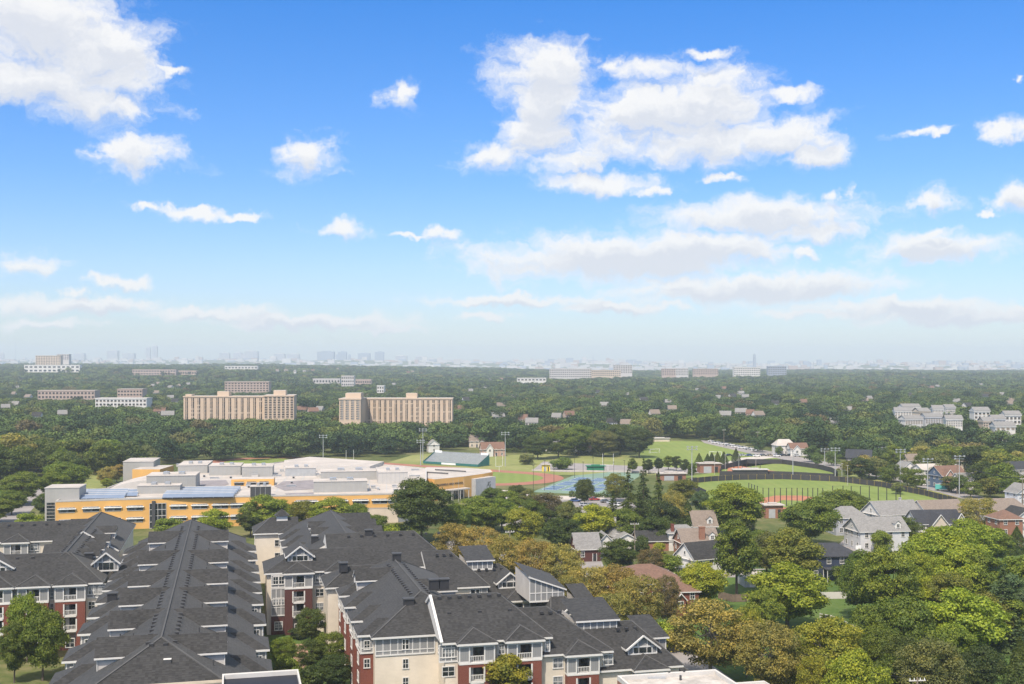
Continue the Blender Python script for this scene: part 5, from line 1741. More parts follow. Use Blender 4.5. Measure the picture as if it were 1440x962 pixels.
# ------------------------------------------------------------------ cars
def car_mesh(col):
    m = MB()
    L_, W_ = 2.25, .9
    prof = [(-L_, .35), (-L_, .78), (-L_ + .35, .92), (L_ - 1.35, .92), (L_ - .1, .75), (L_, .35)]
    for s in (-1, 1):
        f = [(x, s * W_, z) for x, z in prof]
        m.face(f if s < 0 else f[::-1], 'car_' + col)
    for (a, b) in zip(prof, prof[1:] + prof[:1]):
        m.face([(a[0], -W_, a[1]), (a[0], W_, a[1]), (b[0], W_, b[1]), (b[0], -W_, b[1])], 'car_' + col)
    cab = [(-1.85, .92), (-1.45, 1.42), (.25, 1.45), (1.0, .92)]
    w2 = .72
    for s in (-1, 1):
        f = [(cab[0][0], s * W_ * .95, .92), (cab[3][0], s * W_ * .95, .92), (cab[2][0], s * w2, 1.45), (cab[1][0], s * w2, 1.42)]
        m.face(f if s < 0 else f[::-1], 'window_glass')
        m.box(-.75, -.6, s * .8 - .06, s * .8 + .06, .93, 1.42, 'car_' + col)
    m.face([(-1.45, -w2, 1.42), (.25, -w2, 1.45), (.25, w2, 1.45), (-1.45, w2, 1.42)], 'car_' + col)
    m.face([(.25, -w2, 1.45), (1.0, -W_ * .95, .92), (1.0, W_ * .95, .92), (.25, w2, 1.45)], 'window_glass')
    m.face([(-1.85, -W_ * .95, .92), (-1.45, -w2, 1.42), (-1.45, w2, 1.42), (-1.85, W_ * .95, .92)], 'window_glass')
    for x in (-1.35, 1.4):
        for s in (-1, 1):
            m.tube((x, s * .68, .33), (x, s * .92, .33), .33, .33, 10, 'tyre')
    for s in (-1, 1):
        m.box(L_ - .12, L_ + .0, s * .62 - .16, s * .62 + .16, .58, .70, 'line_white')
    return m.mesh('parked_car')
CARS = {c: car_mesh(c) for c in ('white', 'silver', 'black', 'red', 'blue', 'grey', 'tan')}
WORDS = dict(white='white', silver='silver', black='black', red='dark red', blue='dark blue', grey='grey', tan='beige')
rc = random.Random(5)
def car(px, py, rz, col, where, group):
    x, y = G(px, py)
    o = link('parked_car', CARS[col], None, (x, y, .05), rz)
    tag(o, '%s car parked %s' % (WORDS[col], where), 'car', group)
cols = ['white', 'silver', 'black', 'white', 'grey', 'blue', 'silver', 'black', 'tan', 'red']
for k in range(24):                                                     # car park between school and courts
    px, py = 700 + (k % 8) * 8 + rc.uniform(-1, 1), 706 + (k // 8) * 9
    car(px, py, .3 + math.pi / 2, cols[(k * 7) % 9], 'among the trees right of the school', 'cars in the tree-shaded school car park')
for px, py, c in ((809, 706, 'blue'), (815, 704.5, 'white'), (836, 704, 'red'), (852, 707, 'grey'), (861, 709, 'silver'), (870, 712, 'white'), (822, 712, 'silver')):
    car(px, py, .2, c, 'below the hedge of the tennis courts', 'cars below the tennis court hedge')
for k in range(15):                                                     # beyond the far field
    s = k / 14
    car(1000 + s * 66, 621.3 + s * 12.5 + (k % 2) * 1.5, .2, cols[(k * 3) % 9], 'along the far field edge below the tree belt', 'cars along the far field')
for k in range(11):
    car(1026 + k * 9.5, 641.5 + (2 if k % 3 == 1 else 0) * .4, .1, cols[(k * 4 + 2) % 9], 'on the street above the upper ball field', 'cars above the upper ball field')
car(832, 785, 1.4, 'grey', 'in the alley before the dark brown cottage', None)
for px, py, c in ((1196, 655, 'white'), (1205, 657, 'silver'), (1226, 668, 'white'), (1246, 671, 'silver'), (1300, 683, 'white'), (1345, 684, 'white')):
    car(px, py, -.2, c, 'on the street behind the black outfield fence', 'cars behind the outfield fence')
for px, py, c in ((20, 672, 'white'), (44, 667, 'silver'), (10, 676, 'white'), (54, 664, 'black')):
    car(px, py, .4, c, 'under the trees at the left edge', 'cars under the trees on the left')
x_, y_ = G(1324, 690)
m = MB(); m.box(-2.6, 2.6, -1.1, 1.1, .6, 2.9, 'mailbox_teal', 'metal_white'); m.box(2.6, 4.2, -1.05, 1.05, .5, 2.2, 'line_white')
for sx in (-1.6, 3.2):
    for sy in (-1, 1):
        m.tube((sx, sy * .8, .45), (sx, sy * 1.1, .45), .45, .45, 10, 'tyre')
m.box(4.0, 4.21, -.9, .9, 1.3, 2.0, 'window_glass')
tag(m.build('box_truck', None, loc=(x_, y_, 0), rz=-.3), 'teal box truck parked behind the right end of the black fence', 'truck')

# ------------------------------------------------------------------ utility poles and wires
def utility_pole(px, yt, h, label, rz=0.3):
    Y = (EYE - h) * FOC / (yt - HOR)
    x = (px - 720) / FOC * Y
    t = thing('utility_pole', label, 'utility pole', (x, Y, 0), rz)
    m = MB(); m.tube((0, 0, 0), (0, 0, h), .19, .13, 8, 'wood_pole'); m.build('pole', t)
    m = MB(); m.box(-1.25, 1.25, -.07, .07, h - .5, h - .36, 'stone_pale'); m.build('crossarm', t)
    im = MB(); im.tube((0, 0, 0), (0, 0, .3), .07, .05, 6, 'line_white'); me = im.mesh('insulator')
    for s in (-1.1, -.45, .45, 1.1):
        link('insulator', me, t, (s, 0, h - .36))
    return Vector((x, Y, h - .1)), rz
U = [utility_pole(1290, 953, 10.6, 'utility pole with pale crossarm before the soft grey-green tree at the bottom', .1),
     utility_pole(1001, 853, 11, 'utility pole standing in the olive trees at the bottom centre', .7),
     utility_pole(892.5, 735, 11, 'brown utility pole above the small white garage', .1),
     utility_pole(717, 746, 12, 'utility pole rising from the autumn-brown trees', .3),
     utility_pole(1018, 604, 12, 'utility pole at the tree belt beyond the far field', .2),
     utility_pole(1065.5, 607, 11, 'utility pole by the white-topped street lamp beyond the upper ball field', .2),
     utility_pole(1346, 652, 13, 'utility pole between the navy house and the dark trees', .3),
     utility_pole(1438, 672, 11.5, 'utility pole at the right edge over the dark trees', .3)]
def wire(a, b, sag, label, n=14, r=.03, spread=(-1.1, 1.1)):
    (p, ra), (q, rb) = a, b
    m = MB()
    for s in spread:
        pa = p + Vector((math.cos(ra) * s, math.sin(ra) * s, 0)); pb = q + Vector((math.cos(rb) * s, math.sin(rb) * s, 0))
        prev = None
        for i in range(n + 1):
            f = i / n
            v = pa.lerp(pb, f) - Vector((0, 0, sag * 4 * f * (1 - f)))
            if prev is not None:
                m.tube(prev, v, r, r, 4, 'dark_metal', caps=False)
            prev = v
    tag(m.build('power_line'), label, 'power line')
wire(U[1], U[0], 2.0, 'pair of thin wires running down to the pole at the bottom right')
wire(U[4], U[5], 1.0, 'thin wires between the two poles beyond the ball fields')
wire(U[6], U[7], 1.2, 'thick dark wires crossing the trees at the right edge', r=.06, spread=(-.4, .4))
wire(U[3], U[2], 1.5, 'thin wires over the autumn-brown trees', r=.025)
# basket hoop and street signs near the navy house
x_, y_ = G(1207, 785)
m = MB(); m.tube((0, 0, 0), (0, 0, 3.0), .06, .06, 6, 'dark_metal'); m.box(-.9, .9, -.08, .0, 2.6, 3.7, 'line_white'); m.tube((-.25, -.35, 2.85), (.25, -.35, 2.85), .03, .03, 4, 'clay')
tag(m.build('basketball_hoop', None, loc=(x_, y_, 0), rz=.3), 'white basketball hoop on the driveway right of the navy house', 'hoop')
# ------------------------------------------------------------------ trees
import numpy as np
def leaf_cloud(pos, nrm, size, rng, aspect=0.75):
    """arrays of leaf-spray quads at pos, roughly facing nrm"""
    n = len(pos)
    nrm = nrm / (np.linalg.norm(nrm, axis=1, keepdims=True) + 1e-9)
    a = rng.normal(size=(n, 3))
    u = np.cross(nrm, a); u /= np.linalg.norm(u, axis=1, keepdims=True) + 1e-9
    v = np.cross(nrm, u)
    s = (size * rng.uniform(.6, 1.35, size=n))[:, None]
    bend = nrm * s * .22
    q = np.empty((n, 4, 3))
    q[:, 0] = pos - u * s - bend
    q[:, 1] = pos - v * s * aspect + bend * .4
    q[:, 2] = pos + u * s - bend
    q[:, 3] = pos + v * s * aspect + bend * .4
    return q.reshape(-1, 3)

def mesh_from_quads(name, quads, mat):
    n = len(quads) // 4
    me = bpy.data.meshes.new(name)
    me.vertices.add(n * 4); me.loops.add(n * 4); me.polygons.add(n)
    me.vertices.foreach_set('co', quads.astype(np.float32).ravel())
    me.loops.foreach_set('vertex_index', np.arange(n * 4, dtype=np.int32))
    me.polygons.foreach_set('loop_start', np.arange(0, n * 4, 4, dtype=np.int32))
    me.materials.append(MATS[mat])
    me.update(calc_edges=True)
    return me

def unit(rng, n):
    d = rng.normal(size=(n, 3))
    return d / np.linalg.norm(d, axis=1, keepdims=True)

def clumps_broad(rng, H, rad, low, n, rc, topflat=0.0):
    """centres and radii of foliage clumps filling a lumpy crown between low*H and H"""
    zc, hz = H * (1 + low) / 2, H * (1 - low) / 2
    d = unit(rng, n)
    lob = unit(rng, 6)
    amp = 1 + .22 * np.max(d @ lob.T, axis=1) - .16
    r = rng.uniform(.45, .88, size=n) ** .7 * amp
    c = np.stack([d[:, 0] * r * rad, d[:, 1] * r * rad, zc + d[:, 2] * r * hz * .93], 1)
    c[:, :2] *= (1 - .28 * np.clip((zc - c[:, 2]) / hz, 0, 1))[:, None]
    return c, rng.uniform(rc * .65, rc * 1.3, size=n)

def crown(name, seed, H=14, rad=5.5, low=.18, nc=60, rc=1.7, per=130, leafs=.34, mat='leaf', droop=.0):
    rng = np.random.default_rng(seed)
    c, r = clumps_broad(rng, H, rad, low, nc, rc)
    P, N = [], []
    for ci, ri in zip(c, r):
        k = int(per * (ri / rc) ** 2) + 4
        d = unit(rng, k)
        d[:, 2] = np.where(d[:, 2] < -.25, -d[:, 2] * rng.uniform(.2, 1, size=k), d[:, 2])
        d /= np.linalg.norm(d, axis=1, keepdims=True)
        rr = ri * rng.uniform(.6, 1.08, size=k)
        P.append(ci + (d * rr[:, None] + rng.normal(size=(k, 3)) * ri * .09) * np.array([1.15, 1.15, .8]))
        out = d + rng.normal(size=(k, 3)) * .55 + np.array([0, 0, .35])
        N.append(out)
    P, N = np.concatenate(P), np.concatenate(N)
    return mesh_from_quads(name, leaf_cloud(P, N, leafs, rng), mat), c

def conifer(name, seed, H=16, rad=3.6, layers=22, per=120, leafs=.34, mat='leaf', dense=False):
    rng = np.random.default_rng(seed)
    P, N = [], []
    if dense:
        n = layers * per
        z = rng.uniform(.03, 1, size=n)
        a = rng.uniform(0, 2 * np.pi, size=n)
        w = rad * np.minimum(1, (1 - z) * 1.35 + .03) * (0.86 + .12 * np.sin(a * 5 + z * 22) + .1 * rng.normal(size=n))
        P = np.stack([np.cos(a) * w, np.sin(a) * w, z * H], 1)
        N = np.stack([np.cos(a), np.sin(a), np.full(n, .6)], 1) + rng.normal(size=(n, 3)) * .5
    else:
        for L in range(layers):
            f = L / (layers - 1)
            z = H * (.12 + .87 * f)
            w = rad * (1 - f) ** .8 + .15
            nb = max(4, int(9 * (1 - f) + 4))
            for b in range(nb):
                a = rng.uniform(0, 2 * np.pi)
                wl = w * rng.uniform(.6, 1.15)
                k = int(per * (.25 + wl / rad) / 9) + 3
                t = rng.uniform(.15, 1, size=k) ** .8
                side = rng.normal(size=k) * .16 * wl
                x, y = np.cos(a) * t * wl - np.sin(a) * side, np.sin(a) * t * wl + np.cos(a) * side
                P.append(np.stack([x, y, z - .35 * t * wl + rng.normal(size=k) * .15], 1))
                N.append(np.stack([np.cos(a) * .4 + rng.normal(size=k) * .4, np.sin(a) * .4 + rng.normal(size=k) * .4, np.ones(k)], 1))
        P, N = np.concatenate(P), np.concatenate(N)
    return mesh_from_quads(name, leaf_cloud(P, N, leafs, rng, .5), mat)

def trunk(name, H, cl, seed, mat='bark', r0=.36, branches=9):
    rng = random.Random(seed)
    m = MB()
    top = H * .62
    bend = [(0, 0, -.3), (rng.uniform(-.2, .2), rng.uniform(-.2, .2), H * .22), (rng.uniform(-.4, .4), rng.uniform(-.4, .4), top)]
    m.tube(bend[0], bend[1], r0, r0 * .75, 8, mat); m.tube(bend[1], bend[2], r0 * .75, r0 * .3, 8, mat)
    if cl is not None:
        idx = rng.sample(range(len(cl)), min(branches, len(cl)))
        for i in idx:
            s = rng.uniform(.25, .9)
            base = Vector(bend[1]).lerp(Vector(bend[2]), s)
            tip = Vector([float(q) for q in cl[i]])
            mid = base.lerp(tip, .55) + Vector((0, 0, .5))
            m.tube(base, mid, r0 * .34, r0 * .2, 5, mat); m.tube(mid, tip, r0 * .2, r0 * .06, 5, mat)
    return m.mesh(name)

TREE = {}
def kind(key, H, W, meshes, trunks):
    TREE[key] = (H, W, meshes, trunks)
def _mk(key, n, H, W, tm='bark', br=9, r0=.36, **kw):
    ms, ts = [], []
    for i in range(n):
        me, c = crown('crown', hash_(key) + i * 17, H=H, rad=W / 2, **kw)
        ms.append(me); ts.append(trunk('trunk', H, c, hash_(key) + i, tm, r0, br))
    kind(key, H, W, ms, ts)
def hash_(s):
    return sum(ord(ch) * (i + 3) for i, ch in enumerate(s))
_mk('broad', 4, 14, 12, nc=74, rc=1.65, per=290, leafs=.215, low=.12)
_mk('oak', 3, 18, 15, nc=110, rc=1.85, per=280, leafs=.235, low=.12)
_mk('upright', 3, 15, 9, nc=70, rc=1.4, per=250, leafs=.205, low=.12)
_mk('olive', 4, 14, 12.5, nc=170, rc=1.15, per=105, leafs=.16, low=.08, tm='bark_pale', br=26, r0=.3)
_mk('fine', 3, 13, 11, nc=140, rc=1.15, per=150, leafs=.155, low=.06, br=12)
_mk('bush', 2, 5, 6, nc=40, rc=1.05, per=150, leafs=.18, low=.0, br=4, r0=.12)
kind('spruce', 16, 7.2, [conifer('crown', 51 + i, per=260, leafs=.24) for i in range(3)], [trunk('trunk', 22, None, 3, r0=.3)] * 3)
kind('cone', 12, 5.4, [conifer('crown', 71 + i, 12, 2.7, 26, 330, .17, dense=True) for i in range(2)], [trunk('trunk', 12, None, 5, r0=.2)] * 2)
_mk('mid', 6, 16, 13, nc=36, rc=2.35, per=130, leafs=.40, low=.06, br=3)
_mk('midtall', 3, 18, 12, nc=38, rc=2.2, per=130, leafs=.40, low=.06, br=3)

TINT = dict(green=(.150, .202, .032), dark=(.076, .108, .027), bright=(.225, .280, .035), lime=(.29, .33, .034), olive=(.262, .236, .076), rust=(.268, .214, .070),
            yellow=(.225, .235, .036), deep=(.054, .080, .026), blue=(.095, .140, .068), sage=(.150, .168, .062), brown=(.140, .115, .058), mid=(.118, .162, .030), warm=(.160, .175, .037))
rt = random.Random(21)
PLANTED = []
def plant(kindname, x, y, h, w, tint, label, group=None, name='broadleaf_tree', cat='tree', parts=True):
    H, W, ms, ts = TREE[kindname]
    i = rt.randrange(len(ms))
    z = terrain(x, y)
    t = thing(name, label, cat, (x, y, z), rt.uniform(0, 6.28), group)
    t.scale = (w / W, w / W, h / H)
    c = link('crown', ms[i], t)
    j = rt.uniform(.85, 1.18)
    tc = TINT[tint] if isinstance(tint, str) else tint
    c.color = (tc[0] * j * rt.uniform(.94, 1.08), tc[1] * j, tc[2] * j, 1)
    if parts:
        link('trunk', ts[i], t)
    PLANTED.append((x, y))
    return t

def T(px, yt, h, wpx, kindname, tint, label, name='broadleaf_tree', cat='tree', group=None):
    Y = (EYE - h) * FOC / (yt - HOR)
    plant(kindname, (px - 720) / FOC * Y, Y, h, wpx * Y / FOC, tint, label, group, name, cat)

# --- the big trees at the lower right
T(1326, 740, 18, 112, 'oak', 'bright', 'huge bright green tree whose top reaches the black-roofed beige house')
T(1250, 772, 17, 90, 'oak', 'green', 'wide green tree left of the huge bright one with shaded lower left side')
T(1212, 776, 15, 62, 'broad', 'mid', 'darker green tree right of the navy house')
T(1360, 729, 14, 92, 'broad', 'bright', 'fresh green tree right behind the crown of the huge bright tree')
T(1378, 697, 14, 62, 'olive', 'olive', 'olive-brown thin-leaved tree before the tan roofs on the right', 'olive_toned_tree')
T(1410, 800, 16, 82, 'spruce', 'blue', 'blue-green pine with layered limbs near the right edge', 'pine_tree')
T(1440, 775, 15, 60, 'upright', 'green', 'green tree cut by the right edge above the blue-green pine')
T(1352, 826, 15, 116, 'broad', 'bright', 'big rounded green tree in front of the huge bright tree')
T(1268, 838, 14, 84, 'broad', 'mid', 'dark green tree left of the big rounded one')
T(1226, 846, 13, 60, 'broad', 'mid', 'dark green tree between the white curved wall and the big rounded tree')
T(1308, 889, 13.5, 100, 'fine', 'sage', 'pointed soft grey-green tree at the bottom behind the utility pole')
T(1168, 866, 13.5, 104, 'fine', 'yellow', 'yellow-green fine-leaved tree beside the white curved wall')
T(1207, 915, 12, 84, 'broad', 'bright', 'fresh green tree at the bottom before the yellow-green tree')
T(1434, 896, 14, 66, 'cone', 'dark', 'dark dense conical evergreen in the bottom right corner', 'evergreen_tree')
T(1395, 862, 10, 40, 'broad', 'deep', 'deep green tree in shade left of the corner evergreen')
T(1415, 850, 9, 46, 'olive', 'brown', 'brownish thinning tree above the corner evergreen', 'olive_toned_tree')
T(1352, 918, 8, 50, 'bush', 'deep', 'black-green undergrowth tree right of the pointed grey-green tree')
T(1300, 752, 12, 60, 'broad', 'bright', 'small bright crown peeking over the left shoulder of the huge bright tree')
T(1400, 742, 11, 44, 'upright', 'green', 'green tree below the tall brick townhouse')
T(1430, 740, 8, 30, 'cone', 'dark', 'dark conical shrub beside the white townhouse at the edge', 'evergreen_tree')
T(1422, 752, 6, 20, 'cone', 'dark', 'small dark conical shrub before the brick townhouse', 'evergreen_tree')
T(1270, 725, 9, 58, 'olive', 'dark', 'loose dark tree before the beige house with black roof')
T(1240, 745, 7, 26, 'bush', 'green', 'round green bush by the white garage gable', 'garden_shrub', 'shrub')
T(1190, 792, 8, 34, 'upright', 'mid', 'slim green tree under the porch of the navy house')
for i, (px, yt, h, w, kd, tn) in enumerate(((1375, 775, 14, 80, 'broad', 'green'), (1330, 800, 12, 60, 'broad', 'warm'), (1290, 805, 11, 54, 'upright', 'lime'), (1385, 830, 12, 62, 'broad', 'warm'), (1420, 835, 11, 54, 'upright', 'green'),
        (1240, 880, 11, 56, 'broad', 'mid'), (1268, 890, 11, 60, 'broad', 'dark'), (1345, 880, 11, 64, 'broad', 'green'), (1385, 905, 9, 56, 'broad', 'deep'), (1252, 920, 9, 46, 'bush', 'mid'), (1150, 918, 10, 60, 'fine', 'yellow'), (1110, 900, 9, 50, 'bush', 'green'),
        (1140, 895, 8, 44, 'bush', 'mid'), (1425, 805, 12, 56, 'upright', 'blue'), (1440, 830, 11, 44, 'upright', 'blue'), (1345, 770, 15, 70, 'broad', 'bright'), (1290, 775, 14, 60, 'oak', 'bright'), (1180, 912, 8, 40, 'bush', 'green'))):
    T(px, yt, h, w, kd, tn, 'green tree filling the thicket at the lower right', 'broadleaf_tree', 'tree', 'trees of the thicket at the lower right')
# --- centre right
T(1033, 680, 17, 84, 'oak', 'bright', 'broad bright green tree left of the tan brick scorer hut')
T(1036, 727, 19, 58, 'upright', 'mid', 'tall dark tree with a bare trunk right of the white farmhouse')
T(1064, 746, 10, 44, 'broad', 'mid', 'green tree behind the low garage with the pale roof')
T(990, 790, 11, 62, 'broad', 'lime', 'lime-green tree in front of the white farmhouse')
T(1112, 742, 15, 84, 'broad', 'warm', 'warm green tree just left of the navy house roof')
T(1078, 748, 12, 50, 'broad', 'sage', 'muted green tree behind the warm green one')
T(1108, 790, 14.5, 108, 'broad', 'bright', 'large bright tree in front of the navy house')
T(1075, 826, 11, 50, 'broad', 'green', 'green tree at the left foot of the large bright tree')
T(1137, 700, 15, 76, 'oak', 'mid', 'large dark green tree between the scorer hut and the grey houses')
T(1190, 690, 10, 56, 'broad', 'dark', 'dark rounded tree behind the grey hip-roofed house')
T(1052, 712, 8, 20, 'cone', 'dark', 'small dark conical tree beside the scorer hut', 'evergreen_tree')
T(1000, 838, 15, 126, 'olive', 'olive', 'large olive-brown tree behind the gravel roof')
T(1083, 868, 14, 98, 'olive', 'olive', 'olive-brown tree right of the largest one, cut by the bottom edge')
T(1050, 850, 13, 60, 'olive', 'yellow', 'yellowish tree squeezed between two olive-brown ones')
# --- the autumn-brown row behind the stepped block
for px, yt, h, w, tn, lab in ((640, 732, 14, 62, 'rust', 'first rust-brown tree of the row, beside the big dark oak'), (676, 737, 14, 66, 'rust', 'second rust-brown tree of the row, above the first panelled dormer'),
                              (714, 748, 13.5, 60, 'olive', 'olive-brown tree of the row by the utility pole with brown trunk'), (752, 756, 13.5, 72, 'rust', 'rust-brown tree of the row above the tall sloping panelled dormer'),
                              (790, 762, 13, 62, 'olive', 'olive-brown tree of the row left of the alley'), (826, 792, 13, 76, 'olive', 'olive-brown tree of the row right of the tall panelled dormer'),
                              (866, 790, 13, 70, 'rust', 'rust-brown tree before the wide red-brown roof'), (898, 806, 13.5, 78, 'olive', 'olive-brown tree of the row before the dark red brick house'),
                              (862, 828, 12.5, 66, 'olive', 'olive-brown tree behind the small panelled dormer'), (802, 806, 11.5, 50, 'olive', 'small olive-brown tree just over the panelled dormer roof')):
    T(px, yt, h, w, 'olive', tn, lab, 'olive_toned_tree')
T(938, 806, 12, 42, 'olive', 'brown', 'greyish thin tree left of the dark red brick house', 'olive_toned_tree')
T(930, 872, 6, 50, 'bush', 'bright', 'bright green bushes at the foot of the brick houses', 'garden_shrub', 'shrub')
T(962, 880, 5, 36, 'bush', 'green', 'green bush by the street beside the largest olive-brown tree', 'garden_shrub', 'shrub')
# --- centre
T(593, 673, 20, 84, 'oak', 'dark', 'massive dark oak standing before the orange school wall')
T(672, 697, 12.5, 54, 'broad', 'green', 'green tree right of the massive dark oak')
T(640, 708, 11, 44, 'broad', 'mid', 'green tree at the right foot of the massive dark oak')
T(706, 700, 11, 44, 'broad', 'green', 'green tree before the tree-shaded car park')
for px, yt, h, w, tn in ((694, 684, 9, 34, 'mid'), (716, 690, 10, 40, 'green'), (728, 682, 8, 26, 'dark'), (752, 700, 10, 40, 'mid'), (690, 712, 9, 34, 'green'), (764, 714, 9, 36, 'dark'), (850, 714, 9, 36, 'mid'), (742, 688, 8, 26, 'sage')):
    T(px, yt, h, w, 'broad', tn, 'green tree growing between the cars of the school car park', 'broadleaf_tree', 'tree', 'trees of the school car park')
T(737, 711, 13, 56, 'broad', 'yellow', 'round yellow-green tree before the school car park')
T(835, 708, 13, 58, 'broad', 'lime', 'round lime tree below the car park with the dark red car')
T(790, 728, 11, 56, 'broad', 'dark', 'dark green tree between the two round yellow-green ones')
T(770, 690, 12, 54, 'olive', 'brown', 'brown-leaved tree before the blue tennis courts', 'olive_toned_tree')
T(800, 704, 11, 36, 'broad', 'sage', 'muted green tree left of the round lime tree')
T(822, 672, 11, 28, 'broad', 'dark', 'dark tree standing before the middle of the tennis courts')
T(866, 664, 12, 36, 'olive', 'warm', 'tan-green tree at the right end of the tennis courts')
T(790, 642, 7, 28, 'bush', 'mid', 'round bush tree on the terrace above the running track')
T(741, 638, 6, 22, 'bush', 'sage', 'small round tree alone on the grass slope by the grandstand')
T(872, 758, 9, 54, 'broad', 'dark', 'round dark tree in front of the small white garage')
T(915, 768, 9, 42, 'olive', 'brown', 'dark bare-branched tree right of the round dark tree', 'olive_toned_tree')
T(941, 778, 7, 36, 'bush', 'green', 'green bush tree before the orange brick ranch house')
T(927, 762, 3.6, 16, 'bush', 'lime', 'small golden bush under the ranch house windows', 'garden_shrub', 'shrub')
T(900, 752, 6.5, 26, 'bush', 'dark', 'dark shrub between the garage and the ranch house', 'garden_shrub', 'shrub')
T(838, 746, 8, 22, 'upright', 'deep', 'black-green tree right of the dark brown cottage')
for px, yt, h, w, tn, kd, lab in ((884, 653, 21, 34, 'dark', 'spruce', 'tall spruce at the left of the dark group'), (905, 645, 23, 34, 'deep', 'spruce', 'tallest spruce of the dark group by the courts'), (926, 664, 20, 42, 'dark', 'spruce', 'spruce right of the tallest one'),
                                  (948, 686, 16, 40, 'olive', 'olive', 'tan-tinged tree at the right of the spruce group'), (862, 690, 15, 34, 'dark', 'spruce', 'shorter spruce at the left foot of the group'), (900, 694, 15, 42, 'deep', 'spruce', 'dark spruce in front of the group'),
                                  (938, 706, 13, 44, 'deep', 'broad', 'black-green tree before the right spruces'), (967, 704, 12, 34, 'dark', 'cone', 'dark conical tree left of the black gabled house'), (880, 716, 11, 50, 'mid', 'broad', 'green tree above the small white garage'), (922, 724, 10, 46, 'dark', 'broad', 'dark tree right behind the orange brick ranch house')):
    T(px, yt, h, w, kd, tn, lab, 'spruce_tree' if kd == 'spruce' else 'broadleaf_tree')
T(960, 672, 11, 38, 'broad', 'warm', 'bronze-green tree under the tall corner floodlight mast')
T(985, 690, 9, 26, 'broad', 'blue', 'grey-green tree at the left end of the side fence')
T(1181, 688, 12, 66, 'broad', 'mid', 'dark wide tree before the net posts of the big ball field')
for i, (px, yt, h) in enumerate(((983, 637, 7), (995, 638, 7), (1001, 636, 7.5), (1009, 635, 7.5), (1018, 635, 7), (1035, 630, 8), (890, 644, 8), (912, 645, 8), (926, 643, 8), (940, 640, 8), (951, 640, 8.5), (963, 645, 8), (973, 650, 8))):
    T(px, yt, h, 13, 'cone' if i < 6 else 'upright', 'deep' if i % 3 else 'mid', 'young dark tree in the row along the upper ball field', 'young_tree', 'tree', 'young trees along the upper ball field')
for px, yt, h, w, tn, lab in ((813, 597, 19, 46, 'mid', 'big rounded dark tree at the left of the clump above the meadow'), (848, 603, 17, 40, 'sage', 'lighter rounded tree in the clump above the meadow'), (872, 594, 20, 46, 'dark', 'tallest dark tree in the clump above the meadow'),
                              (899, 599, 19, 40, 'deep', 'dark tree ending the clump beside the far green field'), (785, 604, 17, 44, 'mid', 'green tree left of the clump above the meadow'), (756, 610, 15, 40, 'dark', 'dark tree over the bushes left of the meadow')):
    T(px, yt, h, w, 'oak', tn, lab)
# --- school front, courtyard, left edge
T(303, 716, 10, 44, 'broad', 'bright', 'small bright tree before the long orange school front')
T(374, 697, 13, 62, 'broad', 'green', 'green tree at the right end of the long orange school front')
T(395, 702, 10, 44, 'broad', 'bright', 'bright green tree behind the white cupola')
T(352, 712, 10, 36, 'broad', 'dark', 'dark green tree left of the cream gable with the cupola')
T(424, 703, 10, 42, 'broad', 'warm', 'sunlit green tree above the cupola block')
T(465, 700, 11.5, 60, 'broad', 'bright', 'bright tree above the rear roof peak of the stepped block')
T(500, 708, 10, 40, 'broad', 'green', 'green tree right of the rear roof peak')
T(527, 722, 9, 34, 'upright', 'mid', 'slim green tree before the grey school base')
T(552, 735, 6, 36, 'bush', 'bright', 'light green shrubs left of the massive dark oak', 'garden_shrub', 'shrub')
T(238, 727, 6, 40, 'bush', 'green', 'low green trees between the school front and the long dark bar', 'garden_shrub', 'shrub')
T(382, 772, 7, 22, 'bush', 'deep', 'dark hedge tree below the cream gable wall', 'garden_shrub', 'shrub')
T(395, 774, 7, 20, 'bush', 'deep', 'dark hedge tree right beside the wall of the cream gable', 'garden_shrub', 'shrub')
T(438, 850, 8.5, 46, 'fine', 'dark', 'dark courtyard tree against the cream wall')
T(464, 884, 7.5, 54, 'fine', 'mid', 'courtyard tree beside the brick bays')
T(399, 894, 6, 40, 'fine', 'green', 'fresh green courtyard tree beside the long bar')
T(436, 896, 6.5, 44, 'fine', 'dark', 'dark courtyard tree over the brick path')
T(472, 918, 6.5, 54, 'fine', 'deep', 'shaded courtyard tree low beside the brick bays')
T(405, 922, 5, 36, 'bush', 'green', 'low courtyard bush beside the lawn', 'garden_shrub', 'shrub')
T(440, 934, 5, 40, 'bush', 'dark', 'low dark courtyard bush at the bottom edge', 'garden_shrub', 'shrub')
T(419, 883, 2.2, 26, 'bush', 'deep', 'clipped dark hedge at the court facade', 'garden_shrub', 'shrub')
T(38, 834, 13, 48, 'broad', 'green', 'green tree before the brick balconies at the left edge')
T(60, 858, 12.5, 62, 'broad', 'mid', 'broad green tree in front of the left block, nearest the lower left corner')
T(20, 872, 11, 42, 'broad', 'mid', 'dark green tree at the left edge beneath the balconies')
T(712, 912, 11.6, 66, 'upright', 'yellow', 'yellow-topped green tree before the brick balconies at the bottom centre')
T(95, 648, 14, 64, 'broad', 'green', 'green tree left of the grey school tower')
T(78, 664, 12, 46, 'broad', 'green', 'green tree by the left road')
T(66, 694, 9, 36, 'broad', 'dark', 'dark tree left of the grey entrance tower')
T(40, 720, 6, 36, 'bush', 'bright', 'bright green bush beside the left road', 'garden_shrub', 'shrub')
T(16, 690, 9, 40, 'broad', 'mid', 'green tree left of the road at the left edge')
T(30, 664, 13, 60, 'broad', 'mid', 'green tree over the parked cars at the left edge')
T(-8, 700, 9, 50, 'broad', 'green', 'green tree cut by the left edge beside the road')
T(150, 656, 9, 26, 'broad', 'olive', 'bronze tree left of the rear school tower')
T(164, 652, 9, 24, 'broad', 'rust', 'rust-tinted tree touching the rear school tower')
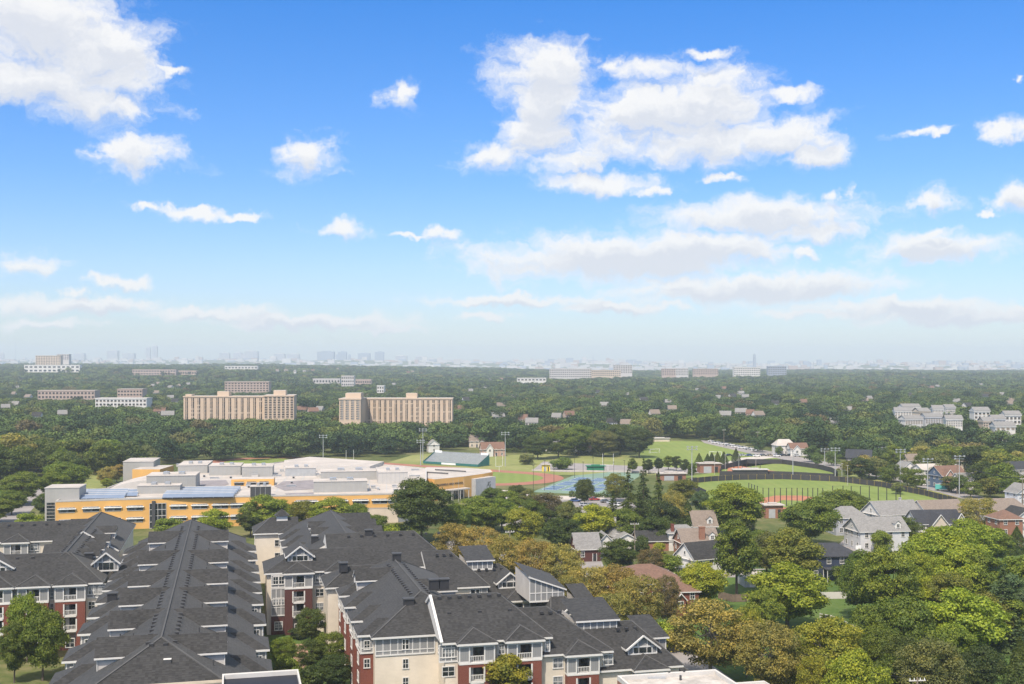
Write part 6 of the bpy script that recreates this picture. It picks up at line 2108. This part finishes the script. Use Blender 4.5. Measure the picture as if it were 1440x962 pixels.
T(150, 672, 5, 15, 'upright', 'bright', 'small upright tree before the bronze one')

# --- hedge below the tennis courts
def hedge(label, pts, h, tint):
    rng = np.random.default_rng(len(label))
    P, N = [], []
    p = [Vector(G(*q)) for q in pts]
    c0 = p[0]
    for a, b in zip(p, p[1:]):
        n = int((b - a).length * 60)
        s = rng.uniform(0, 1, n)
        off = rng.normal(size=n) * .7
        z = rng.uniform(.1, 1, n) * h * (.8 + .25 * np.sin(s * (b - a).length * .9))
        d = (b - a)
        P.append(np.stack([a.x - c0.x + d.x * s, a.y - c0.y + d.y * s + off, z], 1))
        N.append(rng.normal(size=(n, 3)) * .6 + np.array([0, -.4, .8]))
    me = mesh_from_quads('hedge', leaf_cloud(np.concatenate(P), np.concatenate(N), .3, rng), 'leaf')
    o = link('hedge', me, None, (c0.x, c0.y, 0))
    o.color = (*TINT[tint], 1)
    tag(o, label, 'hedge')
hedge('dark hedge between the tennis courts and the car park with the dark red car', [(800, 699), (850, 699.5), (900, 701)], 2.6, 'dark')
hedge('dark bushes along the foot of the grass slope behind the grandstand', [(690, 636), (745, 637), (800, 640), (850, 640)], 3.2, 'dark')
hedge('low green hedge by the white curved garden wall', [(1156, 874), (1176, 879), (1200, 890)], 1.6, 'mid')

# ------------------------------------------------------------------ far buildings (needed before the wood so that trees leave them free)
FAR_BOX = []
def far_at(px, py, Y):
    return ((px - 720) / FOC * Y, EYE - (py - HOR) * Y / FOC)
def far_block(name, label, x0, x1, yt, yb, Y, mat, rows, cols_, roof='roof_white', depth=18, group=None, pent=(), sink=14, strips=False, cat='building', rot=0.0, winmat='window_glass', rh=3.0, gable=0, tower=False):
    if Y < 2100 and not strips and not tower:
        Y = 1200.0
        for _ in range(8):
            Y = (EYE - 14.5 - terrain(((x0 + x1) / 2 - 720) / FOC * Y, Y)) * FOC / (yb - HOR)
    xa, zt = far_at(x0, yt, Y); xb, zb = far_at(x1, yb, Y)
    FAR_BOX.append((x0 - 1, x1 + 1, yt, yb, Y))
    t = thing(name, label, cat, ((xa + xb) / 2, Y, zb), rot, group)
    w, h = xb - xa, zt - zb
    m = MB(); m.box(-w / 2, w / 2, 0, depth, -sink, h, mat, roof); m.build('wall', t)
    m = MB(); m.box(-w / 2 - .4, w / 2 + .4, -.4, depth + .4, h + .01, h + .9, mat, roof); m.build('roof', t)
    if gable:
        m = MB()
        m.face([(-w / 2 - .5, -.6, h + .92), (w / 2 + .5, -.6, h + .92), (w / 2 + .5, depth / 2, h + gable), (-w / 2 - .5, depth / 2, h + gable)], roof)
        m.face([(w / 2 + .5, depth + .6, h + .92), (-w / 2 - .5, depth + .6, h + .92), (-w / 2 - .5, depth / 2, h + gable), (w / 2 + .5, depth / 2, h + gable)], roof)
        for s in (-1, 1):
            f = [(s * w / 2, 0, h + .9), (s * w / 2, depth, h + .9), (s * w / 2, depth / 2, h + gable - .2)]
            m.face(f if s > 0 else f[::-1], mat)
        m.build('gable_roof', t)
    for (s, pw, ph) in pent:
        m = MB(); m.box(-w / 2 + w * s - pw / 2, -w / 2 + w * s + pw / 2, depth * .2, depth * .7, h + .92, h + ph, mat, roof); m.build('penthouse', t)
    if rows and cols_:
        if strips:
            for i in range(cols_):
                x = -w / 2 + w * (i + .5) / cols_
                cw = w / cols_
                m = MB()
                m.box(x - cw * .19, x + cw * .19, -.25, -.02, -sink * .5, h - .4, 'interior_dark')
                n = int((h + sink * .5) / rh)
                for k in range(n):
                    z = h - .5 - (k + 1) * rh
                    m.box(x - cw * .20, x + cw * .20, -.55, -.26, z, z + .75, rt.choice(('balcony_brown', 'balcony_brown', 'tower_pale', 'vent_metal')))
                    if rt.random() < .4:
                        m.box(x - cw * .2, x + cw * .02, -.245, -.021, z + .8, z + rh - .2, rt.choice(('window_pale', 'tower_pale', 'siding_white')))
                m.box(x - cw * .05, x + cw * .05, -.8, -.255, -sink * .5, h - .4, 'tower_pale')
                m.build('balcony_column', t)
        else:
            pw_, ph_ = w / cols_ * .3, h / rows * .45
            m = MB(); m.box(-pw_, pw_, -.12, -.02, 0, ph_, winmat)
            m.box(-pw_, pw_, -.3, -.121, -.25, 0, 'tower_pale')
            me = m.mesh('window')
            for r in range(rows):
                for i in range(cols_):
                    link('window', me, t, (-w / 2 + w * (i + .5) / cols_, 0, h - (r + .75) * h / rows))
    return t
# the two slab blocks
far_block('apartment_tower', 'long tan slab block with dark balcony columns on the left', 258, 371, 558.7, 588, 880, 'tower_tan', 9, 13, pent=((.48, 9, 4.5), (.05, 5, 2.2)), strips=True, sink=12, depth=16)
far_block('apartment_tower', 'tan end block joined to the right end of the left slab', 371.5, 413, 557.7, 588, 858, 'tower_tan', 9, 7, pent=((.5, 9, 4.5),), sink=12, depth=30, rot=.12, tower=True)
far_block('apartment_tower', 'tan end block with flat pale roof left of the middle slab', 477, 507, 562.2, 590, 800, 'tower_tan', 9, 4, pent=((.6, 11, 4.5),), sink=12, depth=30, winmat='window_pale', tower=True)
far_block('apartment_tower', 'long tan slab block with many dark balcony columns in the middle', 507.5, 636, 561.7, 592, 830, 'tower_tan', 9, 17, pent=((.55, 8, 4.5),), strips=True, sink=12, depth=16)
for a in ((
    ('brick_building', 'pink brick block with flat pale roof above the left slab block', 316, 378, 537.5, 551, 1900, 'city_brick', 4, 14),
    ('brick_building', 'long low brick building with white roof in the left trees', 53, 133, 550, 561, 1500, 'city_brick', 2, 16),
    ('brick_building', 'brick block behind the white low building on the left', 165, 200, 548, 562, 1520, 'city_brick', 3, 8),
    ('office_building', 'white low building in the trees left of the slab blocks', 134, 206, 561, 571, 900, 'siding_white', 2, 14),
    ('hospital_building', 'big tan block rising over white podiums on the left horizon', 50, 85, 500.5, 514, 3300, 'tower_pale', 6, 10),
    ('hospital_building', 'broad white podium below the tan block on the left horizon', 34, 112, 513.5, 523.5, 3250, 'siding_white', 2, 12),
    ('hospital_building', 'tan annexe behind the big tan block on the left horizon', 80, 97, 498.5, 506, 3400, 'city_pale', 3, 5),
    ('school_block', 'brownish flat roofed school far off right of the hospital', 186, 247, 520, 527.5, 2900, 'city_brick', 2, 16),
    ('school_block', 'low brown wing right of the far brownish school', 250, 276, 521.5, 527, 2920, 'city_brick', 1, 8),
    ('warehouse', 'long low white roof far off above the left slab block', 316, 362, 515, 519, 3300, 'siding_white', 1, 10),
    ('office_building', 'tan brick building with white portico between the two slab blocks', 480, 498, 529, 543, 1900, 'city_pale', 3, 6),
    ('office_building', 'low brick wing right of the white portico building', 497, 522, 534, 540, 1950, 'city_brick', 1, 8),
    ('office_building', 'yellowish low flat building left of the white portico building', 440, 478, 533, 539, 2000, 'city_pale', 1, 9),
    ('office_building', 'low white house group right of the middle slab block', 530, 540, 543, 552, 1500, 'siding_white', 2, 3),
    ('office_building', 'long pale office building on the horizon right of the middle', 773, 832, 519, 531, 3000, 'city_pale', 4, 20),
    ('office_building', 'tan office wing in front of the long pale office building', 832, 873, 521, 529, 2980, 'tower_pale', 3, 14),
    ('office_building', 'taller beige block at the right end of the pale offices', 863, 889, 513.5, 525, 3100, 'city_pale', 5, 8),
    ('office_building', 'red brick block right of the pale offices on the horizon', 931, 950, 519, 528, 3000, 'city_brick', 4, 6),
    ('office_building', 'beige brick range right of the red brick block', 950, 968, 518.5, 528, 3000, 'city_pale', 4, 8),
    ('office_building', 'pinkish long range left of the white-ribbed block', 975, 1010, 519, 527, 3100, 'city_brick', 3, 14),
    ('office_building', 'white-ribbed office block below the obelisk', 1032, 1069, 517, 528, 3000, 'siding_white', 4, 12),
    ('office_building', 'grey and white office block right of the obelisk', 1080, 1106, 515.5, 527, 3200, 'city_blue', 4, 8),
    ('warehouse', 'low white flat shed in the trees left of the pale offices', 727, 768, 532, 536, 2200, 'siding_white', 1, 8),
)):
    far_block(*a)
# white terraces on the right
for k, (x0, x1, yt, yb, Y, mt) in enumerate(((1258, 1286, 576, 588, 930, 'siding_white'), (1268, 1296, 570.5, 582, 980, 'siding_white'), (1291, 1310, 577, 590, 900, 'siding_beige'), (1311, 1327, 573, 588, 905, 'siding_white'),
                                             (1329, 1345, 571.5, 583, 980, 'siding_white'), (1271, 1300, 588, 596, 820, 'siding_white'), (1330, 1354, 588, 600, 820, 'siding_white'), (1300, 1328, 585, 595, 860, 'siding_pale_gray'))):
    far_block('terraced_house', 'pale terraced house in the white cluster among the right hand trees', x0 + 1, x1 - 1, yt + 3, yb, Y, mt, 3, 7, roof='shingle_gray', depth=9, gable=3.4, rot=(-.15, .1, .2)[k % 3], winmat='window_pale', group='pale terraces in the right hand trees')
for (lab, x0, x1, yt, yb, Y, mt) in (('white block with pale roof right of the white terrace cluster', 1370, 1392, 576, 589, 900, 'siding_white'), ('white corner house behind a dark round tree at the right', 1414, 1436, 582, 596, 830, 'siding_white'),
                                     ('yellow gabled house left of the white corner house', 1383, 1396, 591, 600, 790, 'siding_beige'), ('long white roofed house under the white corner house', 1400, 1428, 598, 604, 760, 'siding_white'),
                                     ('pale house on the left of the white corner house', 1396, 1414, 588, 598, 840, 'siding_pale_gray')):
    far_block('far_house', lab, x0, x1, yt + 3, yb, Y, mt, 2, 4, roof='shingle_gray', depth=9, gable=3.6, cat='house')

# small gabled houses peeping out of the far trees
rf = random.Random(8)
_fh = []
for wm, rm_ in (('siding_white', 'shingle_gray'), ('siding_white', 'shingle_tan'), ('siding_beige', 'shingle_gray'), ('city_brick', 'shingle_brown'), ('siding_light', 'shingle_gray'), ('siding_pale_gray', 'shingle_dark')):
    m = MB(); m.box(-6, 6, -4.5, 4.5, -9, 6, wm)
    for s in (-1, 1):
        f = [(s * 6, -4.5, 6), (s * 6, 4.5, 6), (s * 6, 0, 9.3)]
        m.face(f if s > 0 else f[::-1], wm)
    for f_ in range(2):
        for i in range(4):
            m.box(-5.2 + i * 2.9, -4.0 + i * 2.9, -4.6, -4.502, 1 + f_ * 2.7, 2.5 + f_ * 2.7, 'window_glass')
    w_ = m.mesh('wall')
    m = MB(); m.face([(-6.5, -5, 5.7), (6.5, -5, 5.7), (6.5, 0, 9.5), (-6.5, 0, 9.5)], rm_); m.face([(6.5, 5, 5.7), (-6.5, 5, 5.7), (-6.5, 0, 9.5), (6.5, 0, 9.5)], rm_)
    _fh.append((w_, m.mesh('roof')))
spots = [(700, 582), (736, 585), (748, 590), (655, 560), (663, 535), (690, 533), (705, 532), (783, 583), (800, 580), (905, 560), (940, 563), (945, 572), (1010, 557), (1030, 555), (1048, 556), (1020, 580), (1042, 576), (1055, 578), (1066, 580), (1215, 561), (1222, 558),
         (1172, 590), (1090, 565), (1130, 563), (1420, 565), (1410, 553), (1360, 568), (1345, 562), (1310, 543), (1318, 542), (980, 547), (920, 578), (850, 567), (880, 553), (860, 590), (880, 592), (640, 575), (648, 572), (215, 541), (222, 538), (240, 543), (250, 541), (265, 539),
         (60, 535), (30, 535), (20, 552), (40, 556), (110, 555), (240, 557), (246, 562), (250, 570), (225, 575), (212, 577), (236, 580), (440, 575), (450, 573), (425, 573), (20, 566), (8, 570), (390, 520), (402, 520), (415, 521), (428, 521), (440, 520), (475, 518), (580, 522), (574, 523), (1380, 540), (1400, 575)]
for k in range(34):
    spots.append((rf.uniform(5, 1435), rf.choice((rf.uniform(528, 545), rf.uniform(534, 562), rf.uniform(548, 582)))))
spots = [p for p in spots if not any(b[0] - 8 < p[0] < b[1] + 8 and b[2] - 8 < p[1] < b[3] + 9 for b in FAR_BOX)]
WNAME = ['white walls and grey roof', 'white walls and tan roof', 'beige walls and grey roof', 'brick walls and brown roof', 'cream walls and grey roof', 'pale grey walls and dark roof']
for px, py in spots:
    z0 = 4
    Y = min(3600, max(900, (EYE - 13) * FOC / (py - HOR)))
    for _ in range(6):
        Y = min(3800, max(900, (EYE - 13 - terrain((px - 720) / FOC * Y, Y)) * FOC / (py - HOR)))
    x = (px - 720) / FOC * Y
    k = rf.randrange(6)
    t = thing('far_house', 'small far house with %s peeping out of distant trees' % WNAME[k], 'house', (x, Y, EYE - (py - HOR) * Y / FOC - 8), rf.uniform(-.6, .6), 'far houses peeping out of the trees')
    s = rf.uniform(.5, .9)
    t.scale = (s, s, 1)
    link('wall', _fh[k][0], t); link('roof', _fh[k][1], t)
    FAR_BOX.append((px - 7 * s * FOC / Y, px + 7 * s * FOC / Y, py - 9 * FOC / Y * .2, py + 2.5 * FOC / Y, Y))

# ------------------------------------------------------------------ the woods
def px_of(x, y, z=0.0):
    return 720 + x / y * FOC, HOR + (EYE - z) * FOC / y
def inside(poly, p):
    c = False
    j = len(poly) - 1
    for i in range(len(poly)):
        (xi, yi), (xj, yj) = poly[i], poly[j]
        if (yi > p[1]) != (yj > p[1]) and p[0] < (xj - xi) * (p[1] - yi) / (yj - yi) + xi:
            c = not c
        j = i
    return c
# ground seen in these outlines stays free of planted trees (chart of directions at ground level)
OPEN = [[(-60, 760), (-60, 684), (40, 672), (120, 676), (165, 690), (230, 640), (230, 636), (180, 655), (420, 645), (540, 649), (575, 637), (610, 634), (700, 636), (905, 637), (903, 618), (960, 617), (1010, 622), (1110, 634), (1190, 648), (1270, 668), (1350, 690), (1440, 712), (1700, 712), (1700, 1200), (-60, 1200)],
        [(60, 680), (430, 645), (720, 640), (720, 760), (60, 760)]]
def height_limit(px0, px1, Y, z, h, boxes):
    """a tree in front of a building that the photograph shows stays below the building's visible foot"""
    for (a, b, t_, bb, Yb) in boxes:
        if a < px1 and px0 < b and Y < Yb and HOR + (EYE - z) * FOC / Y > t_:
            h = min(h, EYE - z - (bb - HOR) * Y / FOC)
    return h
cand = []
rw = random.Random(33)
y = 545.0
while y < 1330:
    s = 13.0 + (y - 545) * .002
    half = y * .50 + 40
    x = -half
    while x < half:
        xx, yy = x + rw.uniform(-.42, .42) * s, y + rw.uniform(-.42, .42) * s
        x += s
        px, py = px_of(xx, yy)
        if any(inside(o, (px, py)) for o in OPEN):
            continue
        if mnoise.noise((xx / 60, yy / 60, 2.2)) < -.52:
            continue
        h = rw.uniform(13, 21.5) + 3.5 * mnoise.noise((xx / 70, yy / 70, 6))
        if px > 1180 and py > 640:
            h *= .72
        if px < 660 and yy < 760:
            h *= .86
        w = h * rw.uniform(.78, 1.12)
        pt = HOR + (EYE - h) * FOC / yy
        r_ = w * .5 * FOC / yy
        h2 = height_limit(px - r_ * .8, px + r_ * .8, yy, 0, h, HOUSE_BOX + FAR_BOX)
        if h2 < 4.5:
            continue
        w *= max(.55, h2 / h); h = h2
        cand.append((yy, xx, h, w, px))
    y += s
# loose trees between the houses at the right behind the ball field
for px, py, h, w in ((1192, 672, 9, 8), (1212, 675, 11, 12), (1222, 672, 11, 11), (1232, 674, 11, 10), (1246, 680, 8, 7), (1254, 678, 9, 8), (1258, 664, 15, 11), (1276, 684, 9, 8), (1288, 688, 9, 9), (1296, 672, 13, 9), (1318, 682, 9, 8), (1338, 692, 7, 9), (1350, 694, 8, 8), (1365, 700, 7, 8), (1378, 690, 13, 11), (1392, 700, 9, 10),
                     (1408, 694, 14, 12), (1425, 704, 10, 12), (1438, 700, 10, 10), (1150, 655, 8, 7), (1140, 650, 10, 9), (1172, 655, 9, 8), (1068, 636, 11, 9), (1096, 640, 6, 5), (1192, 664, 6, 6), (1400, 676, 15, 13), (1372, 672, 16, 14), (1340, 676, 7, 7), (1180, 645, 12, 10), (1225, 656, 10, 9), (1415, 690, 11, 11), (1080, 628, 12, 10), (1128, 634, 8, 7),
                     (1262, 695, 5, 5), (1200, 700, 0, 0)):
    if h:
        x, yy = G(px, py)
        cand.append((yy, x, h, w, px))
cand.sort()
N_IND = 300 - len(PLANTED)
near, rest = cand[:N_IND], cand[N_IND:]
wt = ['mid', 'mid', 'green', 'dark', 'dark', 'deep', 'warm', 'mid', 'sage', 'green', 'olive', 'dark']
TW = dict(mid='mid green', green='fresh green', dark='dark green', deep='very dark green', warm='yellowish green', sage='greyish green', olive='bronze')
for (yy, xx, h, w, px) in near:
    tn = wt[int((mnoise.noise((xx / 45, yy / 45, 9.1)) * .9 + .5 + rw.uniform(-.3, .3)) * len(wt)) % len(wt)]
    zone = ('in the wood left of the school', 'left wood behind the school') if px < 175 else ('in the wood behind the school roofs', 'wood behind the school') if px < 590 else ('in the belt behind the grandstand and courts', 'tree belt behind the courts') if px < 905 else ('in the belt beyond the far green field', 'tree belt beyond the far field') if px < 1130 else ('among the houses right of the ball fields', 'trees among the houses on the right')
    plant('midtall' if h > 18.5 else 'mid', xx, yy, h, w, tn, '%s tree %s' % (TW[tn], zone[0]), zone[1])

# all the trees beyond: one wood
def forest():
    pts, size, rot, idx = [], [], [], []
    def add(x, y, h, w, far):
        pts.append((x, y, terrain(x, y) - .4)); size.append((w, w, h)); rot.append(rw.uniform(0, 6.28))
        idx.append(rw.randrange(4) + (4 if far else 0))
    for (yy, xx, h, w, px) in rest:
        add(xx, yy, h, w, False)
    y = 1300.0
    while y < 6600:
        s = 13.5 + (y - 1300) * .0042
        half = y * .50 + 60
        x = -half
        while x < half:
            xx, yy = x + rw.uniform(-.45, .45) * s, y + rw.uniform(-.45, .45) * s
            x += s
            g = mnoise.noise((xx / 170, yy / 240, 4.4)) + .5 * mnoise.noise((xx / 60, yy / 90, 1.4))
            if g < -.92 and yy < 4200:
                continue
            h = rw.uniform(11, 21) + 4 * g
            w = max(s * 1.0, h * rw.uniform(.75, 1.1))
            z = terrain(xx, yy)
            px = 720 + xx / yy * FOC
            r_ = w * .5 * FOC / yy
            h2 = height_limit(px - r_ * .7, px + r_ * .7, yy, z, h, FAR_BOX)
            if h2 < 4:
                continue
            w *= max(.6, h2 / h); h = h2
            add(xx, yy, h, w, yy > 1900)
        y += s * .95
    col = bpy.data.collections.new('forest_sources')
    for i in range(4):
        me, c = crown('crown', 900 + i, H=1.0, rad=.5, low=.06, nc=26, rc=.185, per=90, leafs=.034, mat='far_leaf')
        col.objects.link(bpy.data.objects.new('source_%d' % i, me))
    for i in range(4):
        me, c = crown('crown', 950 + i, H=1.0, rad=.5, low=.06, nc=14, rc=.235, per=40, leafs=.065, mat='far_leaf')
        col.objects.link(bpy.data.objects.new('source_%d' % (i + 4), me))
    me = bpy.data.meshes.new('forest')
    me.from_pydata(pts, [], [])
    for nm, tp, data in (('size', 'FLOAT_VECTOR', size), ('turn', 'FLOAT', rot), ('pick', 'INT', idx)):
        a = me.attributes.new(nm, tp, 'POINT')
        arr = np.array(data)
        a.data.foreach_set('vector' if tp == 'FLOAT_VECTOR' else 'value', arr.astype(np.float32 if tp != 'INT' else np.int32).ravel())
    ob = link('forest', me)
    ob['kind'] = 'stuff'
    ob['label'] = 'dense summer woods covering the plain between the sports ground and the skyline'
    ng = bpy.data.node_groups.new('forest_nodes', 'GeometryNodeTree')
    ng.interface.new_socket('Geometry', in_out='INPUT', socket_type='NodeSocketGeometry')
    ng.interface.new_socket('Geometry', in_out='OUTPUT', socket_type='NodeSocketGeometry')
    i_, o_ = ng.nodes.new('NodeGroupInput'), ng.nodes.new('NodeGroupOutput')
    iop = ng.nodes.new('GeometryNodeInstanceOnPoints')
    ci = ng.nodes.new('GeometryNodeCollectionInfo')
    ci.inputs[0].default_value = col
    ci.inputs['Separate Children'].default_value = True
    ci.inputs['Reset Children'].default_value = True
    def attr(nm, tp):
        n = ng.nodes.new('GeometryNodeInputNamedAttribute'); n.data_type = tp; n.inputs[0].default_value = nm
        return n.outputs[0]
    L = ng.links
    L.new(i_.outputs[0], iop.inputs['Points'])
    L.new(ci.outputs[0], iop.inputs['Instance'])
    iop.inputs['Pick Instance'].default_value = True
    L.new(attr('pick', 'INT'), iop.inputs['Instance Index'])
    cx = ng.nodes.new('ShaderNodeCombineXYZ'); L.new(attr('turn', 'FLOAT'), cx.inputs[2])
    L.new(cx.outputs[0], iop.inputs['Rotation'])
    L.new(attr('size', 'FLOAT_VECTOR'), iop.inputs['Scale'])
    L.new(iop.outputs[0], o_.inputs[0])
    md = ob.modifiers.new('forest', 'NODES'); md.node_group = ng
    print('FOREST', len(pts), 'individual', len(PLANTED), 'cand', len(cand))
forest()
# ------------------------------------------------------------------ the far city
def skyline(label, x0, x1, yt, yb, Y, mat, step=0, pent=.5):
    xa, zt = far_at(x0, yt, Y); xb, zb = far_at(x1, yb, Y)
    w, h = xb - xa, zt - zb
    t = thing('skyline_tower', label, 'tower', ((xa + xb) / 2, Y, zb), 0)
    m = MB(); m.box(-w / 2, w / 2, 0, w * .6, -30, h, mat)
    if step:
        m.box(-w / 2 - w * step, -w / 2 - .1, 5, w * .5, -30, h * .72, mat)
    m.build('wall', t)
    m = MB()
    n = max(3, int(h / 9))
    for i in range(n):
        z = h - (i + .8) * h / n
        m.box(-w / 2 + 2, w / 2 - 2, -.6, -.05, z, z + h / n * .45, 'city_blue')
    m.build('window_bands', t)
    m = MB(); m.box(-w * .2, w * .25, w * .15, w * .4, h + .05, h + max(4, h * .08) * pent * 2, mat); m.build('penthouse', t)
SK = [(150, 165, 493, 503, 'pale pinkish tower on the far left skyline'), (103, 118, 497, 505, 'low pale block left of the pinkish skyline tower'), (172, 188, 497, 505, 'low pale block right of the pinkish skyline tower'), (205, 211, 489, 502, 'left faint tower of a thin pair on the left skyline'), (214, 221, 486.5, 502, 'right faint tower of a thin pair on the left skyline'),
      (308, 322, 496.5, 506, 'low brownish block starting the central skyline'), (328, 340, 496, 506, 'flat pale block in the central skyline'), (344, 362, 494, 506, 'broad stepped pale block in the central skyline'), (385, 400, 497.5, 507, 'brownish block midway along the skyline'), (403, 420, 498, 507, 'flat tan block left of the tallest group'),
      (446, 469, 494.5, 507, 'widest blue-grey tower of the tallest skyline group'), (475, 487, 495, 507, 'blue-grey tower second in the tallest group'), (489, 493, 499, 507, 'thin low tower right of the second tower'), (503, 520, 497, 508, 'rounded blue-grey tower third in the tallest group'), (527, 539.5, 495, 508, 'dark blue-grey tower ending the tallest group'),
      (556, 572, 500.5, 508, 'pale low block right of the tallest group'), (584, 600, 501.5, 509, 'brownish low block farther right of the tallest group'), (0, 5, 496, 505, 'pale block at the left edge of the skyline'), (820, 840, 506, 513, 'faint pale block on the ridge above the long offices')]
for (x0, x1, yt, yb, lab) in SK:
    Y = 10800 if x0 < 430 else 9800
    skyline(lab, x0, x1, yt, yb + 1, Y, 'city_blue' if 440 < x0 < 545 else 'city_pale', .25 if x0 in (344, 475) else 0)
# obelisk
Yo = 6200.0
xo, zt = far_at(1061, 496.5, Yo); _, zb = far_at(1061, 517, Yo)
h = zt - zb
m = MB(); w = 8; v = 5.5
for i in range(4):
    c = [(-1, -1), (1, -1), (1, 1), (-1, 1)]
    a, b = c[i], c[(i + 1) % 4]
    m.face([(a[0] * w, a[1] * w, -20), (b[0] * w, b[1] * w, -20), (b[0] * v, b[1] * v, h * .9), (a[0] * v, a[1] * v, h * .9)], 'city_blue')
    m.face([(a[0] * v, a[1] * v, h * .9), (b[0] * v, b[1] * v, h * .9), (0, 0, h)], 'city_blue')
tag(m.build('stone_obelisk', None, loc=(xo, Yo, zb)), 'tall thin obelisk standing alone on the right skyline', 'obelisk')
def thin_mast(label, px, yt, yb, Y, cat='mast', jib=0):
    x, zt = far_at(px, yt, Y); _, zb = far_at(px, yb, Y)
    m = MB(); m.tube((0, 0, -20), (0, 0, zt - zb), 2.2, 1.4, 5, 'city_blue')
    if jib:
        m.tube((0, 0, (zt - zb) * .5), (jib, 0, (zt - zb) * 1.05), 1.6, 1.2, 5, 'city_blue')
    tag(m.build('radio_mast' if not jib else 'tower_crane', None, loc=(x, Y, zb)), label, cat)
thin_mast('faint radio mast on the far left horizon', 22, 478, 504, 10500)
thin_mast('thin spire on the ridge right of the middle', 834, 500, 514, 8000)
thin_mast('slanted crane on the right skyline beyond the grey office block', 1144, 509, 520, 6500, 'crane', -30)
# low sprawl that reads as one mass
def sprawl():
    rs = random.Random(77)
    m = MB()
    for i in range(3200):
        u = rs.uniform(-.5, .5)
        Y = rs.uniform(6800, 12600)
        x = u * Y
        z = terrain(x, Y)
        big = rs.random() < .12
        w, d = rs.uniform(18, 70), rs.uniform(18, 40)
        h = rs.uniform(18, 44) if big else rs.uniform(8, 20)
        if u < -.1:
            h *= .8
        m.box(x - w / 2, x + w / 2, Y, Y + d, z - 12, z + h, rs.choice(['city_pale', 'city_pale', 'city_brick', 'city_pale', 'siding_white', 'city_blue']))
    o = m.build('distant_city')
    o['kind'] = 'stuff'
    o['label'] = 'hazy low sprawl of the distant city along the horizon'
sprawl()
